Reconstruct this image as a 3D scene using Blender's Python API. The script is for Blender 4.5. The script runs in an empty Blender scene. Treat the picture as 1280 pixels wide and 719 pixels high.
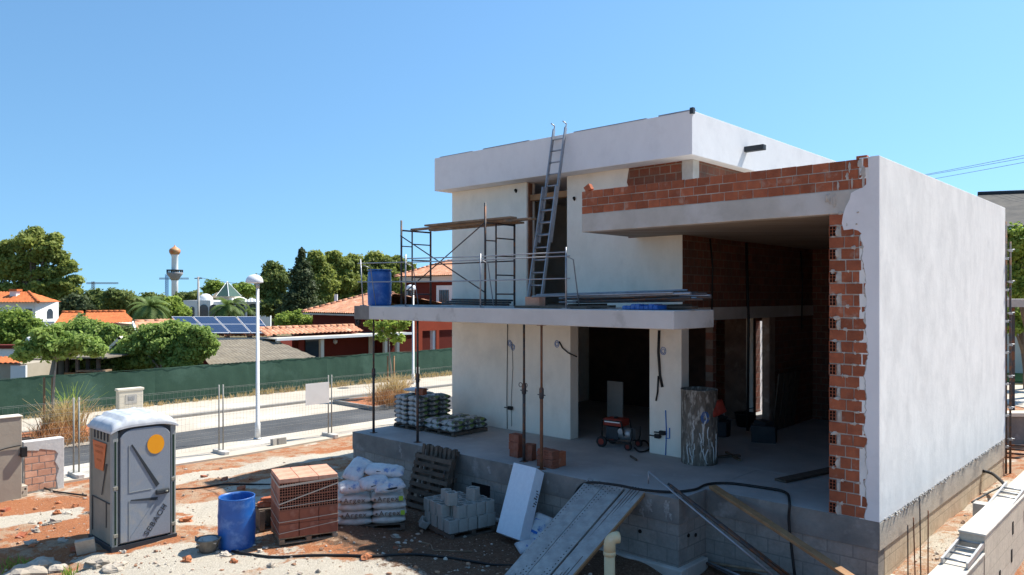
import bpy, math, random
import numpy as np
from mathutils import Vector, noise as mnoise
random.seed(7); RNG = np.random.default_rng(7)
sc = bpy.context.scene; COL = sc.collection
R = math.radians

# ------------------------------------------------------------------ camera, sky, sun, exposure
F, Y0, TH, H = 946.6, 370.09, 0.8211, 4.45
cam = bpy.data.cameras.new('camera'); camo = bpy.data.objects.new('camera', cam); COL.objects.link(camo)
camo.location = (0, 0, H); camo.rotation_euler = (R(90), 0, 0)
cam.sensor_width = 36; cam.lens = F / 1280 * 36; cam.shift_y = (Y0 - 359.5) / 1280
cam.clip_start = .1; cam.clip_end = 90000
sc.camera = camo

U2 = np.array([-math.sin(TH), math.cos(TH)]); V2 = np.array([math.cos(TH), math.sin(TH)])   # along the facade to the left / away along the side
P0 = np.array([5.6864, 11.7205]); FZ = 0.95                                                 # right front corner of the villa, floor height
KU, KV = .21, -.70                                                                          # shadow shift per metre of height in the villa's frame
SKY_BACK, SKY_FRONT, SKY_TINT = .72, .70, (.72, .965, 1.06)
kxy = KU * U2 + KV * V2
SUN = Vector((-kxy[0], -kxy[1], 1)).normalized()
SUN_ELEV = math.asin(SUN.z); SUN_AZ = math.atan2(SUN.x, SUN.y)
w = bpy.data.worlds.new('World'); sc.world = w; w.use_nodes = True
nt = w.node_tree; bg = nt.nodes['Background']
sky = nt.nodes.new('ShaderNodeTexSky'); sky.sky_type = 'NISHITA'; sky.sun_disc = False
sky.sun_elevation = SUN_ELEV; sky.sun_rotation = SUN_AZ
sky.altitude = 0; sky.air_density = 1.25; sky.dust_density = .35; sky.ozone_density = 2.6
# the low sky is lifted out of the yellow horizon band, and the sky behind the camera is raised to fill the shaded front
tc = nt.nodes.new('ShaderNodeTexCoord'); sx = nt.nodes.new('ShaderNodeSeparateXYZ'); nt.links.new(tc.outputs['Generated'], sx.inputs[0])
mr = nt.nodes.new('ShaderNodeMapRange'); mr.inputs[1].default_value = 0; mr.inputs[2].default_value = 1; mr.inputs[3].default_value = .17; mr.inputs[4].default_value = 1.1; nt.links.new(sx.outputs[2], mr.inputs[0])
cx = nt.nodes.new('ShaderNodeCombineXYZ'); nt.links.new(sx.outputs[0], cx.inputs[0]); nt.links.new(sx.outputs[1], cx.inputs[1]); nt.links.new(mr.outputs[0], cx.inputs[2])
nn = nt.nodes.new('ShaderNodeVectorMath'); nn.operation = 'NORMALIZE'; nt.links.new(cx.outputs[0], nn.inputs[0]); nt.links.new(nn.outputs[0], sky.inputs[0])
dt = nt.nodes.new('ShaderNodeVectorMath'); dt.operation = 'DOT_PRODUCT'; nt.links.new(tc.outputs['Generated'], dt.inputs[0]); dt.inputs[1].default_value = (.55, .835, 0)
fr = nt.nodes.new('ShaderNodeMapRange'); fr.inputs[1].default_value = -1; fr.inputs[2].default_value = 1; fr.inputs[3].default_value = SKY_BACK; fr.inputs[4].default_value = SKY_FRONT; nt.links.new(dt.outputs['Value'], fr.inputs[0])
vm = nt.nodes.new('ShaderNodeVectorMath'); vm.operation = 'SCALE'; nt.links.new(sky.outputs[0], vm.inputs[0]); nt.links.new(fr.outputs[0], vm.inputs['Scale'])
vt = nt.nodes.new('ShaderNodeVectorMath'); vt.operation = 'MULTIPLY'; nt.links.new(vm.outputs[0], vt.inputs[0]); vt.inputs[1].default_value = SKY_TINT
nt.links.new(vt.outputs[0], bg.inputs[0]); bg.inputs[1].default_value = .15
sun = bpy.data.lights.new('sun', 'SUN'); suno = bpy.data.objects.new('sun', sun); COL.objects.link(suno)
sun.energy = 5.0; sun.angle = R(.5); sun.color = (1, .955, .88)
suno.rotation_euler = SUN.to_track_quat('Z', 'Y').to_euler()
sc.view_settings.view_transform = 'Standard'; sc.view_settings.look = 'None'
sc.view_settings.exposure = 0.78; sc.view_settings.gamma = 1; sc.view_settings.use_curve_mapping = False
sc.cycles.use_denoising = True
sc.cycles.max_bounces = 8; sc.cycles.diffuse_bounces = 5; sc.cycles.transparent_max_bounces = 12

# ------------------------------------------------------------------ coordinates
def W(a, b, z): p = P0 + a * U2 + b * V2; return Vector((p[0], p[1], z))
def ab(x, y): d = np.array([x, y]) - P0; return float(d @ U2), float(d @ V2)
def at(px, py, Y): return Vector(((px - 640) / F * Y, Y, H - (py - Y0) * Y / F))
def gp(px, py, z=0.0): return at(px, py, F * (H - z) / (py - Y0))
def on_b(px, py, b):
    r = np.array([(px - 640) / F, 1.]); return at(px, py, float((b + P0 @ V2) / (r @ V2)))
def on_a(px, py, a):
    r = np.array([(px - 640) / F, 1.]); return at(px, py, float((a + P0 @ U2) / (r @ U2)))
EX = Vector((-U2[0], -U2[1], 0)); EY = Vector((V2[0], V2[1], 0)); EZ = Vector((0, 0, 1))
HOUSE_ROT = math.atan2(EX.y, EX.x)
def sstep(x, e0, e1):
    t = min(1, max(0, (x - e0) / (e1 - e0))); return t * t * (3 - 2 * t)
def fbm(x, y, s, o=4): return mnoise.fractal((x * s, y * s, 3.7), 1.0, 2.0, o)

# ------------------------------------------------------------------ mesh builder
class MB:
    def __init__(s): s.v = []; s.f = []; s.r = []; s.sm = []
    def quad(s, pts, r=None, smooth=False):
        n = len(s.v); s.v += [tuple(p) for p in pts]; s.f.append(tuple(range(n, n + len(pts))))
        s.r.append(random.random() if r is None else r); s.sm.append(smooth)
    def box(s, c, size, ax=None, r=None, jit=0):
        ax = ax or (Vector((1, 0, 0)), Vector((0, 1, 0)), EZ); c = Vector(c); n = len(s.v)
        for i in range(8):
            p = c + ax[0] * (size[0] / 2 * (1 if i & 1 else -1)) + ax[1] * (size[1] / 2 * (1 if i & 2 else -1)) + ax[2] * (size[2] / 2 * (1 if i & 4 else -1))
            if jit: p = p + Vector((random.uniform(-jit, jit), random.uniform(-jit, jit), random.uniform(-jit, jit)))
            s.v.append(tuple(p))
        rr = random.random() if r is None else r
        for q in ((0, 2, 3, 1), (4, 5, 7, 6), (0, 1, 5, 4), (2, 6, 7, 3), (0, 4, 6, 2), (1, 3, 7, 5)):
            s.f.append(tuple(n + k for k in q)); s.r.append(rr); s.sm.append(False)
        return s
    def hbox(s, a0, a1, b0, b1, z0, z1, r=None):            # box in the villa's frame, heights above its floor
        return s.gbox(a0, a1, b0, b1, z0 + FZ, z1 + FZ, r)
    def gbox(s, a0, a1, b0, b1, z0, z1, r=None):            # the same with heights above the ground datum
        c = W((a0 + a1) / 2, (b0 + b1) / 2, (z0 + z1) / 2)
        return s.box(c, (abs(a1 - a0), abs(b1 - b0), abs(z1 - z0)), (EX, EY, EZ), r)
    def ring(s, pts_list, close_ends=True, smooth=True, r=None):
        rr = random.random() if r is None else r; m = len(pts_list[0]); n0 = len(s.v)
        for ring in pts_list: s.v += [tuple(p) for p in ring]
        for i in range(len(pts_list) - 1):
            for k in range(m):
                a = n0 + i * m + k; b = n0 + i * m + (k + 1) % m
                s.f.append((a, b, b + m, a + m)); s.r.append(rr); s.sm.append(smooth)
        if close_ends:
            s.f.append(tuple(n0 + k for k in reversed(range(m)))); s.r.append(rr); s.sm.append(False)
            e = n0 + (len(pts_list) - 1) * m; s.f.append(tuple(e + k for k in range(m))); s.r.append(rr); s.sm.append(False)
        return s
    def tube(s, path, rad, n=8, r=None, caps=True):
        path = [Vector(p) for p in path]; rads = rad if isinstance(rad, (list, tuple)) else [rad] * len(path); rings = []
        ref = None
        for i, p in enumerate(path):
            d = (path[min(i + 1, len(path) - 1)] - path[max(i - 1, 0)]).normalized()
            if ref is None: ref = Vector((0, 0, 1)) if abs(d.z) < .9 else Vector((1, 0, 0))
            x = ref - d * ref.dot(d)
            if x.length < 1e-4: x = d.orthogonal()
            x.normalize(); y = d.cross(x); ref = x
            rings.append([p + x * (rads[i] * math.cos(2 * math.pi * k / n)) + y * (rads[i] * math.sin(2 * math.pi * k / n)) for k in range(n)])
        return s.ring(rings, caps, n > 5, r)
    def lathe(s, c, prof, n=24, r=None, caps=True):
        c = Vector(c)
        return s.ring([[c + Vector((q * math.cos(2 * math.pi * k / n), q * math.sin(2 * math.pi * k / n), z)) for k in range(n)] for q, z in prof], caps, True, r)
    def prism(s, pts, ext, r=None):                         # closed outline pts extruded by vector ext
        ext = Vector(ext); rr = random.random() if r is None else r; n = len(s.v); m = len(pts)
        s.v += [tuple(Vector(p)) for p in pts] + [tuple(Vector(p) + ext) for p in pts]
        fs = [tuple(n + k for k in range(m)), tuple(n + m + k for k in reversed(range(m)))] + [(n + k, n + m + k, n + m + (k + 1) % m, n + (k + 1) % m) for k in range(m)]
        for q in fs: s.f.append(q); s.r.append(rr); s.sm.append(False)
        return s
    def blob(s, c, size, seed, n=7, m=10, amp=.22, r=None):
        c = Vector(c); rings = []
        for i in range(n + 1):
            th = math.pi * (i + .02) / (n + .04); ring = []
            for k in range(m):
                ph = 2 * math.pi * k / m; d = Vector((math.sin(th) * math.cos(ph), math.sin(th) * math.sin(ph), math.cos(th)))
                q = 1 + amp * mnoise.noise(d * 1.6 + Vector((seed * 3.1, seed * 1.7, 0)))*2
                ring.append(c + Vector((d.x * size[0] * q, d.y * size[1] * q, d.z * size[2] * q)))
            rings.append(ring)
        return s.ring(rings, True, False, r)

def wloc(o):
    p = Vector(o.location)
    while o.parent: o = o.parent; p = p + Vector(o.location)
    return p
def obj(name, mb, mat, parent=None, loc=None, bevel=0, label=None):
    me = bpy.data.meshes.new(name)
    org = wloc(parent) if parent else Vector(loc) if loc is not None else Vector((0, 0, 0))
    me.from_pydata([(p[0] - org.x, p[1] - org.y, p[2] - org.z) for p in mb.v], [], mb.f)
    me.polygons.foreach_set('use_smooth', mb.sm)
    at_ = me.attributes.new('rnd', 'FLOAT', 'FACE'); at_.data.foreach_set('value', mb.r)
    me.materials.append(mat); me.update()
    o = bpy.data.objects.new(name, me); COL.objects.link(o)
    if parent: o.parent = parent
    elif loc is not None: o.location = loc
    if bevel:
        m = o.modifiers.new('soft_edges', 'BEVEL'); m.width = bevel; m.segments = 2; m.limit_method = 'ANGLE'; m.angle_limit = R(40)
    if label: o['label'] = label
    return o
def tag(o, label, cat, group=None):
    o['label'] = label; o['category'] = cat
    if group: o['group'] = group
    return o
def thing(name, label, cat, loc, group=None):
    o = bpy.data.objects.new(name, None); COL.objects.link(o); o.location = loc; o.empty_display_size = .2
    return tag(o, label, cat, group)
def solid(name, mb, mat, label, cat, loc, group=None, bevel=0): return tag(obj(name, mb, mat, None, loc, bevel), label, cat, group)
def struct(o, kind='structure'): o['kind'] = kind; return o
def dup(root, loc, rotz=0, label=None, group=None):
    def cp(o, par):
        c = o.copy(); COL.objects.link(c)
        if par: c.parent = par
        for ch in [x for x in bpy.data.objects if x.parent == o]: cp(ch, c)
        return c
    r_ = cp(root, None); r_.location = loc; r_.rotation_euler = (root.rotation_euler[0], root.rotation_euler[1], rotz)
    if label: r_['label'] = label
    if group: r_['group'] = group
    return r_
def text(name, body, size, loc, xdir, ydir, mat, parent, ext=.002):
    cu = bpy.data.curves.new(name, 'FONT'); cu.body = body; cu.size = size; cu.extrude = ext; cu.offset = size * .008; cu.align_x = 'CENTER'; cu.align_y = 'CENTER'
    cu.space_character = 1.28; tmp = bpy.data.objects.new(name, cu); COL.objects.link(tmp)
    me = bpy.data.meshes.new_from_object(tmp.evaluated_get(bpy.context.evaluated_depsgraph_get())); bpy.data.objects.remove(tmp); bpy.data.curves.remove(cu)
    me.name = name; me.materials.clear(); me.materials.append(mat); o = bpy.data.objects.new(name, me); COL.objects.link(o)
    x = Vector(xdir).normalized(); y = Vector(ydir).normalized(); z = x.cross(y)
    from mathutils import Matrix
    o.rotation_euler = Matrix((x, y, z)).transposed().to_euler()
    o.location = Vector(loc) - (wloc(parent) if parent else Vector((0, 0, 0)))
    if parent: o.parent = parent
    return o

# ------------------------------------------------------------------ materials
def new_mat(name):
    m = bpy.data.materials.new(name); m.use_nodes = True
    return m, m.node_tree.nodes, m.node_tree.links, m.node_tree.nodes['Principled BSDF']
def mixc(N, L, fac, a, b, blend='MIX'):
    x = N.new('ShaderNodeMix'); x.data_type = 'RGBA'; x.blend_type = blend
    for s_, val in ((x.inputs[0], fac), (x.inputs[6], a), (x.inputs[7], b)):
        if hasattr(val, 'is_linked'): L.new(val, s_)
        elif isinstance(val, (int, float)): s_.default_value = val
        else: s_.default_value = (*val[:3], 1)
    return x.outputs[2]
def ramp(N, L, src, lo, hi):
    x = N.new('ShaderNodeMapRange'); x.inputs[1].default_value = lo; x.inputs[2].default_value = hi; L.new(src, x.inputs[0]); return x.outputs[0]
def noise_tex(N, L, vec, scale, detail=5, rough=.6):
    x = N.new('ShaderNodeTexNoise'); x.inputs['Scale'].default_value = scale; x.inputs['Detail'].default_value = detail; x.inputs['Roughness'].default_value = rough
    L.new(vec, x.inputs['Vector']); return x.outputs[0]
def coords(N, L, scale=(1, 1, 1), rot=(0, 0, 0)):
    t = N.new('ShaderNodeTexCoord'); mp = N.new('ShaderNodeMapping'); mp.inputs['Scale'].default_value = scale; mp.inputs['Rotation'].default_value = rot
    L.new(t.outputs['Object'], mp.inputs[0]); return mp.outputs[0]
def bumpn(N, L, b, src, st, dist=.02):
    x = N.new('ShaderNodeBump'); x.inputs['Strength'].default_value = st; x.inputs['Distance'].default_value = dist; L.new(src, x.inputs['Height']); L.new(x.outputs[0], b.inputs['Normal'])
def mat(name, c1, c2=None, scale=3, lo=.35, hi=.65, rough=.8, metal=0, bump=.3, bscale=None, stretch=(1, 1, 1), rnd=0, c3=None, s3=.8, lo3=.55, hi3=.7, bdist=.02, spec=.3):
    m, N, L, b = new_mat(name); v = coords(N, L, stretch); c2 = c2 or tuple(x * .75 for x in c1)
    n1 = noise_tex(N, L, v, scale); col = mixc(N, L, ramp(N, L, n1, lo, hi), c1, c2)
    if c3: col = mixc(N, L, ramp(N, L, noise_tex(N, L, v, s3, 6, .65), lo3, hi3), col, c3)
    if rnd:
        a = N.new('ShaderNodeAttribute'); a.attribute_name = 'rnd'; hs = N.new('ShaderNodeHueSaturation')
        L.new(ramp_out(N, L, a.outputs['Fac'], 1 - rnd, 1 + rnd), hs.inputs['Value']); L.new(col, hs.inputs['Color']); col = hs.outputs[0]
    L.new(col, b.inputs['Base Color']); b.inputs['Roughness'].default_value = rough; b.inputs['Metallic'].default_value = metal
    b.inputs['Specular IOR Level'].default_value = spec
    if bump: bumpn(N, L, b, noise_tex(N, L, v, bscale or scale * 6, 6, .7), bump, bdist)
    return m
def ramp_out(N, L, src, lo, hi):
    x = N.new('ShaderNodeMapRange'); x.inputs[3].default_value = lo; x.inputs[4].default_value = hi; L.new(src, x.inputs[0]); return x.outputs[0]
def brick_mat(name, c1, c2, mortar, bw, bh, axis='front', msize=.012, stain=None, off=.5):
    m, N, L, b = new_mat(name); t = N.new('ShaderNodeTexCoord'); mp = N.new('ShaderNodeMapping'); mp.inputs['Rotation'].default_value = (0, 0, -HOUSE_ROT)
    L.new(t.outputs['Object'], mp.inputs[0]); sp = N.new('ShaderNodeSeparateXYZ'); L.new(mp.outputs[0], sp.inputs[0]); cb = N.new('ShaderNodeCombineXYZ')
    L.new(sp.outputs[0 if axis == 'front' else 1], cb.inputs[0]); L.new(sp.outputs[2], cb.inputs[1])
    br = N.new('ShaderNodeTexBrick'); L.new(cb.outputs[0], br.inputs[0]); br.offset = off
    br.inputs['Scale'].default_value = 1; br.inputs['Brick Width'].default_value = bw; br.inputs['Row Height'].default_value = bh
    br.inputs['Mortar Size'].default_value = msize; br.inputs['Mortar Smooth'].default_value = .1; br.inputs['Bias'].default_value = 0
    br.inputs['Color1'].default_value = (*c1, 1); br.inputs['Color2'].default_value = (*c2, 1); br.inputs['Mortar'].default_value = (*mortar, 1)
    n1 = noise_tex(N, L, mp.outputs[0], 2.2, 7, .7)
    col = mixc(N, L, ramp(N, L, n1, .42, .75), br.outputs[0], stain or mortar)
    n2 = noise_tex(N, L, mp.outputs[0], 14, 5, .7); col = mixc(N, L, .3, col, n2, 'OVERLAY')
    L.new(col, b.inputs['Base Color']); b.inputs['Roughness'].default_value = .9; b.inputs['Specular IOR Level'].default_value = .2
    mm = N.new('ShaderNodeMath'); mm.operation = 'SUBTRACT'; L.new(n2, mm.inputs[0]); L.new(br.outputs[1], mm.inputs[1]); bumpn(N, L, b, mm.outputs[0], .5, .012)
    return m
M = {}
def plaster(name, c, c2, streak=.5, bump=.25, s=1.1):
    m, N, L, b = new_mat(name); v = coords(N, L); vs = coords(N, L, (1.5, 1.5, .75))
    col = mixc(N, L, ramp(N, L, noise_tex(N, L, vs, 1.6, 6, .65), .35, .72), c, c2)
    col = mixc(N, L, ramp(N, L, noise_tex(N, L, v, s, 7, .7), .5, .8), col, tuple(x * .9 for x in c2))
    L.new(col, b.inputs['Base Color']); b.inputs['Roughness'].default_value = .92; b.inputs['Specular IOR Level'].default_value = .15
    ad = N.new('ShaderNodeMath'); ad.operation = 'MULTIPLY_ADD'; L.new(noise_tex(N, L, v, 1.7, 4, .6), ad.inputs[0]); ad.inputs[1].default_value = 2.0; L.new(noise_tex(N, L, v, 9, 8, .75), ad.inputs[2]); bumpn(N, L, b, ad.outputs[0], bump, .02); return m
M['plaster'] = plaster('white_plaster', (.86, .80, .69), (.77, .715, .61))
M['plaster_side'] = plaster('white_plaster_side', (.83, .815, .77), (.70, .69, .655), bump=.18, s=1.4)
M['band'] = plaster('white_band_plaster', (.76, .75, .745), (.71, .70, .70), bump=.12)
M['concrete'] = mat('grey_concrete', (.50, .47, .42), (.40, .375, .335), 1.6, rough=.9, bump=.35, bscale=22, c3=(.54, .52, .49), s3=.7, lo3=.48, hi3=.62)
M['concrete_fresh'] = mat('pale_concrete_band', (.60, .58, .55), (.52, .50, .475), 1.2, rough=.9, bump=.3, bscale=25, c3=(.33, .315, .29), s3=.9, lo3=.58, hi3=.70)
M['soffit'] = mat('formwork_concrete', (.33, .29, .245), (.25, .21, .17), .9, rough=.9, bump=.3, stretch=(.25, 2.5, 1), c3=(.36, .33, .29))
M['floor'] = mat('cement_floor', (.42, .41, .395), (.31, .305, .295), 1.1, rough=.85, bump=.25, bscale=30, c3=(.44, .44, .44), s3=2.2, lo3=.55, hi3=.75)
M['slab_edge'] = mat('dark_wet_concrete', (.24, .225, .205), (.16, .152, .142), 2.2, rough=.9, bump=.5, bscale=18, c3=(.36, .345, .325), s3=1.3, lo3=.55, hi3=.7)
M['slab_side'] = mat('sunlit_concrete', (.54, .47, .38), (.44, .385, .31), 2.0, rough=.9, bump=.4, bscale=18, c3=(.28, .25, .22), s3=1.6, lo3=.56, hi3=.72)  # sunlight on the side band put into its colour
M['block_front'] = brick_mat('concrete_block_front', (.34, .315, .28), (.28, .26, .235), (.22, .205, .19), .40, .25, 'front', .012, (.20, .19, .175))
M['block_side'] = brick_mat('sunlit_block_side', (.60, .50, .365), (.54, .45, .33), (.42, .35, .26), .42, .25, 'side', .010, (.42, .33, .23))  # lit copy of the front blocks, sunlight put into the colour
M['brick'] = mat('terracotta_brick', (.37, .115, .055), (.27, .082, .042), 6, rough=.95, bump=.6, bscale=45, rnd=.20, c3=(.40, .255, .19), s3=3.2, lo3=.57, hi3=.72)
M['brick_pale'] = mat('new_hollow_brick', (.60, .34, .235), (.50, .25, .165), 6, rough=.85, bump=.15, rnd=.12)
M['brick_dull'] = mat('dull_smooth_brick', (.27, .095, .055), (.22, .075, .045), 4, rough=.85, bump=.2, c3=(.34, .16, .11), s3=3, lo3=.55, hi3=.75)
M['brick_cell'] = mat('open_cell_brick', (.40, .17, .105), (.32, .125, .078), 6, rough=.9, bump=.2, rnd=.12)
M['mortar'] = mat('mortar', (.50, .47, .42), (.41, .38, .335), 9, rough=.95, bump=.6, bscale=30)
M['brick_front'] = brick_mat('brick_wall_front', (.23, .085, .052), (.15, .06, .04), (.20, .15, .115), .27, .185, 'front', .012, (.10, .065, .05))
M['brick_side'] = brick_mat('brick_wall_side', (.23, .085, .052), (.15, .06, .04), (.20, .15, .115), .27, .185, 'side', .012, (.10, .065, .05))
M['black'] = mat('black_rubber', (.012, .012, .013), (.02, .02, .02), 5, rough=.55, bump=.1)
M['hole'] = mat('void_shade', (.006, .005, .005), (.01, .009, .008), 5, rough=1, bump=0)  # near black stands for the shade inside holes and openings
M['wood'] = mat('weathered_timber', (.30, .205, .13), (.20, .135, .085), 5, rough=.85, bump=.4, stretch=(1, 1, 1), c3=(.38, .30, .22), s3=2, rnd=.2)
M['wood_dark'] = mat('dark_pallet_timber', (.135, .10, .075), (.085, .065, .05), 6, rough=.9, bump=.4, rnd=.25)
M['wood_rust'] = mat('orange_timber', (.36, .20, .095), (.25, .135, .065), 4, rough=.8, bump=.3)
M['steel'] = mat('galvanised_steel', (.42, .43, .44), (.33, .335, .34), 6, rough=.45, metal=.7, bump=.1)
M['steel_dark'] = mat('dark_scaffold_steel', (.055, .055, .062), (.09, .075, .065), 9, rough=.55, metal=.3, bump=.2, c3=(.20, .085, .04), s3=5, lo3=.50, hi3=.62)
M['rust'] = mat('rusty_steel', (.26, .11, .055), (.16, .075, .045), 8, rough=.85, metal=.1, bump=.3)
M['fence_wire'] = mat('dull_fence_wire', (.30, .30, .27), (.24, .24, .22), 6, rough=.8, bump=0)
M['ramp'] = mat('dusty_metal_plank', (.40, .39, .37), (.28, .275, .265), 5, rough=.7, metal=.1, bump=.3, c3=(.47, .44, .40), s3=3)
M['alu'] = mat('dull_aluminium', (.36, .37, .39), (.28, .285, .30), 6, rough=.45, metal=.6, bump=.1)
M['blue'] = mat('blue_plastic', (.012, .105, .38), (.01, .08, .30), 3, rough=.42, bump=.05, c3=(.13, .25, .50), s3=4, lo3=.52, hi3=.78, spec=.5)
M['white_plastic'] = mat('white_plastic', (.74, .75, .77), (.66, .68, .71), 4, rough=.5, bump=.1)
M['foam'] = mat('white_polystyrene', (.70, .75, .80), (.64, .69, .75), 12, rough=.8, bump=.3, bscale=90)
M['asphalt'] = mat('asphalt', (.075, .077, .08), (.055, .056, .058), 1.4, rough=.85, bump=.5, bscale=60, stretch=(1, 1, 1), c3=(.12, .12, .12), s3=.35, lo3=.5, hi3=.7)
M['pave'] = mat('pale_pavement', (.49, .43, .345), (.43, .37, .295), .9, rough=.9, bump=.3, bscale=25, c3=(.53, .48, .41), s3=.3, lo3=.5, hi3=.65)
M['kerb'] = mat('kerb_stone', (.30, .285, .26), (.24, .225, .205), 3, rough=.9)
M['screen'] = mat('green_shade_net', (.042, .092, .062), (.030, .070, .047), .7, rough=.85, bump=.35, bscale=5, c3=(.07, .135, .098), s3=.35, lo3=.5, hi3=.65)
M['white_paint'] = mat('white_paint', (.78, .775, .75), (.72, .715, .69), 2, rough=.6, bump=.05)
M['glass'] = mat('window_glass', (.05, .07, .10), (.03, .045, .07), 1, rough=.08, bump=0, spec=.8)
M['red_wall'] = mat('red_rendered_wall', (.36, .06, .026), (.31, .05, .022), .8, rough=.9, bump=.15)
M['red_shade'] = mat('dark_shaded_red', (.15, .022, .013), (.12, .018, .011), .8, rough=.9, bump=.15)  # red darkened to carry the veranda's shade on the villa walls
M['tile'] = mat('clay_tile', (.56, .265, .15), (.47, .21, .115), 1.5, rough=.85, bump=.25, rnd=.22, c3=(.60, .41, .29), s3=2.5, lo3=.52, hi3=.72)
M['tile_orange'] = mat('orange_clay_tile', (.56, .165, .05), (.48, .135, .042), 1.5, rough=.85, bump=.2, rnd=.15)
M['fibro'] = mat('fibre_cement', (.22, .185, .135), (.16, .135, .10), 1.8, rough=.95, bump=.4, c3=(.27, .24, .19), s3=3)
M['cream'] = mat('cream_render', (.70, .63, .51), (.62, .56, .45), .7, rough=.9, bump=.1)
M['solar'] = None
M['ptl'] = mat('grey_moulded_plastic', (.235, .262, .30), (.21, .235, .27), 40, rough=.55, bump=.1, bscale=160, spec=.4, c3=(.30, .29, .27), s3=4, lo3=.54, hi3=.74)
M['ptl_side'] = mat('grey_green_plastic', (.27, .255, .205), (.22, .21, .17), 3, rough=.6, bump=.08, spec=.4)
M['ptl_post'] = mat('pale_grey_plastic', (.30, .315, .30), (.26, .275, .26), 4, rough=.55, bump=.05, spec=.4)
M['ptl_dark'] = mat('dark_plastic', (.035, .042, .05), (.03, .035, .04), 4, rough=.6, bump=0)
M['ptl_green'] = mat('dark_green_slot', (.01, .035, .02), (.012, .03, .018), 4, rough=.7, bump=0)
M['ptl_roof'] = mat('white_translucent_plastic', (.54, .555, .57), (.42, .44, .465), 7, rough=.4, bump=.06, spec=.4, c3=(.47, .43, .38), s3=3, lo3=.58, hi3=.75)
M['orange'] = mat('orange_sticker', (.80, .33, .012), (.76, .29, .012), 3, rough=.5, bump=0)
M['orange_red'] = mat('orange_red_sticker', (.62, .17, .05), (.54, .13, .04), 6, rough=.5, bump=0)
M['lettering'] = mat('dark_lettering', (.045, .05, .058), (.04, .045, .05), 4, rough=.6, bump=0)
M['lettering_brown'] = mat('brown_lettering', (.17, .125, .095), (.14, .10, .08), 4, rough=.7, bump=0)
M['bag'] = mat('white_bag_film', (.56, .53, .48), (.43, .405, .37), 6, rough=.38, bump=.5, bscale=14, bdist=.03, spec=.5)
M['bag_blue'] = mat('white_blue_bag_film', (.68, .68, .67), (.50, .53, .57), 7, rough=.3, bump=.9, bscale=13, bdist=.05, c3=(.14, .24, .46), s3=3.4, lo3=.58, hi3=.63, spec=.5)
M['bag_grey'] = mat('grey_green_cement_bag', (.40, .41, .40), (.055, .06, .07), 4.5, lo=.46, hi=.54, rough=.6, bump=.4, bscale=14, c3=(.13, .21, .055), s3=6, lo3=.57, hi3=.61)
M['lime'] = mat('lime_green_print', (.36, .50, .04), (.32, .45, .04), 4, rough=.5, bump=0)
M['cblock'] = mat('pale_grey_block', (.37, .35, .315), (.31, .295, .265), 6, rough=.95, bump=.5, bscale=50, rnd=.12)
M['rock'] = mat('pale_rubble_stone', (.44, .385, .315), (.33, .28, .225), 5, rough=.95, bump=.6, bscale=16, rnd=.25)
M['clay_lump'] = mat('red_clay_lump', (.46, .175, .075), (.36, .13, .06), 6, rough=.95, bump=.6)
M['bark'] = mat('bark', (.16, .12, .085), (.11, .085, .06), 8, rough=.95, bump=.6)
M['pale_bark'] = mat('pale_bark', (.36, .31, .25), (.28, .24, .19), 8, rough=.95, bump=.4)
M['red_paint'] = mat('worn_red_paint', (.30, .035, .02), (.20, .03, .02), 8, rough=.5, bump=.1)
M['strap'] = mat('dusty_strap', (.50, .43, .35), (.42, .36, .29), 8, rough=.6, bump=0)
M['pvc'] = mat('cream_pvc_pipe', (.66, .55, .33), (.58, .47, .27), 3, rough=.4, bump=.03, c3=(.70, .66, .55), s3=2)
M['splat'] = mat('paint_spattered_steel', (.20, .17, .135), (.09, .08, .068), 6, rough=.85, bump=.5, c3=(.40, .37, .32), s3=5.5, lo3=.52, hi3=.62, stretch=(2, 2, .6))
M['spray'] = mat('blue_spray_paint', (.03, .16, .48), (.03, .14, .42), 4, rough=.8, bump=0)
M['old_splash'] = mat('thin_lime_splash', (.36, .35, .335), (.22, .21, .195), 26, rough=.95, bump=.4)
M['white_splash'] = mat('white_plaster_splash', (.62, .61, .58), (.52, .51, .49), 12, rough=.95, bump=.4)
def leaf_mat(name, c1, c2, transl=.35):
    m, N, L, b = new_mat(name); a = N.new('ShaderNodeAttribute'); a.attribute_name = 'rnd'; v = coords(N, L)
    col = mixc(N, L, a.outputs['Fac'], c1, c2); n = noise_tex(N, L, v, .55, 3); col = mixc(N, L, ramp(N, L, n, .4, .65), col, mixc(N, L, .5, c2, (c2[0] * 1.25, c2[1] * 1.12, c2[2])))
    L.new(col, b.inputs['Base Color']); b.inputs['Roughness'].default_value = .6; b.inputs['Specular IOR Level'].default_value = .25
    t = N.new('ShaderNodeBsdfTranslucent'); L.new(col, t.inputs[0]); x = N.new('ShaderNodeMixShader'); x.inputs[0].default_value = transl
    L.new(b.outputs[0], x.inputs[1]); L.new(t.outputs[0], x.inputs[2]); L.new(x.outputs[0], N['Material Output'].inputs[0]); return m
M['leaf_pine'] = leaf_mat('pine_needles', (.15, .19, .045), (.32, .37, .09), 0.5)
M['leaf_dark'] = leaf_mat('dark_needles', (.045, .065, .03), (.09, .12, .05), 0.35)
M['leaf_mid'] = leaf_mat('mid_green_leaves', (.13, .22, .04), (.30, .40, .08), 0.5)
M['leaf_fig'] = leaf_mat('fig_leaves', (.14, .24, .05), (.34, .45, .12), 0.55)
M['leaf_light'] = leaf_mat('light_green_leaves', (.20, .30, .05), (.38, .48, .10), 0.55)
M['leaf_palm'] = leaf_mat('palm_leaflets', (.06, .11, .03), (.17, .25, .07), .35)
M['leaf_olive'] = leaf_mat('forest_leaves', (.095, .14, .038), (.21, .26, .075), 0.45)
M['dry_grass'] = leaf_mat('dry_grass_blades', (.42, .29, .12), (.56, .44, .22), .4)
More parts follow.
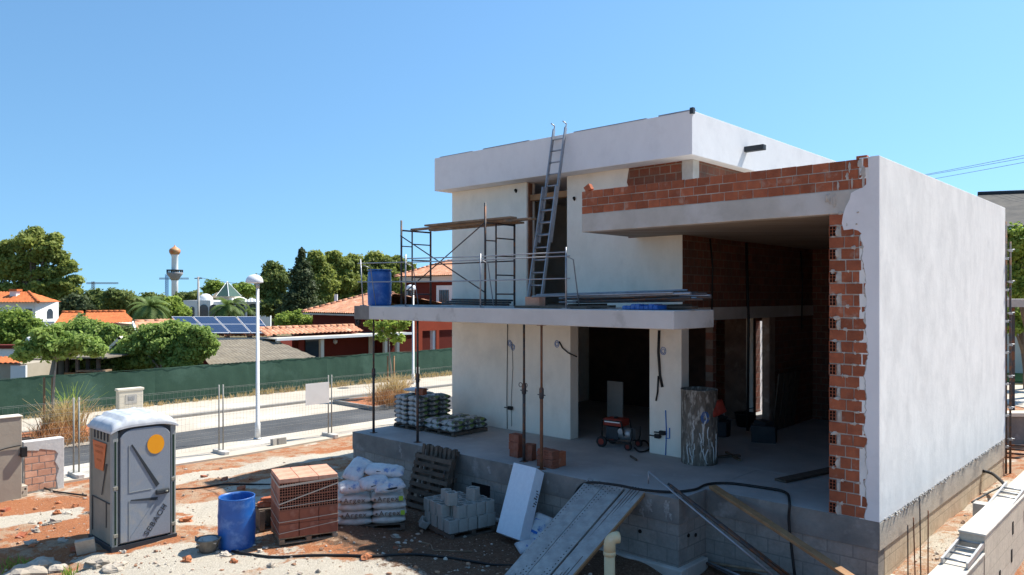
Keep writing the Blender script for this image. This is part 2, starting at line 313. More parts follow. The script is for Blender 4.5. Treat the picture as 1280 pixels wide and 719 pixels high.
M['dry_red'] = leaf_mat('dry_reddish_weeds', (.27, .115, .05), (.40, .22, .09), .3)
def solar_mat():
    m, N, L, b = new_mat('solar_cells'); v = coords(N, L)
    t = N.new('ShaderNodeTexBrick'); t.offset = 0; 
    uv = N.new('ShaderNodeUVMap'); L.new(uv.outputs[0], t.inputs[0]); t.inputs['Scale'].default_value = 1; t.inputs['Brick Width'].default_value = .125; t.inputs['Row Height'].default_value = .08
    t.inputs['Mortar Size'].default_value = .003; t.inputs['Color1'].default_value = (.010, .018, .055, 1); t.inputs['Color2'].default_value = (.014, .024, .07, 1); t.inputs['Mortar'].default_value = (.09, .105, .14, 1)
    L.new(t.outputs[0], b.inputs['Base Color']); b.inputs['Roughness'].default_value = .22; b.inputs['Specular IOR Level'].default_value = .25; return m
M['solar'] = solar_mat()

# ------------------------------------------------------------------ ground, streets, sea
def axis_pts(lo, hi, f0, f1, step, g):
    xs = list(np.arange(f0, f1 + 1e-6, step)); s = step; x = f1
    while x < hi: s *= g; x += s; xs.append(x)
    s = step; x = f0; pre = []
    while x > lo: s *= g; x -= s; pre.append(x)
    return pre[::-1] + xs
def hz(x, y):
    a, b = ab(x, y)
    site = 1 - sstep(a, 15.2, 16.2)
    z = 0.0
    z += -.26 * sstep(a, -.5, 3.5) * (1 - sstep(a, 9.5, 11.5)) * sstep(b, -4.5, -2.4) * (1 - sstep(b, 2, 3))
    z += -.30 * sstep(a, -2.5, -.5) * (1 - sstep(a, 2.5, 4)) * sstep(b, -6, -3) * (1 - sstep(b, -.5, .8))
    z += .12 * sstep(a, 10.8, 12.3) * sstep(b, -3, -1) * (1 - sstep(a, 13.2, 15))
    z += -.55 * (1 - sstep(a, -2.0, -1.3)) * (1 - sstep(b, 9, 12))
    z += .09 * sstep(a, -1.2, -.8) * (1 - sstep(a, -.2, .3)) * sstep(b, .5, 2)
    d = math.hypot(x + 8.1, y - 12.3); z += -.22 * max(0, 1 - (d / 1.15) ** 2)
    z += site * (.05 * fbm(x, y, .5, 3) + .035 * fbm(x, y, 2.2, 4))
    if a > 15.2: z += -.03 * sstep(a, 15.2, 16.2)
    r = math.hypot(x, y)
    if r > 500: z += -28 * sstep(r, 500, 1500)
    return z
xs = axis_pts(-9000, 9000, -17, 11, .14, 1.13); ys = axis_pts(-400, 9000, 7.5, 27, .14, 1.13)
gv = [(x, y, hz(x, y)) for y in ys for x in xs]; nx = len(xs)
gf = [(j * nx + i, j * nx + i + 1, (j + 1) * nx + i + 1, (j + 1) * nx + i) for j in range(len(ys) - 1) for i in range(nx - 1)]
me = bpy.data.meshes.new('ground'); me.from_pydata(gv, [], gf); me.polygons.foreach_set('use_smooth', [True] * len(gf))
# where clay and lime dust lie, and where soil is darkened for the villa's shade
def ell(x, y, px, py, rx, ry, ang=0):
    c = gp(px, py); dx, dy = x - c.x, y - c.y; ca, sa = math.cos(ang), math.sin(ang); q = math.hypot((dx * ca + dy * sa) / rx, (-dx * sa + dy * ca) / ry)
    return 1 - sstep(q, .75, 1.25)
LIME = [(330, 583, 3.4, .5, .75), (400, 575, 2.0, .5, .7), (160, 712, 1.2, .7, 0), (215, 705, 1.7, .9, .2), (430, 716, 1.6, .55, .1), (300, 645, .8, .7, 0), (35, 650, 1.3, .45, .3), (700, 719, 1.0, .6, 0), (110, 700, .9, .35, .4), (265, 640, 1.2, .9, .2), (380, 600, 1.5, .5, .5)]
CLAY = [(40, 632, 2.2, .55, .3), (100, 655, 1.0, .45, .2), (60, 600, 1.6, .6, .3), (190, 600, 1.6, .22, .6), (320, 586, 1.5, .16, .7), (415, 562, 1.2, .2, .7), (90, 690, 1.6, .25, .2), (70, 640, 1.2, .5, .2), (85, 668, 1.1, .35, .3), (395, 690, 1.3, .32, .1), (250, 590, 1.2, .18, .5), (330, 600, 1.0, .16, .5)]
cc = np.zeros((len(gv), 4), np.float32)
for i, (x, y, z) in enumerate(gv):
    if -18 < x < 12 and 7 < y < 28:
        n = fbm(x, y, 1.1, 5) * .7; q = lambda L_: max([ell(x + n, y + n * .8, *e) for e in L_])
        a, b = ab(x, y)
        lime, clay = q(LIME), q(CLAY)
        soil = sstep(b, -5.6, -3.8) * sstep(a, -1, 2) * (1 - sstep(a, 8.6, 11)) * (1 - sstep(b, 0, 1))  # soil mask follows the shaded ground before the villa; its colour is darkened
        if -1.1 < a < 0 and b > -.5: lime = max(lime, .55 + .45 * fbm(x, y, .9, 3)); clay = 0
        cc[i] = (lime, clay, soil, 1)
ca_ = me.color_attributes.new('patches', 'FLOAT_COLOR', 'POINT'); ca_.data.foreach_set('color', cc.ravel())
ga = me.attributes.new('garden', 'FLOAT', 'POINT'); ga.data.foreach_set('value', [1.0 if (ab(x, y)[0] > 27.4 or y > 34 or abs(x) > 40) else .3 * (1 - sstep(y, 4, 9)) for x, y, z in gv])  # unseen ground near the camera toned to limit light bounced at the walls
m, N, L, b_ = new_mat('site_ground'); v = coords(N, L)
atn = N.new('ShaderNodeAttribute'); atn.attribute_name = 'patches'; sp = N.new('ShaderNodeSeparateColor'); L.new(atn.outputs['Color'], sp.inputs[0])
nA = noise_tex(N, L, v, .55, 8, .68); nB = noise_tex(N, L, v, 2.6, 9, .72); nC = noise_tex(N, L, v, 17, 6, .75); nD = noise_tex(N, L, v, 70, 4, .7)
clayc = mixc(N, L, ramp(N, L, nC, .35, .68), (.50, .225, .11), (.40, .14, .06))
limec = mixc(N, L, ramp(N, L, nC, .35, .65), (.68, .61, .50), (.56, .49, .385))
mixd = mixc(N, L, ramp(N, L, nC, .3, .7), (.54, .37, .245), (.46, .285, .175))
nE = noise_tex(N, L, coords(N, L, (1, 1, 1), (0, 0, .8)), 6.5, 8, .75); base = mixc(N, L, ramp(N, L, nB, .46, .56), mixd, clayc); base = mixc(N, L, ramp(N, L, nA, .53, .60), base, limec); base = mixc(N, L, ramp(N, L, nE, .60, .68), base, limec)
def pert(src, amt=.9):
    x = N.new('ShaderNodeMath'); x.operation = 'MULTIPLY_ADD'; L.new(nB, x.inputs[0]); x.inputs[1].default_value = 1.7 * amt; L.new(src, x.inputs[2])
    y = N.new('ShaderNodeMath'); y.operation = 'MULTIPLY_ADD'; L.new(nE, y.inputs[0]); y.inputs[1].default_value = 1.9 * amt; L.new(x.outputs[0], y.inputs[2]); return ramp(N, L, y.outputs[0], 1.8 * amt + .42, 1.8 * amt + .62)
base = mixc(N, L, pert(sp.outputs[1], 1.0), base, clayc); base = mixc(N, L, pert(sp.outputs[0]), base, limec)
shaded_soilc = mixc(N, L, ramp(N, L, nC, .35, .65), (.13, .065, .038), (.23, .15, .10))
base = mixc(N, L, pert(sp.outputs[2], .8), base, shaded_soilc)
base = mixc(N, L, ramp(N, L, noise_tex(N, L, v, 9, 5, .8), .62, .70), base, (.56, .42, .30)); base = mixc(N, L, .75, base, mixc(N, L, nD, (.10, .10, .10), (.90, .90, .90)), 'OVERLAY')
base = mixc(N, L, ramp(N, L, noise_tex(N, L, v, 32, 3, .6), .66, .72), base, (.62, .57, .49))
an2 = N.new('ShaderNodeAttribute'); an2.attribute_name = 'garden'
base = mixc(N, L, an2.outputs['Fac'], base, mixc(N, L, ramp(N, L, nB, .4, .6), (.13, .12, .06), (.21, .16, .09)))
L.new(base, b_.inputs['Base Color']); b_.inputs['Roughness'].default_value = .95; b_.inputs['Specular IOR Level'].default_value = .1
ad = N.new('ShaderNodeMath'); ad.operation = 'ADD'; L.new(nC, ad.inputs[0]); L.new(nD, ad.inputs[1]); bumpn(N, L, b_, ad.outputs[0], .9, .05)
me.materials.append(m); ground = bpy.data.objects.new('ground', me); COL.objects.link(ground); struct(ground)

def strip(name, a0, a1, b0, b1, z0, z1, mt, steps=1):
    mb = MB(); mb.gbox(a0, a1, b0, b1, z0, z1); return struct(obj(name, mb, mt, None, W((a0 + a1) / 2, (b0 + b1) / 2, z0), .01))
def wedge(name, pts, z0, z1, mt):
    mb = MB(); mb.prism([W(a, b, z0) for a, b in pts], (0, 0, z1 - z0)); return struct(obj(name, mb, mt, None, W(*pts[0], z0)))
wedge('pavement', [(16.15, -30), (16.05, -12), (16.35, -6), (16.15, -2), (16.45, 2), (16.3, 9), (16.5, 90), (18.1, 90), (18.1, -30)], -.12, .02, M['pave'])
strip('road', 18.1, 20.95, -30, 90, -.12, .0, M['asphalt'])
strip('parking_lane', 20.95, 23.8, -30, 90, -.12, .012, M['pave'])
strip('kerb', 23.8, 23.98, -30, 90, -.12, .11, M['kerb'])
strip('pavement', 23.98, 27.1, -30, 90, -.12, .105, M['pave'])
sea = MB(); sea.quad([(-40000, 900, -16), (40000, 900, -16), (40000, 42000, -16), (-40000, 42000, -16)])
struct(obj('sea', sea, mat('sea_water', (.03, .10, .20), (.035, .115, .22), .001, rough=.25, bump=0)))

# ------------------------------------------------------------------ the villa under construction
villa = thing('villa_under_construction', 'unfinished two storey white villa with bare brick parapet and open ground floor', 'house', W(6, 4, FZ - 1.4))
def part(name, mb, mt, bevel=0, par=None, label=None): return obj(name, mb, mt, par or villa, None, bevel, label)
BP, BW, AL, AR = -.953, 2.007, 12.5, 2.957
WT = .32
m1 = MB(); m1.hbox(AR, AL, BP, BW + .1, -.44, 0); m1.hbox(0.004, 12.0, BW + .1, 9.5, -.44, 0); m1.hbox(0.004, AR, 0, BW + .1, -.44, 0)
part('floor_slab', m1, M['floor'], .012)
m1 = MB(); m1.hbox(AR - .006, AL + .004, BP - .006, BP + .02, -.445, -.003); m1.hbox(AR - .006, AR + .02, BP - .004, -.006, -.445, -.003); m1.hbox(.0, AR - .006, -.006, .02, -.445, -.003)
part('slab_edge', m1, M['slab_edge'], .006)
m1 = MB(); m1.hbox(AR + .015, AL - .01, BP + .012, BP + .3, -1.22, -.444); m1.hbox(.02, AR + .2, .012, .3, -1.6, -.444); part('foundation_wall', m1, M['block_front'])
m1 = MB(); m1.hbox(AR + .012, AR + .3, BP + .3, .012, -1.22, -.444); part('foundation_wall', m1, brick_mat('shaded_block_return', (.33, .305, .27), (.27, .25, .225), (.21, .195, .18), .40, .25, 'side', .012, (.19, .18, .165)), label='block plinth on the short return of the terrace')  # shaded copy of the side blocks, darkened in colour
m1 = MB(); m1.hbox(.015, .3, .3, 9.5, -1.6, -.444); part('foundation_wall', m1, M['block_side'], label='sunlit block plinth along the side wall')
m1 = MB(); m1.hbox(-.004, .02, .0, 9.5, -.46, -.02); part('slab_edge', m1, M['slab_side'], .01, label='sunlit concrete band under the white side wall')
m1 = MB(); m1.hbox(AR - .1, AL, BP - .09, BP + .1, -1.5, -1.19); m1.hbox(AR - .1, AR + .1, BP + .1, -.1, -1.5, -1.19); m1.hbox(-.09, .1, 0.1, 9.5, -1.7, -.98)
part('footing', m1, M['concrete'], .02)
p = on_b(590, 605, BP); q = on_b(612, 622, BP); m1 = MB(); a1, _ = ab(p.x, p.y); a2, _ = ab(q.x, q.y)
m1.hbox(a1, a2, BP - .012, BP + .2, -.92, -.56); part('vent_opening', m1, M['hole'])
for (aa, zz, side) in ((3.75, -.72, 0), (5.4, -.7, 0), (-.37, -.75, 1), (-.62, -.7, 1)):
    m1 = MB()
    if not side: m1.tube([W(aa, BP - .004, FZ + zz), W(aa, BP + .1, FZ + zz)], .035, 10)
    else: m1.tube([W(AR - .004 if side == 1 else 1.6, aa, FZ + zz), W(AR + .1, aa, FZ + zz)], .035, 10)
    part('drain_hole', m1, M['hole'])
# white splashes of plaster on the slab edge
def splash(aa, zz, sc_, seed):
    m1 = MB(); pts = []
    for k in range(44):
        t = 2 * math.pi * k / 44; n_ = mnoise.fractal((math.cos(t) * 1.7 + seed, math.sin(t) * 1.7, seed), 1, 2, 4); rr = sc_ * (.75 + .7 * n_); dr = 1.0
        if math.sin(t) < -.3: dr = 1.3 + 1.6 * max(0, mnoise.noise((math.cos(t) * 6 + seed, 0, seed)))
        pts.append(W(aa + rr * math.cos(t) * .8, BP - .008, FZ + zz + 1.2 * rr * math.sin(t) * dr))
    c = sum(pts, Vector()) / len(pts)
    for k in range(44): m1.quad([c, pts[k], pts[(k + 1) % 44]])
    part('plaster_splash', m1, M['old_splash'])
for k, q in enumerate(((10.55, -.18, .07), (10.5, -.3, .05), (7.55, -.2, .07), (3.55, -.22, .10), (3.7, -.34, .09), (3.2, -.16, .09), (3.12, -.3, .05), (5.9, -.2, .05), (4.3, -.12, .05))): splash(*q, k * 2.3 + 1)
# lower storey
m1 = MB(); m1.hbox(7.70, 11.95, BW, BW + WT, 0.0, 2.915); part('lower_wall', m1, M['plaster'], .012)
m1 = MB(); m1.hbox(4.64, 5.45, BW, BW + WT, 0.0, 2.915); part('pier', m1, M['plaster'], .012)
m1 = MB(); m1.hbox(11.63, 11.95, BW + WT, 9.5, 0, 6.41); part('left_wall', m1, M['plaster'])
m1 = MB(); m1.hbox(AR + .103, 12.43, -.952, .485, 2.915, 3.244); m1.hbox(4.62, 12.43, .485, BW + .2, 2.917, 3.242); part('terrace_slab', m1, M['concrete_fresh'], .015)
m1 = MB(); m1.hbox(11.80, 12.434, -.957, -.9, 2.905, 3.247); part('slab_end_patch', m1, M['slab_edge'], .01)
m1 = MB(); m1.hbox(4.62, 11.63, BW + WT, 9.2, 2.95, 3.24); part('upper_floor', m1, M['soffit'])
# upper storey front
m1 = MB(); m1.hbox(9.13, 11.95, BW, BW + WT, 3.244, 6.42); part('upper_wall', m1, M['plaster'], .012)
m1 = MB()
m1.prism([W(7.80, BW, FZ + 3.244), W(4.62, BW, FZ + 3.244), W(4.62, BW, FZ + 4.82), W(6.02, BW, FZ + 4.82), W(6.02, BW, FZ + 5.6), W(5.96, BW, FZ + 5.85), W(6.06, BW, FZ + 6.1), W(6.0, BW, FZ + 6.42), W(7.80, BW, FZ + 6.42)], EY * .018)
part('upper_wall', m1, M['plaster'])
m1 = MB(); m1.hbox(6.08, 7.80, BW + .018, BW + WT, 3.244, 6.42); m1.hbox(4.63, 6.08, BW + .018, BW + WT, 3.244, 4.82); part('wall_core', m1, M['brick_side'])
m1 = MB(); m1.hbox(4.62, 6.08, BW + .02, BW + WT, 4.82, 6.42); part('upper_brick_wall', m1, brick_mat('brick_wall_upper', (.26, .078, .042), (.19, .06, .035), (.26, .20, .15), .27, .185, 'front', .012, (.17, .09, .06)))
m1 = MB(); m1.hbox(4.36, 4.63, BW - .0, BW + .27, 5.0, 6.42); part('concrete_column', m1, M['concrete'], .01)
m1 = MB(); m1.hbox(4.36, 4.62, BW + .27, 9.4, 4.95, 6.42); part('upper_side_wall', m1, M['brick_side'])
m1 = MB(); m1.hbox(6.6, 10.4, 6.6, 6.75, 3.24, 6.4); part('inner_brick_wall', m1, M['brick_front'])
m1 = MB(); m1.hbox(9.10, 9.17, BW + .06, BW + .2, 3.244, 6.4); part('opening_jamb', m1, M['rust'])
m1 = MB(); m1.hbox(7.81, 9.1, BW + .1, BW + .3, 5.95, 6.1); part('lintel', m1, M['wood_rust'])
m1 = MB(); m1.hbox(4.10, 12.12, 1.507, 9.6, 6.42, 7.33); part('roof_parapet', m1, M['band'], .01)
for a0, a1, dz in ((4.07, 4.9, .03), (5.2, 7.2, .015), (8.6, 10.2, .02), (10.6, 11.9, .01)): m1 = MB(); m1.hbox(a0, a1, 1.50, 1.62, 7.33, 7.335 + dz * .6); part('roof_flashing', m1, M['alu'])
m1 = MB(); m1.hbox(4.06, 4.14, 1.48, 1.56, 7.26, 7.385); part('flashing_end', m1, M['ptl_dark'])
b0, _z = 3.93, 6.86 + FZ
m1 = MB(); c = W(3.88, 3.93, _z); m1.box(c, (.48, .15, .12), (EX, EY, EZ)); part('roof_spout', m1, M['ptl_dark'], .01)
# right-hand block: slab, beam, brick parapet, side wall
m1 = MB(); m1.hbox(4.62, 5.80, .25, BW, 4.822, 5.10); m1.hbox(.3, 4.62, .25, 9.4, 4.822, 5.10); part('roof_slab', m1, M['soffit'])
m1 = MB(); m1.hbox(.30, 5.80, .0, .26, 4.82, 5.19); part('edge_beam', m1, M['concrete'], .012)
m1 = MB(); m1.hbox(.30, 5.80, .26, BW - .003, 5.10, 5.19); m1.hbox(.30, 4.35, BW, 9.3, 5.10, 5.19); part('roof_deck', m1, M['concrete'])
def brick_run(mb, mo, a0, a1, z0, n, ch, bl, depth, stag):
    for c in range(n):
        a = a1 - (bl * stag * (c % 2)) ; first = True; x = a1
        while x > a0 + .02:
            l = bl * random.uniform(.93, 1.04)
            if first and c % 2: l *= .5
            first = False; l = min(l, x - a0)
            mb.box(W(x - l / 2, depth / 2 + random.uniform(-.004, .004), FZ + z0 + (c + .5) * ch), (l - .012, depth, ch - .014), (EX, EY, EZ), None, .003); x -= l
    mo.hbox(a0 + .004, a1 - .01, .010, depth - .005, z0, z0 + n * ch - .01)
CH = .158
m1, mo = MB(), MB(); brick_run(m1, mo, .16, 5.80, 5.19, 3, CH, .27, .12, .5)
m1.box(W(5.66, .06, FZ + 5.19 + 3.35 * CH), (.15, .11, .13), ((EX * .86 + EZ * .5).normalized(), EY, (EZ * .86 - EX * .5).normalized()), .9)
m1.box(W(.27, .06, FZ + 5.19 + 3 * CH + .02), (.16, .1, .05), (EX, EY, EZ), .95)
part('brick_parapet', m1, M['brick'], .004); part('mortar', mo, M['mortar'], par=[o for o in bpy.data.objects if o.name == 'brick_parapet'][0])
jm, jo, jh, jg = MB(), MB(), MB(), MB(); nC_ = 26; ch = 4.82 / nC_
for c in range(nC_):
    z = FZ + (c + .5) * ch; odd = c % 2 == 0; x1 = .772; edge = .11
    if odd:                                                     # a header showing its open cells, then stretchers
        hw = .125; ctr = W(x1 - hw / 2, .14, z)
        jh.box(W(x1 - hw / 2, .143, z), (hw - .02, .26, ch - .03), (EX, EY, EZ))
        for k in (-1, 0, 1): jg.box(W(x1 - hw / 2 + k * (hw - .026) / 2, .012, z), (.008, .05, ch - .02), (EX, EY, EZ), .5)
        for k in (-1, -.33, .33, 1): jg.box(W(x1 - hw / 2, .0125, z + k * (ch - .026) / 2), (hw - .014, .05, .008), (EX, EY, EZ), .5)
        x = x1 - hw - random.uniform(.05, .075)
    else: x = x1
    k = 0
    while x > edge:
        l = min((.26 if k or not odd else .2) * random.uniform(.85, 1.1), x - edge + .02)
        if l > .09: jm.box(W(x - l / 2, .145 + random.uniform(-.006, .003), z), (l - .016, .29, ch - .02), (EX, EY, EZ), None, .004)
        x -= l; k += 1
jo.hbox(.12, .64, .0125, .28, 0.0, 4.82); jo.hbox(.64, .762, .016, .28, 0.0, 4.82)
jamb = part('brick_jamb', jm, M['brick'], .004); part('mortar', jo, M['mortar'], par=jamb); part('hollow_cells', jh, M['hole'], par=jamb); part('hollow_cells', jg, M['brick'], par=jamb)
# lumps of mortar smeared over the toothed joints
m1 = MB()
for c in range(nC_):
    z = FZ + (c + .5) * ch
    if c % 2 == 0: m1.blob(W(.615 + random.uniform(-.02, .02), .004, z + random.uniform(-.03, .03)), (.035 + random.random() * .02, .012, .075), c, 6, 8, .3)
    for q in range(3):
        if random.random() < .6: m1.blob(W(random.uniform(.24, .7), .001, z + ch / 2), (random.uniform(.02, .08), .008, random.uniform(.008, .03)), c + 50 + q, 6, 8, .45)
for (aa, zz, sx, sz) in ((.44, 5.55, .03, .09), (.47, 5.40, .035, .08), (.62, 5.27, .025, .07), (.40, 5.29, .03, .08), (.27, 5.58, .05, .07), (.22, 5.44, .06, .09), (.23, 5.28, .03, .09), (.75, 5.08, .07, .09), (.66, 5.04, .05, .12)):
    m1.blob(W(aa, .002, FZ + zz), (sx, .012, sz), aa * 9, 6, 9, .35)
struct(part('mortar_smears', m1, M['mortar'], par=jamb), 'stuff')
# plaster of the side wall and its ragged return on the front
m1 = MB(); m1.hbox(-.004, .3, .0, 9.5, -.015, 5.674); part('side_wall', m1, M['plaster_side'], .008)
pts = [W(-.002, 0, FZ - .0)]; zs = np.arange(0, 4.5, .035); edge = []
for z in zs: edge.append(W(.19 + .03 * mnoise.noise((3.1, z * 1.7, 0)) + .045 * mnoise.noise((7.1, z * 6, 0)) + .022 * mnoise.noise((2.1, z * 19, 0)) + .06 * sstep(z, 3.3, 4.4), 0, FZ + z))
pts += edge + [W(.31, 0, FZ + 4.53), W(.40, 0, FZ + 4.56), W(.53, 0, FZ + 4.55), W(.56, 0, FZ + 4.66), W(.54, 0, FZ + 4.80), W(.50, 0, FZ + 4.92), W(.44, 0, FZ + 5.03), W(.42, 0, FZ + 5.13), W(.34, 0, FZ + 5.17), W(.24, 0, FZ + 5.20)]
for z in (5.26, 5.36, 5.45, 5.55, 5.62): pts.append(W(.15 + random.uniform(-.02, .03), 0, FZ + z))
pts += [W(.13, 0, FZ + 5.674), W(-.002, 0, FZ + 5.674)]
m1 = MB(); m1.prism([p_ - EY * .016 for p_ in pts], EY * .03); part('plaster_return', m1, M['band'])
m1 = MB(); m1.prism([p_ - EY * .009 - EX * (.014 + .035 * mnoise.noise((p_.z * 7, 1, 4)) + .02 * mnoise.noise((p_.z * 21, 5, 4))) for p_ in edge] + [W(.12, -.009, FZ + 4.42), W(.12, -.009, FZ)], EY * .02); part('mortar_rim', m1, M['mortar'], par=jamb)
m1 = MB()
for k in range(130):                                           # ragged foot of the side plaster
    bb = random.uniform(.15, 9.4); m1.blob(W(-.004, bb, FZ - .02 + random.uniform(-.03, .02)), (.012, random.uniform(.02, .07), random.uniform(.01, .03)), k, 5, 7, .3)
struct(part('plaster_foot', m1, M['white_splash']), 'stuff')
# interior: double-height brick wall, openings, back wall
m1 = MB(); m1.hbox(4.62, 4.78, BW + WT, 9.2, 3.24, 5.0); m1.hbox(4.62, 4.78, 6.3, 9.2, 0, 2.95); part('inner_brick_wall', m1, M['brick_side'])
m1 = MB(); m1.hbox(4.60, 4.80, BW + WT, 9.2, 2.95, 3.24); part('concrete_lintel', m1, M['concrete'])
m1 = MB(); m1.hbox(4.60, 4.78, 3.32, 3.48, 0, 2.95); part('thin_pillar', m1, M['brick_side'])
m1 = MB(); m1.hbox(4.588, 4.60, 6.28, 6.62, 0, 2.95); m1.hbox(4.60, 4.78, 6.27, 6.30, 0, 2.95); part('rough_plaster', m1, mat('rough_brown_plaster', (.34, .25, .19), (.24, .165, .12), 3, rough=.95, bump=.6, c3=(.46, .38, .31), s3=2.5))
dA0, dA1 = [], []
def a_on(px, b): p_ = on_b(px, 450, b); return ab(p_.x, p_.y)[0]
dl, dr = a_on(945, 9.2), a_on(964, 9.2)
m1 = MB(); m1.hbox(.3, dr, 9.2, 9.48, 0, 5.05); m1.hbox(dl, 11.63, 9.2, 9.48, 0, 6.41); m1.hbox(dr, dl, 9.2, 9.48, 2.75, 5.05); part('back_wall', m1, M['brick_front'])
wl, wr = a_on(906, 7.6), a_on(941, 7.6)
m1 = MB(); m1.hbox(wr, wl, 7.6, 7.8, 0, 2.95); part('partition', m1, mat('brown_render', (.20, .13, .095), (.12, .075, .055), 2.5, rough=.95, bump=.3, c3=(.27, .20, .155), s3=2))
m1 = MB(); m1.hbox(wr - .02, wr + .18, 7.57, 7.599, 0, 2.93); part('door_jamb', m1, M['plaster'])
m1 = MB(); m1.hbox(dl, dl + .3, 9.48, 11.2, 0, 2.9); part('lengthened_reveal', m1, M['plaster_side'])  # reveal lengthened outward so its sunlit white face brightens the opening
m1 = MB()
for k in range(7): m1.tube([W(dr - .1, 9.75, FZ + .3 + .4 * k), W(dl, 9.72, FZ + .32 + .4 * k)], .018, 6)
part('scaffold_rung', m1, M['steel_dark'])
m1 = MB(); m1.hbox(wl + .6, 11.6, 7.9, 8.05, 0, 2.95); part('partition', m1, mat('shade_brown_render', (.10, .06, .045), (.06, .04, .03), 2, rough=.95, bump=.4))  # render colour darkened to stand for the shade deep in the room
m1 = MB(); m1.hbox(.3, .33, .31, 9.2, 0, 4.9); part('inner_brick_wall', m1, M['brick_side'], label='brick inner face of the side wall')
# little holes with conduits, cables, blue spray marks on the plaster
for (px, py) in ((645, 240), (718, 250)):
    p = on_b(px, py, BW); m1 = MB(); m1.tube([p + EY * .02, p - EY * .05 + EX * .02 + EZ * .05], .035, 8); part('conduit_stub', m1, M['hole'])
def wall_cable(pts, rad=.012, nm='wall_cable'):
    m1 = MB(); m1.tube([on_b(px, py, BW - .02) for px, py in pts], rad, 6); return part(nm, m1, M['black'])
wall_cable([(634.5, 405), (634, 450), (633.5, 500), (634, 536)], .009); wall_cable([(640, 428), (641, 460), (639, 500), (639.5, 533)], .006)
wall_cable([(699, 427), (703, 435), (710, 441), (721, 446)], .018); wall_cable([(824, 413), (823, 440), (825, 470), (828, 484)], .03); wall_cable([(823, 470), (822, 490), (820, 501)], .02)
for pts in ([(832, 513), (833, 540), (832, 569)], [(837, 535), (837, 548), (832, 548)]):
    m1 = MB(); m1.tube([on_b(px, py, BW - .008) for px, py in pts], .012, 6); part('spray_mark', m1, M['spray'])
for (px, py) in ((637, 429), (641, 434), (696, 430), (829, 439)):
    m1 = MB()
    for rr in (.05, .085): m1.tube([on_b(px, py, BW - .006) + EX * (rr * math.cos(t) * .8 + .01 * rr) + EZ * (rr * math.sin(t * 1.0) * random.uniform(.85, 1.1)) for t in np.linspace(0, 6.2, 14)], .007, 5)
    part('spray_mark', m1, M['spray'])
for (px, py) in ((639, 510), (829, 541), (823, 545)):
    m1 = MB(); p = on_b(px, py, BW); m1.box(p - EY * .03, (.13, .08, .09), (EX, EY, EZ)); m1.tube([p - EY * .05 - EX * .2, p - EY * .05 + EX * .1], .014, 6); part('socket_box', m1, M['black'])
for bb, z0, z1 in ((3.2, 2.9, 4.8), (5.0, .2, 4.8), (8.3, 2.6, 4.75)):
    m1 = MB(); m1.tube([W(4.6, bb, FZ + z1), W(4.58, bb + .08, FZ + (z0 + z1) / 2 + .3), W(4.59, bb + .05, FZ + z0)], .035 if bb > 4 and bb < 6 else .02, 6); part('hanging_conduit', m1, M['black'])

# ------------------------------------------------------------------ on the terrace and the roof
TZ = FZ + 3.244
def hray(a, b, z): return W(a, b, FZ + z)
# scaffold: two ladder frames, cross braces, planks
sca = thing('scaffold', 'dark steel frame scaffold with timber planks standing on the terrace', 'scaffold', W(10, .5, TZ))
for aa, top in ((11.7, 2.22), (8.62, 2.42)):
    m1 = MB()
    for bb in (0.0, 1.0): m1.tube([W(aa, bb, TZ), W(aa, bb, TZ + (top if bb == 0 else 2.0))], .026, 8)
    m1.tube([W(aa, .36, TZ), W(aa, .36, TZ + 1.98)], .02, 8)
    for z in (.3, .75, 1.2, 1.62): m1.tube([W(aa, .36, TZ + z), W(aa, 1.0, TZ + z)], .016, 6)
    m1.tube([W(aa, 0, TZ + 1.96), W(aa, 1.0, TZ + 1.96)], .022, 8); m1.tube([W(aa, 0, TZ + 1.55), W(aa, .36, TZ + 1.55)], .014, 6)
    obj('end_frame', m1, M['steel_dark'], sca)
for p_, q_ in (((11.7, 0, 1.82), (8.62, 0, .35)), ((11.7, 0, .25), (8.62, 0, 1.95)), ((11.7, 1, 1.1), (8.62, 1, 1.1))):
    m1 = MB(); m1.tube([W(p_[0], p_[1] - .03, TZ + p_[2]), W(q_[0], q_[1] - .03, TZ + q_[2])], .016, 6); obj('brace', m1, M['steel_dark'], sca)
for k, (bb, a0, a1, z) in enumerate(((.2, 7.9, 10.9, 2.045), (.45, 8.3, 11.75, 2.01), (.72, 7.75, 10.7, 2.05), (.95, 8.35, 11.6, 2.015))):
    m1 = MB(); m1.box(W((a0 + a1) / 2, bb, TZ + z), (a1 - a0, .22, .045), (EX, EY, (EZ + EX * .004).normalized())); obj('plank', m1, M['wood'], sca, None, .006)
# guard rail along the terrace edge
gr = thing('guard_rail', 'thin grey tubular guard rail along the terrace edge', 'railing', W(8.5, -.85, TZ))
def gp_post(px, y0, y1, lean=0):
    p = on_b(px, 380, -.85); a, _ = ab(p.x, p.y); zt = on_b(px, y0, -.85).z
    m1 = MB(); m1.tube([W(a, -.85, TZ), W(a + lean, -.85, zt)], .017, 8); m1.tube([W(a, -.85, TZ + 1.04), W(a, -.62, TZ + .98), W(a - .06, -.5, TZ + .02)], .012, 6); m1.box(W(a, -.85, TZ + .012), (.12, .12, .02), (EX, EY, EZ))
    obj('post', m1, M['alu'], gr)
for px, y0, ln in ((454, 324, .12), (507, 318, 0), (600.5, 317, 0), (707.5, 309, 0)): gp_post(px, y0, 382, ln)
for za, zb in ((1.10, 1.04), (.62, .6), (1.16, 1.12)):
    p = on_b(446, 380, -.85); a0, _ = ab(p.x, p.y); p = on_b(711, 380, -.85); a1, _ = ab(p.x, p.y)
    if za == 1.16: a0, a1 = a0 - 1.9, a1 + .1
    m1 = MB(); m1.tube([W(a0, -.82, TZ + za), W((a0 + a1) / 2, -.8, TZ + (za + zb) / 2 - .02), W(a1, -.82, TZ + zb)], .013, 8); obj('rail', m1, M['alu'], gr)
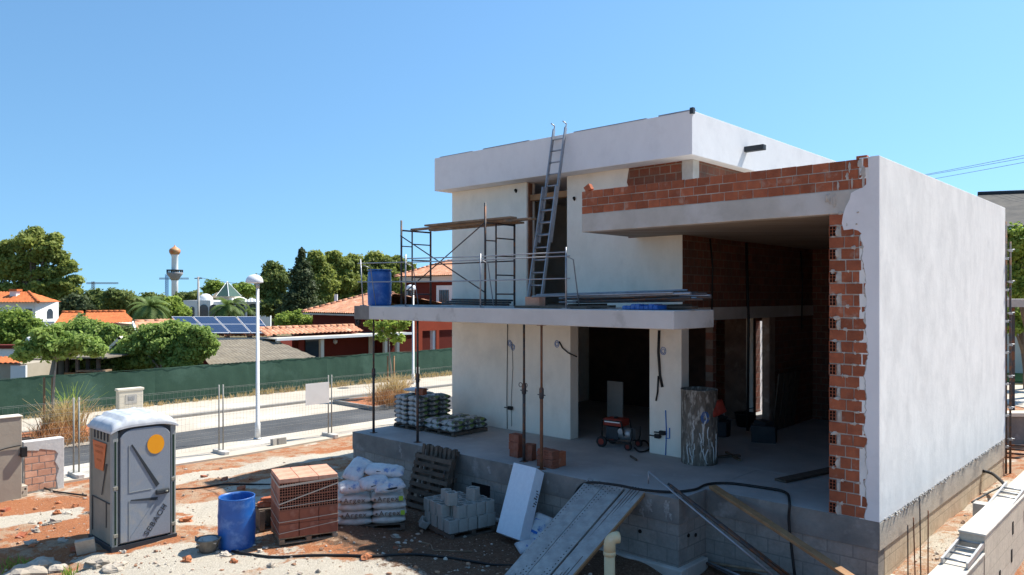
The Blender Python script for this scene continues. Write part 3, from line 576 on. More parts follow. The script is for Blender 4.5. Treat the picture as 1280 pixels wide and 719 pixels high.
# two-section ladder leaning on the roof edge
lad = thing('extension_ladder', 'long grey two section ladder leaning from the terrace to the roof edge', 'ladder', W(7.2, .2, TZ))
pb = on_b(669, 372, .25); a_b, _ = ab(pb.x, pb.y); pt = on_b(698, 166, 1.43); a_t, _ = ab(pt.x, pt.y)
B0 = W(a_b, .25, TZ); B1 = Vector(pt); LW = .40
ld = (B1 - B0).normalized(); sd = EX.copy(); nrm = ld.cross(sd).normalized(); LL = (B1 - B0).length
def ladder_section(t0, t1, off, lw, nm):
    m1 = MB()
    for s in (-1, 1):
        c = B0 + ld * ((t0 + t1) / 2) + sd * (s * lw / 2) + nrm * off; m1.box(c, (.03, .075, t1 - t0), (sd, nrm, ld))
    sec = obj(nm, m1, M['alu'], lad)
    t = t0 + .2
    while t < t1 - .1:
        m1 = MB(); m1.tube([B0 + ld * t - sd * (lw / 2) + nrm * off, B0 + ld * t + sd * (lw / 2) + nrm * off], .018, 6); obj('rung', m1, M['alu'], sec); t += .3
ladder_section(0, 2.9, -.05, .40, 'lower_section'); ladder_section(1.55, LL + .12, .03, .36, 'upper_section')
for s in (-1, 1):
    m1 = MB(); m1.tube([B1 + ld * .1 + sd * (s * .18) + nrm * .03, B1 + ld * .22 + sd * (s * .18) + nrm * .04, B1 + ld * .24 + sd * (s * .18 - .02) - nrm * .08], .016, 6); obj('top_hook', m1, M['steel'], lad)
# blue drum on the terrace
p = on_b(474.5, 380, -.15); a_, _ = ab(p.x, p.y)
def drum(root, c, r, h, mt, open_top=True, grime=None):
    m1 = MB(); prof = [(.001, .0), (r * .93, 0), (r * .97, .03)]
    for t in np.linspace(.06, .94, 16): prof.append((r * (.975 + .035 * math.sin(math.pi * t) + (.02 if abs(t - .33) < .035 or abs(t - .67) < .035 else 0)), h * t))
    prof += [(r * .98, h * .975), (r * .99, h), (r * .93, h), (r * .92, h * .95), (r * .93, h * .5), (r * .9, .04), (.001, .035)] if open_top else [(r * .9, h * .98), (r * .88, h), (.001, h * .99)]
    m1.lathe(c, prof, 28, None, False); return obj('shell', m1, mt, root)
td = thing('plastic_drum', 'blue plastic drum at the left end of the terrace', 'drum', W(a_, -.15, TZ)); drum(td, W(a_, -.15, TZ), .31, .93, M['blue'], False)
m1 = MB(); m1.lathe(W(a_, -.15, TZ + .922), [(.315, 0), (.325, .02), (.30, .035), (.001, .03)], 24, None, True); obj('lid', m1, M['blue'], td)
# steel tubes, blue sheet and odd timber lying at the right end of the terrace
for k in range(17):
    y = 372 + (k % 4) * 2.2; bb = random.uniform(-.5, .35); L_ = random.uniform(2.4, 3.6); a0 = random.uniform(2.75, 3.5)
    z = TZ + .14 + .05 * (k // 5); sk = random.uniform(-.03, .03)
    m1 = MB(); m1.tube([W(a0, bb, z + .03 + random.uniform(0, .06)), W(a0 + L_, bb + sk * 3, z + random.uniform(-.02, .03))], random.choice((.021, .024, .03)), 8)
    solid('scaffold_tube', m1, random.choice((M['steel_dark'], M['alu'], M['steel_dark'])), 'steel tube in the loose pile at the right end of the terrace', 'tube', W(a0, bb, z), 'steel tubes piled on the terrace')
for k, (a0, ln) in enumerate(((3.6, .5), (5.6, .5))):
    m1 = MB(); m1.box(W(a0, -.05, TZ + .05), (.1, 1.2, .1), (EX, EY, EZ)); solid('timber_bearer', m1, M['wood_dark'], ('timber bearer under the right end of the tube pile', 'timber bearer under the left end of the tube pile')[k], 'timber', W(a0, -.05, TZ))
m1 = MB(); p0, p1 = on_b(778, 384, -.7), on_b(822, 387, -.7); aL, _ = ab(p0.x, p0.y); aR, _ = ab(p1.x, p1.y)
for k in range(8):
    a0 = aR + (aL - aR) * k / 8; m1.gbox(a0, a0 + (aL - aR) / 8, -.72, -.35, TZ + .003, TZ + .09 + .02 * math.sin(k * 1.7))
solid('folded_tarp', m1, M['blue'], 'folded dark blue tarp on the terrace edge under the tubes', 'tarp', W(aR, -.6, TZ), bevel=.02)
for k, (px, ln, zz, bb) in enumerate(((690, 1.9, .03, -.6), (725, 1.6, .05, -.35), (850, .6, .05, -.3))):
    p = on_b(px, 381, bb); a0, _ = ab(p.x, p.y); m1 = MB(); m1.box(W(a0, bb, TZ + zz), (ln, .2, .05), (EX, (EY + EX * .1).normalized(), EZ))
    solid('loose_plank', m1, M['wood_dark'], ('flat plank on the terrace edge below the ladder foot', 'second plank beside the ladder foot, nearer the wall', 'short plank end under the right tip of the tube pile')[k], 'plank', W(a0, bb, TZ), bevel=.006)
p = on_b(669, 373, -.4); a0, _ = ab(p.x, p.y); m1 = MB(); m1.gbox(a0 - .2, a0 + .2, -.5, -.3, TZ + .003, TZ + .24); solid('hollow_brick', m1, M['brick_pale'], 'single terracotta brick standing at the ladder foot', 'brick', W(a0, -.4, TZ), bevel=.008)
p = on_b(636, 380, 1.4); a0, _ = ab(p.x, p.y)
for k in range(6):
    m1 = MB(); m1.tube([W(9.3 - .03 * k, 1.45 + .05 * (k % 2), TZ + .03 + .055 * (k // 2)), W(11.8 - .1 * k, 1.5 + .05 * (k % 2), TZ + .05 + .055 * (k // 2))], .026, 7)
    solid('scaffold_tube', m1, M['steel_dark'], 'steel tube lying on the terrace behind the scaffold', 'tube', W(9.3, 1.4, TZ), 'tubes behind the scaffold')
m1 = MB(); m1.gbox(7.2, 11.3, -.55, -.15, TZ + .003, TZ + .035); solid('plastic_sheet', m1, M['alu'], 'grey plastic sheet lying flat under the scaffold', 'sheet', W(8, -.3, TZ))
# black ring hanging below the slab's left corner
p = on_b(447.5, 400, -.8); m1 = MB(); m1.tube([p + EX * (.07 * math.cos(t)) + EZ * (.13 * math.sin(t)) for t in np.linspace(0, 2 * math.pi, 15)], .035, 7, None, False)
m1.tube([p + EZ * .12, p + EZ * .3], .012, 6); solid('cable_ring', m1, M['black'], 'black cable ring hanging under the left corner of the terrace', 'cable', p)

# ------------------------------------------------------------------ props under the terrace
for k, (px, py, mt, lab, wob) in enumerate(((467, 541, 'steel_dark', 'black steel prop nearest the left corner of the platform', 0), (522, 553, 'steel_dark', 'black steel prop in front of the cement bag stacks', .01), (655, 577, 'steel_dark', 'black steel prop with a wire loop beside the brick stacks', 0), (675.5, 587, 'rust', 'rusty orange steel prop behind the stack of thin bricks', 0))):
    p = gp(px, py, FZ); p.y = min(p.y, 1e9); a, b = ab(p.x, p.y); b = max(b, -.85); p = W(a, b, FZ)
    t = thing('steel_prop', lab, 'prop', p); top = 2.915 + FZ
    m1 = MB(); m1.tube([p + EZ * .012, p + EZ * 1.62], .033, 10); obj('outer_tube', m1, M[mt], t)
    m1 = MB(); m1.tube([p + EZ * 1.5, Vector((p.x, p.y, top - .012))], .024, 10); obj('inner_tube', m1, M[mt], t)
    for z in (.006, top - FZ - .006): m1 = MB(); m1.box(p + EZ * z, (.14, .14, .012), (EX, EY, EZ)); obj('plate', m1, M[mt], t)
    m1 = MB(); m1.lathe(p + EZ * 1.42, [(.034, 0), (.048, .02), (.048, .2), (.034, .23)], 12, None, False); m1.tube([p + EZ * 1.5 - EX * .1, p + EZ * 1.5 + EX * .1], .011, 6); obj('collar', m1, M['steel_dark'], t)
    if k == 2:
        m1 = MB(); c = p + EZ * 1.62 - EY * .03
        for s in (-1, 1): m1.tube([c + EX * (s * (.07 + .05 * math.cos(q))) + EZ * (.045 * math.sin(q)) for q in np.linspace(0, 6.28, 12)], .008, 5, None, False)
        obj('wire_loop', m1, M['steel_dark'], t)

# ------------------------------------------------------------------ bags
def bag_mesh(l, w_, h, seed, sag=.0, nu=22, nv=14):
    m1 = MB(); rings = []
    for i in range(nu + 1):
        s = -1 + 2 * i / nu; e = (1 - abs(s) ** 3.2) ** .5 if abs(s) < 1 else 0
        hh = h * (.10 + .90 * e); ww = w_ * (.90 + .10 * (1 - abs(s) ** 4)); ring = []
        for k in range(nv):
            t = 2 * math.pi * k / nv; cx, cz = math.cos(t), math.sin(t)
            y = math.copysign(abs(cx) ** .62, cx) * ww / 2; z = math.copysign(abs(cz) ** .75, cz) * hh / 2
            n_ = mnoise.fractal((s * 2.2 + seed * 5.3, y * 7, z * 9 + seed), 1, 2, 3)
            ring.append(Vector((s * l / 2, y * (1 + .06 * n_), z * (1 + .14 * n_) - sag * s * s + .006 * n_)))
        rings.append(ring)
    m1.ring(rings, True, True); return m1
def placed(mb, c, ax):
    o = MB(); o.f, o.r, o.sm = mb.f, mb.r, mb.sm
    o.v = [tuple(Vector(c) + ax[0] * p[0] + ax[1] * p[1] + ax[2] * p[2]) for p in mb.v]; return o
def frame(ang, tilt=0, roll=0):
    x = Vector((math.cos(ang), math.sin(ang), 0)); y = Vector((-math.sin(ang), math.cos(ang), 0)); z = EZ.copy()
    x2 = (x * math.cos(tilt) + z * math.sin(tilt)); z2 = (z * math.cos(tilt) - x * math.sin(tilt))
    y2 = y * math.cos(roll) + z2 * math.sin(roll); z3 = z2 * math.cos(roll) - y * math.sin(roll); return (x2, y2, z3)
def pallet(name, lab, c, ax, l, d, mt, h=.13, slats=7, group=None):
    t = thing(name, lab, 'pallet', c, group); c = Vector(c)
    for k in range(slats):
        y = -d / 2 + d * (k + .5) / slats; m1 = MB(); m1.box(c + ax[1] * y + ax[2] * (h - .011), (l, d / slats * .62, .022), ax); obj('deck_board', m1, mt, t)
    for k in range(3):
        x = (-1 + k) * (l / 2 - .05); m1 = MB(); m1.box(c + ax[0] * x + ax[2] * (h / 2 - .012 + .011), (.09, d, h - .044), ax); obj('bearer', m1, mt, t)
    for k in (-1, 0, 1): m1 = MB(); m1.box(c + ax[1] * (k * (d / 2 - .05)) + ax[2] * .011, (l, .09, .022), ax); obj('base_board', m1, mt, t)
    return t
def share(o, loc, ax=None, lab=None):
    c = o.copy(); COL.objects.link(c); c.location = loc
    if lab: c['label'] = lab
    return c
ORD = ('first', 'second', 'third', 'fourth', 'fifth', 'sixth', 'seventh', 'eighth')
# two stacks of cement bags on the platform
def cement_stack(p_left, p_right, layers, dep, lab, grp, seed):
    a, b = ab(p_left.x, p_left.y); a2, b2 = ab(p_right.x, p_right.y); wd = a - a2; bw = wd / 2 - .008; n = 3
    t = pallet('pallet', 'grey pallet under the ' + grp, W((a + a2) / 2, b + dep / 2, FZ), (EX, EY, EZ), wd, dep, M['wood_dark'], .11)
    protos = []
    for q in range(3):
        o = solid('cement_bag', placed(bag_mesh(bw * 1.04, dep / n * 1.04, .155, seed + q), (0, 0, 0), (EX, EY, EZ)), M['bag_grey'], lab, 'bag', (0, 0, 0), 'bags in the ' + grp); protos.append(o)
    first = set()
    for Lr in range(layers):
        for i in range(2):
            for j in range(n):
                k = random.randrange(3); pos = W(a - wd * (i + .5) / 2 + random.uniform(-.015, .015), b + dep * (j + .5) / n + random.uniform(-.012, .012), FZ + .11 + .066 + Lr * .125)
                if k not in first: first.add(k); o = protos[k]; o.location = pos
                else: o = share(protos[k], pos)
                o.rotation_euler = (random.uniform(-.03, .03), random.uniform(-.03, .03), random.uniform(-.03, .03))
                o['label'] = 'grey green cement bag, %s layer up in the %s stack, %s row, %s' % (ORD[Lr], 'tall' if layers > 3 else 'low', ('front', 'middle', 'rear')[j], ('left', 'right')[i])
    for k in range(3):
        if k not in first: bpy.data.objects.remove(protos[k])
    return a, b, wd
sa = cement_stack(gp(492, 533.5, FZ), gp(528, 539, FZ), 6, 1.1, 'grey cement bag with green print in the tall stack on the platform', 'tall cement bag stack', 3)
sb = cement_stack(gp(530.5, 540, FZ), gp(568.8, 546.5, FZ), 2, 1.2, 'grey cement bag with green print in the low stack by the wall', 'low cement bag stack', 9)
m1 = MB(); ctr = W(sa[0] - sa[2] * .83, sa[1] + .2, FZ + 1.0); m1.box(ctr, (.25, .2, .17), frame(HOUSE_ROT + .3)); solid('hollow_brick', m1, M['brick'], 'single red brick resting on top of the tall cement bag stack', 'brick', ctr, bevel=.008)
m1 = placed(bag_mesh(.55, .5, .1, 77), W(sa[0] - sa[2] * .3, sa[1] + .5, FZ + .98), frame(HOUSE_ROT + .1)); solid('plastic_wrap', m1, M['bag_blue'], 'crumpled clear wrap on top of the tall cement bag stack', 'plastic wrap', W(sa[0], sa[1], FZ))

# expanded clay bags on the ground
p0, p1 = gp(422.4, 658.5, -.05), gp(506.7, 653.5, -.05); bang = math.atan2(p1.y - p0.y, p1.x - p0.x); bx = frame(bang); bwid = (p1 - p0).length; bdep = 1.0
bc = p0 + bx[0] * (bwid / 2) + bx[1] * (bdep / 2); gz = hz(bc.x, bc.y); bc.z = gz
pallet('pallet', 'dark pallet under the white bags with brown lettering', bc, bx, bwid, bdep, M['wood_dark'], .12)
LH = .142
for Lr in range(4):
    for i in range(2):
        for j in range(2):
            front = j == 0
            lab = 'white bag of expanded clay in the strapped stack, ' + (('bottom', 'second', 'third', 'top')[Lr] + ' layer, ' + ('left' if i == 0 else 'right') + ' front' if front else ('bottom', 'second', 'third', 'top')[Lr] + ' layer, ' + ('left' if i == 0 else 'right') + ' rear')
            c = bc + bx[0] * (bwid * (-.25 + .5 * i) + random.uniform(-.02, .02)) + bx[1] * (bdep * (-.25 + .5 * j) - .0) + EZ * (.12 + LH * (Lr + .5))
            t = thing('aggregate_bag', lab, 'bag', c, 'white lettered bags stacked on the pallet')
            obj('sack', placed(bag_mesh(bwid / 2 * 1.03, bdep / 2 * 1.04, LH * 1.24, 20 + Lr * 4 + i * 2 + j), c, bx), M['bag'], t)
            if front and Lr in (1, 3):
                f_ = c - bx[1] * (bdep / 4 * 1.04 + .022) + EZ * .012
                text('lettering', 'Argex', .135, f_, bx[0], EZ, M['lettering_brown'], t)
                m1 = MB(); m1.lathe(f_ - bx[0] * .255, [(.001, -.024), (.02, -.012), (.02, .012), (.001, .024)], 8); obj('printed_mark', m1, M['lettering_brown'], t)
                if i == 1: m1 = MB(); m1.box(f_ + bx[0] * .255 + bx[1] * .01, (.08, .012, .09), bx); obj('green_print', m1, M['lime'], t)
for k, (px, py, l, wd, h, an, ti, ro, lab) in enumerate(((447, 587, .66, .4, .22, 1.0, .45, .35, 'crumpled blue and white bag propped up at the top left of the heap'), (481, 588, .78, .42, .20, -.12, -.1, .15, 'long white bag with blue print lying across the top of the heap'), (441, 608, .56, .4, .20, .1, .05, .2, 'white bag at the left end of the top heap'), (468, 603, .58, .4, .19, .25, .1, .25, 'rolled white bag in the middle of the top heap'), (486, 607, .62, .34, .18, .22, .08, .3, 'white bag at the front right of the top heap'))):
    Yd = bc.y - .3 + (.35 if k < 2 else 0); c = at(px, py, Yd); fr = frame(bang + an, ti, ro)
    t = thing('loose_bag', lab, 'bag', c, 'loose bags heaped on the stack'); obj('sack', placed(bag_mesh(l, wd, h, 60 + k), c, fr), M['bag_blue'], t)
    m1 = MB(); f_ = c - fr[1] * (wd * .42) + fr[2] * .02; m1.box(f_, (l * .4, .05, h * .28), fr, None, .01); obj('printed_mark', m1, M['lettering'], t, None, .01)

# strapped pack of hollow bricks
p0, p1 = gp(349, 684.5, 0), gp(422.5, 674, 0); kang = math.atan2(p1.y - p0.y, p1.x - p0.x); kx = frame(kang); kw = (p1 - p0).length; kd = .92
kc = p0 + kx[0] * (kw / 2) + kx[1] * (kd / 2); kc.z = hz(kc.x, kc.y) - .0
pallet('pallet', 'pallet under the strapped pack of hollow bricks', kc, kx, kw, kd, M['wood'], .11)
def hollow_brick(l, d, h, nx_, nz_, name, lab, grp, mt):           # body with open cells on the -y face
    t = thing(name, lab, 'brick', (0, 0, 0), grp); m1 = MB(); w0 = .008
    m1.box((0, .02, 0), (l, d - .04, h)); hm = MB(); 
    for k in range(nx_ + 1): hm.box((-l / 2 + w0 / 2 + (l - w0) * k / nx_, -d / 2 + .02, 0), (w0, .04, h), None, .5)
    for k in range(nz_ + 1): hm.box((0, -d / 2 + .0205, -h / 2 + w0 / 2 + (h - w0) * k / nz_), (l, .039, w0), None, .5)
    b = MB(); b.box((0, -d / 2 + .036, 0), (l - .02, .012, h - .02))
    obj('block', m1, mt, t, None, .004); obj('open_cells', hm, mt, t); obj('cell_shade', b, M['hole'], t); return t
LZ = .245
lb = None; rows = ((0, 'plain'), (1, 'plain'), (2, 'holes'), (3, 'holes'))
pk = {}
def put_brick(kind, l, d, h, c, ang, lab=''):
    t = put_brick0(kind, l, d, h, c, ang); t['label'] = lab; return t
def put_brick0(kind, l, d, h, c, ang):
    key = (kind, l, d)
    if key not in pk:
        if kind == 'plain':
            t = thing('hollow_brick', 'large smooth faced brick in the lower half of the strapped pack', 'brick', (0, 0, 0), 'smooth faced bricks in the strapped pack'); m1 = MB(); m1.box((0, 0, 0), (l, d, h), None, .35); obj('block', m1, M['brick_dull'], t, None, .006)  # dull brick colour also carries the shade on the pack's face
        else: t = hollow_brick(l, d, h, 11, 5, 'hollow_brick', 'large brick with open cells showing in the upper half of the strapped pack', 'open celled bricks in the strapped pack', M['brick_cell'])
        pk[key] = t; t.location = c; t.rotation_euler = (0, 0, ang); return t
    return dup(pk[key], c, ang)
for Lr, kind in rows:
    z = kc.z + .11 + LZ * (Lr + .5)
    ncol = 3 if kind == 'plain' else 2
    for i in range(ncol):
        for j in range(2): put_brick(kind, kw / ncol - .006, kd / 2 - .006, LZ - .005, kc - EZ * kc.z + EZ * z + kx[0] * (kw * (-.5 + (i + .5) / ncol) + random.uniform(-.004, .004)) + kx[1] * (kd * (-.25 + .5 * j)), kang + random.uniform(-.008, .008), '%s brick in the strapped pack, %s layer up, %s from the left, %s' % ('smooth faced' if kind == 'plain' else 'open celled', ORD[Lr], ORD[i], ('front', 'rear')[j]))
ct = 0
for i in range(3):
    for j in range(3):
        c = kc + EZ * (.11 + LZ * 4 + .037) + kx[0] * (kw * (-.5 + (i + .5) / 3)) + kx[1] * (kd * (-.5 + (j + .5) / 3)); m1 = MB()
        if ct == 0: m1.box((0, 0, 0), (kw / 3 - .008, kd / 3 - .008, .07)); o0 = solid('flat_brick', m1, M['brick_pale'], 'flat sunlit brick in the top course of the strapped pack', 'brick', (0, 0, 0), 'flat bricks on top of the pack', .004); o = o0
        else: o = share(o0, (0, 0, 0))
        o.location = c; o.rotation_euler = (0, 0, kang + random.uniform(-.01, .01)); ct += 1; o['label'] = 'flat sunlit brick on top of the strapped pack, %s row back, %s from the left' % (ORD[j], ORD[i])  # pale colour puts the sun on the pack's top into the brick
def strap(z0, z1, lab, wd=.011):
    m1 = MB(); e = .006; cs = [(-1, -1, z0), (1, -1, z1), (1, 1, (z0 + z1) / 2), (-1, 1, (z0 + z1) / 2)]
    P_ = [kc + kx[0] * (sx_ * (kw / 2 + e)) + kx[1] * (sy_ * (kd / 2 + e)) + EZ * z for sx_, sy_, z in cs]
    for k in range(4):
        q0, q1 = P_[k], P_[(k + 1) % 4]; d = (q1 - q0).normalized(); n_ = d.cross(EZ); m1.box((q0 + q1) / 2, ((q1 - q0).length, .004, wd), (d, n_, EZ))
    solid('packing_strap', m1, M['strap'], lab, 'strap', kc)
strap(.20, .30, 'pale strap round the pack of bricks, lowest band'); strap(.40, .44, 'pale strap round the pack of bricks above the lowest band'); strap(1.03, 1.09, 'broad pale strap round the top course of the brick pack', .035); strap(.72, 1.0, 'slanting pale strap across the open celled bricks', .022); strap(.66, .70, 'thin pale strap between smooth and open celled bricks')
# small pallet with a few bricks left of it
c = gp(338, 657, 0); c.z = hz(c.x, c.y); pallet('pallet', 'small pallet with a few bricks between blue drum and brick pack', c, frame(kang + .1), .55, .6, M['wood_dark'], .4, 4)
for k, (dx, dy, dz, an) in enumerate(((-.08, -.15, .45, .1), (.1, -.12, .45, .2), (0, .1, .45, .4), (.02, -.14, .54, .3), (-.12, .18, .45, .9))):
    m1 = MB(); m1.box((0, 0, 0), (.22, .13, .085)); o = solid('brick', m1, M['brick'], 'loose red brick on the small pallet beside the blue drum', 'brick', (0, 0, 0), 'bricks on the small pallet', .005); o.location = c + Vector((dx, dy, dz)); o.rotation_euler = (0, 0, an)

# blue drum and rubber bucket
c = gp(296, 683, 0); c.z = hz(c.x, c.y) - .01; d_ = thing('plastic_drum', 'open blue plastic drum with a worn base standing on pale dust', 'drum', c); drum(d_, c, .315, .92, M['blue']); m1 = MB(); m1.lathe(c, [(.30, .28), (.31, .285), (.31, .29)], 20, None, False)
def bucket(c, r0, r1, h, mt, lab, mix=True, bail=False):
    t = thing('rubber_bucket', lab, 'bucket', c); m1 = MB(); m1.lathe(c, [(.001, 0), (r0, 0), (r1, h - .015), (r1 + .014, h - .012), (r1 + .014, h), (r1 - .012, h), (r0 - .012, .02), (.001, .02)], 22, None, False); obj('tub', m1, mt, t)
    if mix:
        m1 = MB(); m1.blob(c + EZ * (h * .8), (r1 * .88, r1 * .88, .06), 5, 7, 14, .2); obj('mortar_mix', m1, M['mortar'], t)
    for s in (-1, 1):
        m1 = MB(); m1.tube([c + EZ * (h - .01) + Vector((s * r1, -.05, 0)), c + EZ * (h + .03) + Vector((s * (r1 + .02), 0, 0)), c + EZ * (h - .01) + Vector((s * r1, .05, 0))], .01, 6); obj('handle', m1, mt, t)
    if bail:
        m1 = MB(); m1.tube([c + EZ * h - EX * .05, c + EZ * (h + .12) + EX * .1, c + EZ * (h + .17) + EX * .28], .012, 6); obj('trowel_handle', m1, M['black'], t)
c = gp(260, 691, 0); c.z = hz(c.x, c.y); bucket(c, .135, .2, .22, mat('grey_rubber', (.11, .11, .10), (.19, .18, .165), 9, rough=.85), 'dusty grey rubber bucket of mortar in front of the blue drum')
# portable toilet
pf = gp(140, 692, -.02); pa_, pb_ = ab(pf.x, pf.y); PW, PD, PH = 1.10, 1.10, 2.02
pz = hz(*(W(pa_ + PD / 2, pb_ + PW / 2, 0)[:2])) - .01; pz = pf.z
def PT(dep, wid, z): return W(pa_ + dep, pb_ + wid, pz + z)                         # dep: back from the door, wid: along the door, from its left
ptl = thing('portable_toilet', 'grey portable toilet with white moulded roof and orange round sticker', 'portable toilet', PT(PD / 2, PW / 2, 0))
def pbox(mb, d0, d1, w0, w1, z0, z1): return mb.gbox(pa_ + d0, pa_ + d1, pb_ + w0, pb_ + w1, pz + z0, pz + z1)
m1 = MB(); pbox(m1, -.02, PD + .02, -.02, PW + .02, 0, .10); obj('skid_base', m1, M['ptl_dark'], ptl, None, .01)
m1 = MB(); pbox(m1, .03, PD, .012, PW, .10, PH - .1); obj('cabin', m1, M['ptl_side'], ptl, None, .012)
for w0 in (0, PW - .1):
    m1 = MB(); pbox(m1, -.012, .1, w0, w0 + .1, .06, PH - .08); cp_ = obj('corner_post', m1, M['ptl_post'], ptl, None, .015)
    for z0, z1 in ((.30, .98), (1.08, 1.78), (.12, .24)): m1 = MB(); pbox(m1, -.018, -.011, w0 + .035, w0 + .065, z0, z1); obj('slot', m1, M['ptl_green'], cp_)
    for z in (.27, 1.03): m1 = MB(); pbox(m1, -.03, -.01, w0 + .01, w0 + .09, z - .03, z + .03); obj('hinge_clip', m1, M['ptl_side'], cp_, None, .008)
for d0 in (PD - .09,):
    m1 = MB(); pbox(m1, d0, PD + .012, -.006, .1, .06, PH - .08); obj('corner_post', m1, M['ptl_side'], ptl, None, .015)
dw0, dw1, dz0, dz1 = .125, PW - .115, .13, 1.955
pts = [PT(-.03, dw0, dz0), PT(-.03, dw1, dz0)]
def arch(w_): u = (w_ - dw0) / (dw1 - dw0); return dz1 - .13 * abs(2 * u - 1) ** 5
for k in range(25): w_ = dw1 + (dw0 - dw1) * k / 24; pts.append(PT(-.03, w_, arch(w_)))
m1 = MB(); m1.prism(pts, -EX * .055); door = obj('door', m1, M['ptl'], ptl, None, .012)
pts2 = [PT(-.004, dw0 - .04, dz0)] + [PT(-.004, dw1 + .03, dz0)] + [PT(-.004, dw1 + .03 + (dw0 - dw1 - .07) * k / 24, arch(dw1 + (dw0 - dw1) * k / 24) + .05) for k in range(25)]
m1 = MB(); m1.prism(pts2, -EX * .03); obj('door_recess', m1, M['ptl_dark'], ptl)
def dline(mb, w0, z0, w1, z1, wa, wb, lift=.034, th_=.006):
    p_, q_ = PT(-lift, w0, z0), PT(-lift, w1, z1); d = (q_ - p_).normalized(); s = d.cross(EX); mb.prism([p_ - s * wa, p_ + s * wa, q_ + s * wb, q_ - s * wb], EX * th_)
def dw(u): return dw0 + (dw1 - dw0) * u
m1 = MB(); dline(m1, dw(.22), 1.70, dw(.74), .97, .012, .035); obj('door_groove', m1, M['ptl_dark'], door)
m1 = MB(); dline(m1, dw(.20), .80, dw(.74), .75, .008, .026); obj('door_groove', m1, M['ptl_dark'], door)
m1 = MB(); dline(m1, dw(.76), .77, dw(.20), .20, .018, .006); obj('door_groove', m1, M['ptl'], door)
for seg in ((.17, .16, .17, .8), (.17, .93, .17, 1.70), (.17, .93, .62, .93)):
    m1 = MB(); dline(m1, dw(seg[0]), seg[1], dw(seg[2]), seg[3], .004, .004, .032, .006); obj('door_rib', m1, M['ptl_post'], door)
m1 = MB(); cst = PT(-.036, dw(.70), 1.66); m1.prism([cst + EY * (.15 * math.cos(t)) + EZ * (.16 * math.sin(t)) for t in np.linspace(0, 2 * math.pi, 33)[:-1]], EX * .004); obj('round_sticker', m1, M['orange'], door)
m1 = MB(); c = PT(-.055, dw(.83), .86); m1.box(c, (.05, .25, .09), (EX, EY, EZ)); hd = obj('latch_handle', m1, M['ptl_dark'], door, None, .025)
m1 = MB(); m1.lathe(PT(-.09, dw(.90), .86) , [(.001, -.012), (.022, -.012), (.022, .012), (.001, .012)], 10); obj('latch_dot', m1, M['ptl_side'], hd)
dirt = (EY * .62 + EZ * .78).normalized(); text('lettering', 'SEBACH', .13, PT(-.034, dw(.70), .405), dirt, EX.cross(dirt) * 1.0 if EX.cross(dirt).z > 0 else -EX.cross(dirt), M['lettering'], door, .004)
# left flank: sign, grooves, panel lines, louvres
sgn = [PT(.30, -.004, 1.78), PT(.86, -.004, 1.72), PT(.76, -.004, 1.32), PT(.42, -.004, 1.26)]
def flank(pts, nm, mt, th_=.006): m1 = MB(); m1.prism(pts, -EY * th_); return obj(nm, m1, mt, ptl)
sgo = flank([q - EY * .004 for q in [PT(.26, 0, 1.72), PT(.92, 0, 1.72), PT(.80, 0, 1.26), PT(.40, 0, 1.26)]], 'orange_sign', M['orange_red'])
for z, w0, w1 in ((1.62, .40, .80), (1.53, .43, .77), (1.40, .48, .70)):
    m1 = MB(); m1.prism([PT(w0, -.012, z), PT(w1, -.012, z), PT(w1, -.012, z + .035), PT(w0, -.012, z + .035)], -EY * .002); obj('faded_print', m1, mat('faded_orange_print', (.42, .12, .04), (.5, .15, .05), 30, bump=0) if 'faded_orange_print' not in bpy.data.materials else bpy.data.materials['faded_orange_print'], sgo)
flank([PT(.24, -.002, 1.40), PT(.28, -.002, 1.40), PT(.50, -.002, .86), PT(.47, -.002, .86)], 'flank_groove', M['ptl_dark'])
for (d0, z0, d1, z1) in ((.12, .77, .98, .77), (.28, .36, .28, .77), (.96, .2, .96, .77)):
    m1 = MB(); p_, q_ = PT(d0, -.0, z0), PT(d1, -.0, z1); d = (q_ - p_).normalized(); m1.box((p_ + q_) / 2, ((q_ - p_).length, .012, .014), (d, EY, d.cross(EY))); obj('panel_line', m1, M['ptl_dark'], ptl)
for k in range(5): m1 = MB(); pbox(m1, .2 + .16 * k, .24 + .16 * k, -.003, .02, 1.76, 1.9); obj('louvre', m1, M['ptl_dark'], ptl)
# roof: moulded dome, raised above the door
NR = 28; m1 = MB(); grid = []
for i in range(NR + 1):
    for j in range(NR + 1):
        d = -.045 + (PD + .075) * i / NR; wd = -.03 + (PW + .06) * j / NR; u = (2 * j / NR - 1); v_ = (2 * i / NR - 1)
        e = min(1, (1 - abs(u)) * 7) * min(1, (1 - abs(v_)) * 7); e = e ** .5
        z = PH - .075 + .075 * e + .10 * (1 - abs(u) ** 4) * (.82 + .18 * (1 - v_ * v_)) + .045 * (1 - sstep(abs(u), .56, .64)) * e + .02 * (1 - sstep(abs(abs(u) - .3), .02, .06)) * e
        z += .012 * sstep(math.cos(v_ * 3 * math.pi), .6, .95) * e
        grid.append(PT(d, wd, z))
n_ = len(m1.v); m1.v += [tuple(p_) for p_ in grid]
for i in range(NR):
    for j in range(NR): q = i * (NR + 1) + j; m1.f.append((q, q + 1, q + NR + 2, q + NR + 1)); m1.r.append(.5); m1.sm.append(True)
ptl.scale = (1, 1, 1.085)
rim = [j for j in range(NR + 1)] + [i * (NR + 1) + NR for i in range(1, NR + 1)] + [NR * (NR + 1) + j for j in range(NR - 1, -1, -1)] + [i * (NR + 1) for i in range(NR - 1, 0, -1)]
k0 = len(m1.v); m1.v += [(m1.v[q][0], m1.v[q][1], m1.v[q][2] - .035) for q in rim]
for k in range(len(rim)): k2 = (k + 1) % len(rim); m1.f.append((rim[k], k0 + k, k0 + k2, rim[k2])); m1.r.append(.5); m1.sm.append(False)
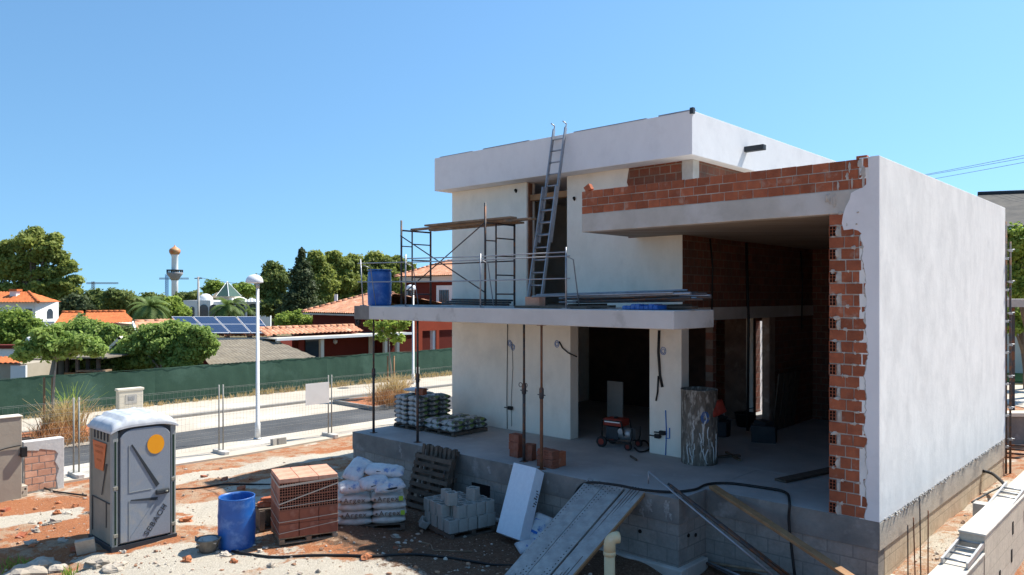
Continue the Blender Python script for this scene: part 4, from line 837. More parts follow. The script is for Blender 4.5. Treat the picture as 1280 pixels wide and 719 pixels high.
m1.f.append(tuple(k0 + k for k in range(len(rim)))); m1.r.append(.5); m1.sm.append(False)
obj('roof', m1, M['ptl_roof'], ptl)

# leaning pallets against the platform
def lean_pallet(pxa, pxb, bb0, lab, tilt, L_, vert):
    pA, pB = on_b(pxa, 600, bb0), on_b(pxb, 600, bb0); a0, _ = ab(pA.x, pA.y); a1, _ = ab(pB.x, pB.y); c = W((a0 + a1) / 2, bb0, 0); c.z = hz(c.x, c.y) + .02
    up = (EZ * math.cos(tilt) + EY * math.sin(tilt)).normalized(); nrm_ = EX.cross(up); t = thing('wooden_pallet', lab, 'pallet', c); wd = a0 - a1
    c = c + EX * 0
    for k in range(8):
        m1 = MB()
        if vert: m1.box(c + up * (L_ / 2) + EX * (wd * (-.5 + (k + .5) / 8)) , (wd / 8 * .55, .022, L_), (EX, -nrm_, up))
        else: m1.box(c + up * (L_ * (k + .5) / 8), (wd, .022, L_ / 8 * .58), (EX, -nrm_, up))
        obj('deck_board', m1, M['wood_dark'], t)
    for k in (-1, 0, 1):
        m1 = MB()
        if vert: m1.box(c + up * (L_ * (.5 + .44 * k)) - nrm_ * .06, (wd, .09, .09), (EX, -nrm_, up))
        else: m1.box(c + up * (L_ / 2) + EX * (k * (wd / 2 - .05)) - nrm_ * .06, (.09, .09, L_), (EX, -nrm_, up))
        obj('bearer', m1, M['wood_dark'], t)
    for k in range(4):
        m1 = MB()
        if vert: m1.box(c + up * (L_ / 2) + EX * (wd * (-.5 + (k + .5) / 4)) - nrm_ * .12, (wd / 8 * .7, .022, L_), (EX, -nrm_, up))
        else: m1.box(c + up * (L_ * (k + .5) / 4) - nrm_ * .12, (wd, .022, .1), (EX, -nrm_, up))
        obj('back_board', m1, M['wood_dark'], t)
    return t
lean_pallet(519, 562, -1.33, 'dark wooden pallet with upright boards leaning on the platform, behind the other', .16, 1.32, True)
lean_pallet(506, 551, -1.72, 'dark wooden pallet with level boards leaning in front of the other one', .27, 1.22, False)
m1 = MB(); m1.tube([gp(548, 632, -.2), at(556, 588, 16.2)], .014, 6); solid('steel_bar', m1, M['steel_dark'], 'thin steel bar leaning against the dark pallets', 'bar', gp(548, 632, -.2))

# concrete blocks on their pallet
pF, pL, pR_ = gp(562.5, 672, -.2), gp(529.4, 655, -.2), gp(618, 658, -.2); e1 = (pL - pF); e2 = (pR_ - pF); l1, l2 = e1.length, e2.length; d1, d2 = e1.normalized(), e2.normalized(); d2 = (d2 - d1 * d2.dot(d1)).normalized()
bc2 = pF + d1 * (l1 / 2) + d2 * (l2 / 2); bc2.z = hz(bc2.x, bc2.y) + .02; cang = math.atan2(d2.y, d2.x)
pallet('pallet', 'low pallet under the hollow grey blocks', bc2, frame(cang), l2, l1, M['wood_dark'], .12)
def cell_block(s, h, wall):
    m1 = MB(); o_, i_ = s / 2, s / 2 - wall; rings = []
    def sq(q, z, rnd=.2): return [Vector((q * (1 if x > 0 else -1) * (1 if not k else 1), q * y, z)) for k, (x, y) in enumerate(((1, -1), (1, 1), (-1, 1), (-1, -1)))]
    def oc(q, z, ch): return [Vector((x, y, z)) for x, y in ((q, -q + ch), (q, q - ch), (q - ch, q), (-q + ch, q), (-q, q - ch), (-q, -q + ch), (-q + ch, -q), (q - ch, -q))]
    m1.ring([oc(i_, .02, .02), oc(o_, .0, .02), oc(o_, h, .02), oc(i_, h, .03), oc(i_, .02, .03), ], False, False); m1.quad(list(oc(i_, .025, .03)), .5)
    return m1
n2, n1_ = 5, 4; s_ = min(l2 / n2, l1 / n1_) * .97; bh = .24
o0 = solid('hollow_block', cell_block(s_, bh, .035), M['cblock'], 'grey hollow block in two layers on the low pallet', 'block', (0, 0, 0), 'grey blocks on the low pallet'); used = False
for Lr in range(2):
    for i in range(n2):
        for j in range(n1_):
            if Lr and (i, j) in ((0, 0), (4, 3)): continue
            c = bc2 + d2 * (l2 * (-.5 + (i + .5) / n2) + random.uniform(-.008, .008)) + d1 * (l1 * (-.5 + (j + .5) / n1_) + random.uniform(-.008, .008)) + EZ * (.12 + Lr * (bh + .003))
            if Lr: c = c + d1 * .05
            o = o0 if not used else share(o0, c); used = True; o.location = c; o.rotation_euler = (0, 0, cang + random.uniform(-.06, .06)); o['label'] = 'grey hollow block, %s layer on low pallet, %s from front corner, %s row back' % (('bottom', 'top')[Lr], ORD[i], ORD[j])
ztop = bc2.z + .12 + 2 * bh
for k, (px, py, rot, lab) in enumerate(((564, 624, (0, 0, .4), 'whole grey block standing alone on top of the block pallet'), (541, 630, (1.45, .15, .8), 'broken block tipped over on the left of the top layer'), (581, 622, (.0, 0, 1.0), 'grey block standing at the back of the top layer'), (528, 648, (.3, .5, .3), 'broken block leaning on the left side of the block pallet'))):
    o = share(o0, (0, 0, 0), None, lab); c = gp(px, py, ztop + .1); c.z = ztop + (0 if k in (0, 2) else .05)
    if k == 1: c = bc2 + d1 * (l1 * .22) - d2 * (l2 * .22); c.z = ztop + .09
    if k == 2: c = c + Vector((.15, .25, 0))
    if k == 3: c = gp(px, py, -.05); c.z = hz(c.x, c.y) + .1
    o.location = c; o.rotation_euler = rot
    if k in (1, 3): o.scale = (.8, 1.1, .55)

# leaning polystyrene block
q0, q1, q2 = gp(620, 665, -.12), gp(649, 675.5, -.12), Vector(at(642, 578, 15.35)); wx = (q1 - q0); wl_ = wx.length; wx = wx.normalized(); up = (q2 - q0); ul = up.length; up = (up - wx * up.dot(wx) * .0).normalized(); nn_ = wx.cross(up).normalized()
m1 = MB(); P4 = [q0, q1, q1 + up * ul, q0 + up * ul]; m1.prism(P4, -nn_ * .26 if (-nn_).dot(EY) > 0 else nn_ * .26)
fb = thing('foam_block', 'large white polystyrene block leaning on the platform edge', 'foam block', q0); obj('slab', m1, M['foam'], fb, None, .01)
sn = nn_ if nn_.dot(EY) > 0 else -nn_
m1 = MB()
for k in range(7): m1.box(q1 + up * (ul * (.50 + .035 * k)) + sn * (.17 + .02 * (k % 3)) + wx * .003, (.004, .05 + .03 * (k % 2), .018), (wx, sn, up), None, .006)
obj('printed_mark', m1, M['lettering'], fb)
# white sacks at its foot
for k, (px, py, l, wd, h, an, ti, lab) in enumerate(((672, 652, .62, .42, .2, .75, .75, 'white bag with blue print slumped against the foam block'), (664, 676, .55, .4, .16, .3, .1, 'flat white bag lying at the foot of the ramp'))):
    c = gp(px, py, .12 if k == 0 else -.1); c.z = hz(c.x, c.y) + (.28 if k == 0 else .07); fr = frame(an, ti, .2); t = thing('loose_bag', lab, 'bag', c); obj('sack', placed(bag_mesh(l, wd, h, 90 + k), c, fr), M['bag_blue'], t)
    for j in (-1, 1): m1 = MB(); m1.box(c + fr[2] * (h * .45) + fr[0] * (.12 * j), (.05, wd * .5, .01), fr, None, .006); obj('printed_mark', m1, M['spray'], t)

# ramp of three perforated planks
rampL0, rampL1 = gp(622, 728, -.05), W(ab(*on_b(733, 600, -.93)[:2])[0], -.86, FZ + .03); rampR0, rampR1 = gp(702, 735, -.05), W(ab(*on_b(806, 615, -.93)[:2])[0], -.86, FZ + .03)
for k, (f0, f1, lab) in enumerate(((0, .325, 'perforated metal ramp plank nearest the foam block'), (.335, .66, 'perforated metal ramp plank in the middle of the ramp'), (.70, 1.0, 'grooved metal ramp plank with rusty edge, nearest the pipe'))):
    t = None; lerp = lambda A_, B_, f_: A_ + (B_ - A_) * f_
    c0, c1 = lerp(rampL0, rampR0, f0), lerp(rampL0, rampR0, f1); e0, e1_ = lerp(rampL1, rampR1, f0), lerp(rampL1, rampR1, f1)
    t = thing('ramp_plank', lab, 'plank', (c0 + c1) / 2, 'metal ramp planks'); m1 = MB()
    nrm_ = (c1 - c0).cross(e0 - c0).normalized(); m1.prism([c0, c1, e1_, e0], -nrm_ * .05); obj('deck', m1, M['ramp'], t, None, .006)
    m1 = MB(); wv = (c1 - c0)
    if k < 2:
        for i in range(34):
            for j in range(5):
                p_ = lerp(lerp(c0, c1, (j + .7) / 5.4), lerp(e0, e1_, (j + .7) / 5.4), (i + .5 + .5 * (j % 2) * .9) / 34.6) + nrm_ * .002; d = (e0 - c0).normalized(); s = wv.normalized(); r_ = .011
                m1.prism([p_ + d * (r_ * 1.4 * math.cos(q)) + s * (r_ * math.sin(q)) for q in np.linspace(0, 5.236, 6)], nrm_ * .0015)
        o = obj('punched_holes', m1, M['hole'], t); o['kind'] = 'stuff'
    else:
        for j in (.25, .4, .55, .72): 
            p_, q_ = lerp(c0, c1, j), lerp(e0, e1_, j); d = (q_ - p_).normalized(); m1.box((p_ + q_) / 2 + nrm_ * .002, ((q_ - p_).length, .014, .008), (d, wv.normalized(), nrm_))
        obj('groove', m1, M['steel_dark'], t)
        m1 = MB(); p_, q_ = c1, e1_; d = (q_ - p_).normalized(); m1.box((p_ + q_) / 2 - nrm_ * .028 + wv.normalized() * .012, ((q_ - p_).length, .03, .055), (d, wv.normalized(), nrm_)); obj('edge_board', m1, M['wood_rust'], t)
# cream drain pipe with an elbow
pc = Vector(at(762, 719, 11.75)); gz = hz(pc.x, pc.y); t = thing('drain_pipe', 'cream plastic pipe with an elbow rising beside the ramp', 'pipe', Vector((pc.x, pc.y, gz)))
top = at(764, 684, 11.75).z; m1 = MB(); m1.tube([Vector((pc.x, pc.y, gz - .1)), Vector((pc.x, pc.y, top))], .085, 18); obj('riser', m1, M['pvc'], t)
m1 = MB(); dd = (EX * .55 + EY * .83).normalized(); base_ = Vector((pc.x, pc.y, top - .1)); path = [base_, base_ + EZ * .14] + [base_ + EZ * (.14 + .10 * math.sin(q)) + dd * (.10 - .10 * math.cos(q)) for q in np.linspace(.3, 1.57, 6)] + [base_ + EZ * .242 + dd * .15]
m1.tube(path, .093, 18); obj('elbow', m1, M['pvc'], t)
m1 = MB(); m1.lathe(Vector((pc.x, pc.y, top - .13)), [(.088, 0), (.098, .005), (.098, .06), (.088, .07)], 18, None, False); obj('collar', m1, M['pvc'], t)

# ------------------------------------------------------------------ tubes, plank and hoses by the notch
cor = W(AR - .02, BP - .02, FZ + .05); low = Vector(at(990, 738, 12.1)); dv = (cor - low)
for k, (off, ext, r_, mt, lab) in enumerate((((0, 0, 0), .30, .021, 'alu', 'long bright steel tube leaning over the platform corner'), ((.05, -.03, .03), .12, .03, 'steel_dark', 'dark steel tube lying beside the long bright one'), ((.1, .05, -.02), .16, .024, 'steel_dark', 'shorter dark tube under the two leaning on the platform corner'))):
    o_ = Vector(off); p_, q_ = low + o_ + Vector((.12 * k, 0, -.02)), low + dv * (1 + ext) + o_; m1 = MB(); m1.tube([p_ - dv * .15, q_], r_, 10)
    if k == 0: m1.tube([q_ - EZ * .0, q_ - EZ * .22], .012, 6)
    solid('steel_tube', m1, M[mt], lab, 'tube', p_)
p_, q_ = W(2.85, .02, FZ + .06), W(.06, -1.05, .36); d = (p_ - q_); m1 = MB(); dn = d.normalized(); sd_ = dn.cross(EZ).normalized(); up_ = sd_.cross(dn)
m1.box(q_ + d * .5 - d * .11, (d.length * 1.22, .16, .055), (dn, sd_, up_)); solid('scaffold_plank', m1, M['wood_rust'], 'long rusty brown plank sloping from the platform edge to the pit', 'plank', q_, bevel=.008)
for k in range(6):
    px0, px1 = 860 + 14 * k, 930 + 22 * k; p_, q_ = gp(px0, 690 + 4 * (k % 3), -.25), gp(px1, 716 + 5 * (k % 2), -.25); p_.z = hz(p_.x, p_.y) + .05 + .02 * k; q_.z = hz(q_.x, q_.y) + .04
    m1 = MB(); m1.tube([p_, q_], .024, 8); solid('steel_tube', m1, M[('steel_dark', 'alu', 'wood')[k % 3]], 'loose tube lying in the dark pit below the platform notch', 'tube', p_, 'loose tubes in the pit')
def hose(pts, r_, nm, lab, mt='black', cat='hose'):
    c = np.array([tuple(p) for p in pts]); out = []                            # Catmull-Rom through pts
    for i in range(len(c) - 1):
        a, b, d, e = c[max(i - 1, 0)], c[i], c[i + 1], c[min(i + 2, len(c) - 1)]
        for t in np.linspace(0, 1, 7)[:-1]: out.append(.5 * ((2 * b) + (-a + d) * t + (2 * a - 5 * b + 4 * d - e) * t * t + (-a + 3 * b - 3 * d + e) * t ** 3))
    out.append(c[-1]); m1 = MB(); m1.tube([Vector(p) for p in out], r_, 7); return solid(nm, m1, M[mt], lab, cat, Vector(out[0]))
hose([gp(715, 625, .5), W(4.95, -1.02, FZ - .05), gp(768, 606, FZ + .08), gp(800, 612, FZ + .06), gp(838, 615, FZ + .03), gp(868, 612, FZ + .03), gp(884, 605.5, FZ + .03), gp(910, 604, FZ + .03), gp(950, 609, FZ + .03), gp(981, 615, FZ + .04), on_b(987, 628, -.05), on_b(986, 650, -.06), on_b(990, 690, -.08), on_b(994, 725, -.1)], .024, 'black_hose', 'black hose looping over the platform edge and down into the notch')
def gl(px, py, dz=.02): p = gp(px, py, 0); p.z = hz(p.x, p.y) + dz; return p
hose([gl(px, py) for px, py in ((270, 682), (290, 690), (310, 695), (345, 698), (390, 699), (430, 697), (470, 699), (520, 694), (570, 693), (620, 694), (660, 690))], .022, 'black_hose', 'black hose lying across the ground in front of the brick pack')
hose([gl(px, py) for px, py in ((218, 613), (245, 611), (280, 608), (310, 606), (345, 607))], .02, 'black_cable', 'black cable along the shadow edge behind the blue drum', cat='cable')
hose([gl(px, py, .015) for px, py in ((524, 671), (538, 672), (542, 681), (556, 678), (575, 677), (590, 676))], .012, 'pale_rope', 'thin pale cord lying in front of the block pallet', 'wood', 'cord')

# ------------------------------------------------------------------ things standing on the platform
def fl(px, py): return gp(px, py, FZ)
# stacks of bricks between the props
def brick_stack(c, cols, layers, bl, bd, bhh, ang, lab, grp, mt):
    o0 = None
    for Lr in range(layers):
        for (i, j) in cols:
            m1 = MB(); loc = c + Vector((math.cos(ang), math.sin(ang), 0)) * (bl * i) + Vector((-math.sin(ang), math.cos(ang), 0)) * (bd * j) + EZ * (bhh * (Lr + .5) + .001)
            loc += Vector((random.uniform(-.01, .01), random.uniform(-.01, .01), 0))
            if o0 is None: m1.box((0, 0, 0), (bl - .006, bd - .006, bhh - .003)); o0 = solid('brick', m1, mt, lab, 'brick', (0, 0, 0), grp, .004); o = o0
            else: o = share(o0, loc)
            o.location = loc; o.rotation_euler = (random.uniform(-.03, .03), random.uniform(-.03, .03), ang + random.uniform(-.12, .12)); o['label'] = lab + ', %s layer up' % ORD[Lr] + (', %s side' % ('right', 'left')[-i] if len(cols) > 1 else '')
brick_stack(fl(646, 571), ((0, 0),), 3, .28, .22, .165, HOUSE_ROT, 'red brick in the taller rear pile between the props', 'bricks in the taller rear pile', M['brick_dull'])
brick_stack(fl(662, 575), ((0, 0),), 2, .22, .22, .17, HOUSE_ROT + .2, 'red brick in the low pile behind the rusty prop', 'bricks in the low rear pile', M['brick_dull'])
brick_stack(fl(685, 586) + EY * .12, ((0, 0), (-1, 0)), 8, .22, .22, .045, HOUSE_ROT - .1, 'thin red brick in the neat front stack by the ramp', 'thin bricks in the front stack', M['brick_dull'])
m1 = MB(); c = fl(699, 583) + EZ * .15; m1.box(c, (.12, .3, .3), (EX, EY, EZ)); solid('brick', m1, M['brick'], 'brick on edge beside the neat front stack', 'brick', c, bevel=.005)
# red and black generator on wheels
gc = fl(768, 561) + EY * .25; G_ = thing('generator', 'red and black petrol machine on small wheels in the doorway', 'generator', gc); gx = frame(HOUSE_ROT + .1)
def gpt(x, y, z): return gc + gx[0] * x + gx[1] * y + EZ * z
m1 = MB()
for y in (-.2, .2): m1.tube([gpt(-.38, y, .16), gpt(.36, y, .16), gpt(.4, y, .3), gpt(.4, y, .5)], .018, 7); m1.tube([gpt(-.38, y, .16), gpt(-.38, y, .62), gpt(.12, y, .62), gpt(.2, y, .3)], .018, 7)
obj('tube_frame', m1, M['black'], G_)
m1 = MB(); m1.box(gpt(-.12, 0, .58), (.5, .38, .17), gx); tk = obj('fuel_tank', m1, M['red_paint'], G_, None, .03)
m1 = MB(); m1.box(gpt(-.12, -.195, .60), (.4, .006, .04), gx); obj('pale_stripe', m1, M['white_paint'], tk)
m1 = MB(); m1.lathe(gpt(-.12, 0, .665), [(.04, 0), (.045, .03), (.001, .035)], 12); obj('filler_cap', m1, M['black'], tk)
m1 = MB(); m1.box(gpt(-.15, 0, .33), (.34, .3, .3), gx); obj('engine', m1, M['ptl_dark'], G_, None, .03)
m1 = MB(); m1.tube([gpt(.02, 0, .33), gpt(.32, 0, .33)], [.15, .14], 16); m1.tube([gpt(.1, -.14, .4), gpt(.1, -.2, .4)], .07, 12); obj('alternator', m1, M['steel'], G_)
for (x, y) in ((-.36, -.25), (-.36, .25), (.33, -.25), (.33, .25)):
    m1 = MB(); r_ = .13 if x < 0 else .09; m1.tube([gpt(x, y - .035, r_), gpt(x, y + .035, r_)], r_, 20); wh = obj('wheel', m1, M['black'], G_, None, .012); m1 = MB(); m1.tube([gpt(x, y - .04, r_), gpt(x, y + .04, r_)], r_ * .55, 14); obj('rim', m1, M['red_paint'], wh)
hose([fl(793, 561) + EZ * .02, fl(800, 566) + EZ * .02, fl(812, 562) + EZ * .02, fl(806, 552) + EZ * .02, fl(795, 556) + EZ * .02], .02, 'black_cable', 'coil of black cable on the floor beside the generator', cat='cable')
for k, (px, py, wd, ht, lab) in enumerate(((735, 540, .5, 1.2, 'grey board leaning on the dark inner wall behind the generator'), (800, 545, .14, 1.3, 'narrow pale board standing at the right of the doorway'))):
    p_ = fl(px, py) + EY * 1.2; m1 = MB(); m1.box(p_ + EZ * (ht / 2), (wd, .03, ht), (EX, (EY + EZ * .1).normalized(), EZ)); solid('leaning_board', m1, M['concrete'], lab, 'board', p_)
# spattered steel drum with a red bag
dc = fl(865, 581) + EY * .3; t = thing('mixing_drum', 'tall dirty steel drum spattered with paint beside the pier', 'drum', dc); m1 = MB(); r_, h_ = .375, 1.52
m1.lathe(dc, [(.001, .0), (r_ * .98, 0), (r_, .015), (r_, h_ * .5), (r_ * 1.0, h_), (r_ * 1.02, h_ + .005), (r_ * 1.02, h_ + .03), (r_ * .97, h_ + .03), (r_ * .96, .05), (.001, .05)], 30, None, False); sh = obj('shell', m1, M['splat'], t)
for k in range(14):
    ang = random.uniform(-2.6, -.7); z0 = random.uniform(.35, 1.1); m1 = MB(); pts = []; a_ = ang
    for j in range(6): pts.append(dc + Vector((math.cos(a_) * (r_ + .003), math.sin(a_) * (r_ + .003), max(.05, z0 - j * random.uniform(.05, .12))))); a_ += random.uniform(-.1, .1)
    m1.tube(pts, [.012, .014, .012, .01, .008, .005], 5); obj('paint_drip', m1, M['white_splash'], sh)
m1 = MB()
for k in range(3): m1.tube([dc + Vector((math.cos(-1.5 + .22 * math.cos(q) * (1 - .25 * k)) * (r_ + .004), math.sin(-1.5 + .22 * math.cos(q) * (1 - .25 * k)) * (r_ + .004), 1.0 + .12 * math.sin(q) * (1 - .25 * k))) for q in np.linspace(0, 6, 12)], .006, 5)
obj('spray_mark', m1, M['spray'], sh)
c = dc + Vector((.30, -.2, 1.16)); m1 = placed(bag_mesh(.42, .3, .14, 120), c, frame(.35, .3, 1.3)); solid('tool_bag', m1, M['red_paint'], 'worn red bag hung on the rim of the spattered drum', 'bag', c)
# inside the big room
c = fl(931, 533); bucket(c, .2, .27, .36, M['black'], 'black rubber bucket with a trowel in the dark room', False, True)
for k, (x0, y0_, x1, y1, wd, lab) in enumerate(((975, 603, 1045, 588, .25, 'plank lying on the floor beside the brick jamb'), (908, 567, 925, 577, .06, 'thin pale stick on the floor right of the drum'), (895, 573, 925, 571, .08, 'dark batten on the floor behind the spattered drum'), (788, 572, 796, 577, .03, 'short steel rod on the platform floor'))):
    p_, q_ = fl(x0, y0_) + EZ * .03, fl(x1, y1) + EZ * .03; d = (q_ - p_); m1 = MB(); m1.box((p_ + q_) / 2, (d.length, wd, .04), (d.normalized(), EZ.cross(d.normalized()), EZ)); solid('floor_plank', m1, M['wood_dark' if k != 1 else 'wood'], lab, 'plank', p_)
for k, (px, py, lab) in enumerate(((955, 552, 'dark heap of tools on the floor in the big room'), (897, 545, 'dark crate behind the spattered drum'))):
    p_ = fl(px, py); m1 = MB(); m1.box(p_ + EZ * .2, (.55, .4, .4), frame(HOUSE_ROT + .3), None, .03); m1.box(p_ + EZ * .45, (.35, .3, .12), frame(HOUSE_ROT - .3), None, .03); solid('tool_crate', m1, M['ptl_dark'], lab, 'crate', p_, bevel=.02)
for k in range(4):
    p_ = W(4.5, 6.6 + .35 * k, FZ); m1 = MB(); m1.box(p_ + EZ * .75, (.035, .3, 1.5), ((EX - EZ * .12).normalized(), EY, (EZ + EX * .12).normalized())); solid('leaning_board', m1, M['wood_dark'], 'dark formwork board leaning on the inner brick wall, %s from the room front' % ORD[k], 'board', p_, 'boards leaning on the inner wall')

# ------------------------------------------------------------------ street side: temporary fence, lamps, kerb-side bits
FA = 16.72
posts_b = [-9.85, -6.12, -2.42, 1.16, 4.75, 8.35]
for i in range(len(posts_b) - 1):
    b0, b1 = posts_b[i] + .06, posts_b[i + 1] - .06
    lab = ('mesh fence panel behind the brick half wall and the toilet', 'mesh fence panel between the toilet and the street lamp', 'mesh fence panel with a white board fixed to its right end', 'mesh fence panel left of the platform corner', 'mesh fence panel hidden behind the cement bags')[i]
    zb = .1; t = thing('mesh_fence_panel', lab, 'fence panel', W(FA, (b0 + b1) / 2, 0), 'temporary mesh fence panels')
    for bb in (b0, b1): m1 = MB(); m1.tube([W(FA, bb, .06), W(FA, bb, 1.95)], .021, 8); obj('post', m1, M['fence_wire'], t)
    m1 = MB(); zs_ = [.2 + .15 * k for k in range(12)]
    for z in zs_: m1.tube([W(FA, b0, z), W(FA + .015 * math.sin(b0), (b0 + b1) / 2, z - .01), W(FA, b1, z)], .0020, 4)
    for k in range(1, 34): bb = b0 + (b1 - b0) * k / 34; m1.tube([W(FA, bb, .2), W(FA, bb, 1.86)], .0018, 4)
    for z in (.55, 1.6, 1.88): m1.tube([W(FA - .02, b0, z), W(FA - .02, b1, z)], .003, 5)
    obj('wire_mesh', m1, M['fence_wire'], t)
for i, bb in enumerate(posts_b[:-1]):
    m1 = MB(); lab = ('concrete fence foot at the far left edge', 'concrete fence foot between half wall and toilet', 'concrete fence foot left of the street lamp', 'concrete fence foot right of the street lamp', 'concrete fence foot by the platform')[i]
    cx = W(FA, bb, hz(*W(FA, bb, 0)[:2])); pts = [cx + EX * sx_ * .36 + EY * sy_ * .11 for sx_, sy_ in ((-1, -.6), (-.8, -1), (.8, -1), (1, -.6), (1, .6), (.8, 1), (-.8, 1), (-1, .6))]
    m1.prism([q + EZ * .0 for q in pts], EZ * .14); solid('fence_foot', m1, M['concrete'], lab, 'fence foot', cx, 'concrete fence feet', .015)
p_ = on_a(397, 492, FA - .04); aa, bb = ab(p_.x, p_.y); m1 = MB(); m1.gbox(FA - .045, FA - .03, bb - .42, bb + .42, p_.z - .33, p_.z + .33); solid('notice_board', m1, M['white_paint'], 'blank white board fixed to the mesh fence', 'board', p_)
for k, (px, py) in enumerate(((344, 557), (352, 556))):
    c = gl(px, py, .12); m1 = MB(); m1.box(c, (.12, .26, .24), frame(HOUSE_ROT + .2 - k * .3, .1)); solid('concrete_block', m1, M['cblock'], ('left one of two grey blocks set on edge by the pavement', 'right one of two grey blocks set on edge by the pavement')[k], 'block', c, bevel=.008)
def lamp(px, py, hpx, lab, z=.02):
    p = gp(px, py, z); hh = (py - hpx) * p.y / F; t = thing('street_lamp', lab, 'street lamp', p, 'street lamps')
    m1 = MB(); m1.tube([p, p + EZ * .5, p + EZ * .52, p + EZ * (hh - .25)], [.085, .08, .06, .045], 14); obj('pole', m1, M['white_paint'], t)
    m1 = MB(); m1.lathe(p, [(.13, 0), (.13, .02), (.09, .05)], 14); obj('base_plate', m1, M['steel'], t)
    c = p + EZ * (hh - .28) - Vector((.10, 0, 0)); m1 = MB(); m1.lathe(c, [(.255, 0), (.265, .02), (.245, .11), (.19, .19), (.10, .24), (.001, .255)], 22, None, False); m1.lathe(c, [(.255, 0), (.17, -.02), (.001, -.03)], 22, None, False); obj('lamp_head', m1, M['white_plastic'], t)
    m1 = MB(); m1.tube([p + EZ * (hh - .45), p + EZ * (hh - .28)], .06, 10); obj('neck', m1, M['steel'], t)
lamp(322, 549, 342, 'white street lamp with a dome head standing before the solar panels')
lamp(516.5, 480, 355, 'white street lamp standing behind the terrace slab', .1)
p_ = gp(162, 517, .1); t = thing('utility_pedestal', 'small concrete utility box on the far pavement before the green fence', 'utility box', p_); ax_ = (EX, EY, EZ)
m1 = MB(); m1.box(p_ + EZ * .43, (.3, .86, .86), ax_); obj('housing', m1, M['cream'], t, None, .02); m1 = MB(); m1.box(p_ + EZ * .90, (.34, .92, .09), ax_); obj('cap', m1, M['cream'], t, None, .015)
m1 = MB(); m1.box(p_ + EZ * .55 + EX * .153, (.012, .4, .34), ax_); dd_ = obj('meter_door', m1, M['concrete'], t); m1 = MB(); m1.box(p_ + EZ * .58 + EX * .161, (.008, .22, .14), ax_); obj('meter_glass', m1, M['steel'], dd_)
# concrete wall and brick half wall on the left
q = on_a(78, 546, 15.95); _, bR = ab(q.x, q.y); q2 = on_a(27.5, 552, 15.95); _, bL = ab(q2.x, q2.y)
hw = thing('brick_half_wall', 'low half wall of red brick with smeared white plaster rim', 'wall', W(16, (bL + bR) / 2, 0)); zt = q.z
m1, mo = MB(), MB(); nrow = 6; chh = (zt - .22) / nrow
for r_i in range(nrow):
    x = bL + .02; k = 0
    while x < bR - .2 - .06 * (r_i % 3 == 1):
        l = .30 * random.uniform(.85, 1.08) * (.5 if k == 0 and r_i % 2 else 1); l = min(l, bR - .16 - x)
        if random.random() < .9 or r_i != 2: m1.box(W(15.965, x + l / 2, .02 + chh * (r_i + .5)), (.26, l - .018, chh - .022), (EX, EY, EZ), None, .005)
        x += l; k += 1
obj('brickwork', m1, M['brick_pale'], hw, None, .004); mo.gbox(15.845, 16.08, bL, bR - .01, -.1, zt - .02); obj('mortar', mo, M['mortar'], hw)
m1 = MB(); pts = [(bL, zt), (bR, zt), (bR, -.05), (bR - .13, -.05), (bR - .17, .25), (bR - .11, .45), (bR - .19, .62), (bR - .13, .8), (bR - .19, zt - .28), (bR - .5, zt - .2), (bL + .3, zt - .24), (bL, zt - .19)]
m1.prism([W(15.825, b_, z_) for b_, z_ in pts], -EX * .27); obj('plaster_rim', m1, M['white_splash'], hw, None, .01)
q = on_a(27.5, 521, 15.45); _, bR2 = ab(q.x, q.y); cw = thing('concrete_wall', 'plain tan concrete wall at the left edge of the site', 'wall', W(15.5, bR2 - 1, 0)); m1 = MB(); m1.gbox(15.45, 15.75, bR2 - 3.2, bR2, -.1, q.z); obj('panel', m1, mat('tan_concrete', (.36, .31, .245), (.31, .265, .21), 1.2, rough=.9, bump=.25), cw, None, .015)
m1 = MB(); m1.gbox(15.43, 15.77, bR2 - 3.2, bR2 + .015, q.z, q.z + .03); obj('coping', m1, M['cream'], cw, None, .01)
hose([W(15.43, bR2 - .7, q.z - .75), W(15.43, bR2 - .35, q.z - .66), W(15.42, bR2 - .02, q.z - .62)], .012, 'wall_cable', 'dark cable running across the tan concrete wall', cat='cable')
hose([W(15.40, bR2 + .0, .95), gl(30, 595, .55), gl(40, 607, .2), gl(60, 614, .05), gl(85, 619, .03), gl(108, 622, .03)], .02, 'black_cable', 'black cable running from the wall to the toilet', cat='cable')
m1 = MB(); m1.tube([W(15.38, bR2 - .05, 1.0), gl(2, 612, .05)], .018, 6); solid('steel_bar', m1, M['steel_dark'], 'steel bar leaning on the tan concrete wall', 'bar', gl(2, 612))
m1 = MB(); m1.box(W(15.40, bR2 + .02, 1.02), (.1, .12, .22), (EX, EY, EZ)); solid('junction_box', m1, M['black'], 'black junction box at the corner of the tan wall', 'box', W(15.4, bR2, 1), bevel=.01)
pc_ = gl(12, 622, .0); t = thing('perforated_block', 'pale perforated block lying before the tan concrete wall', 'block', pc_); m1 = MB(); m1.box(pc_ + EZ * .14, (.28, .62, .24), frame(HOUSE_ROT + .05)); obj('body', m1, M['rock'], t, None, .012)
for k in range(8):
    m1 = MB(); q = pc_ + EZ * (.10 + .09 * (k % 2)) + EX * .141 + EY * (-.26 + .075 * k); m1.tube([q, q + EX * .004], .022, 8); obj('hole', m1, M['hole'], t)

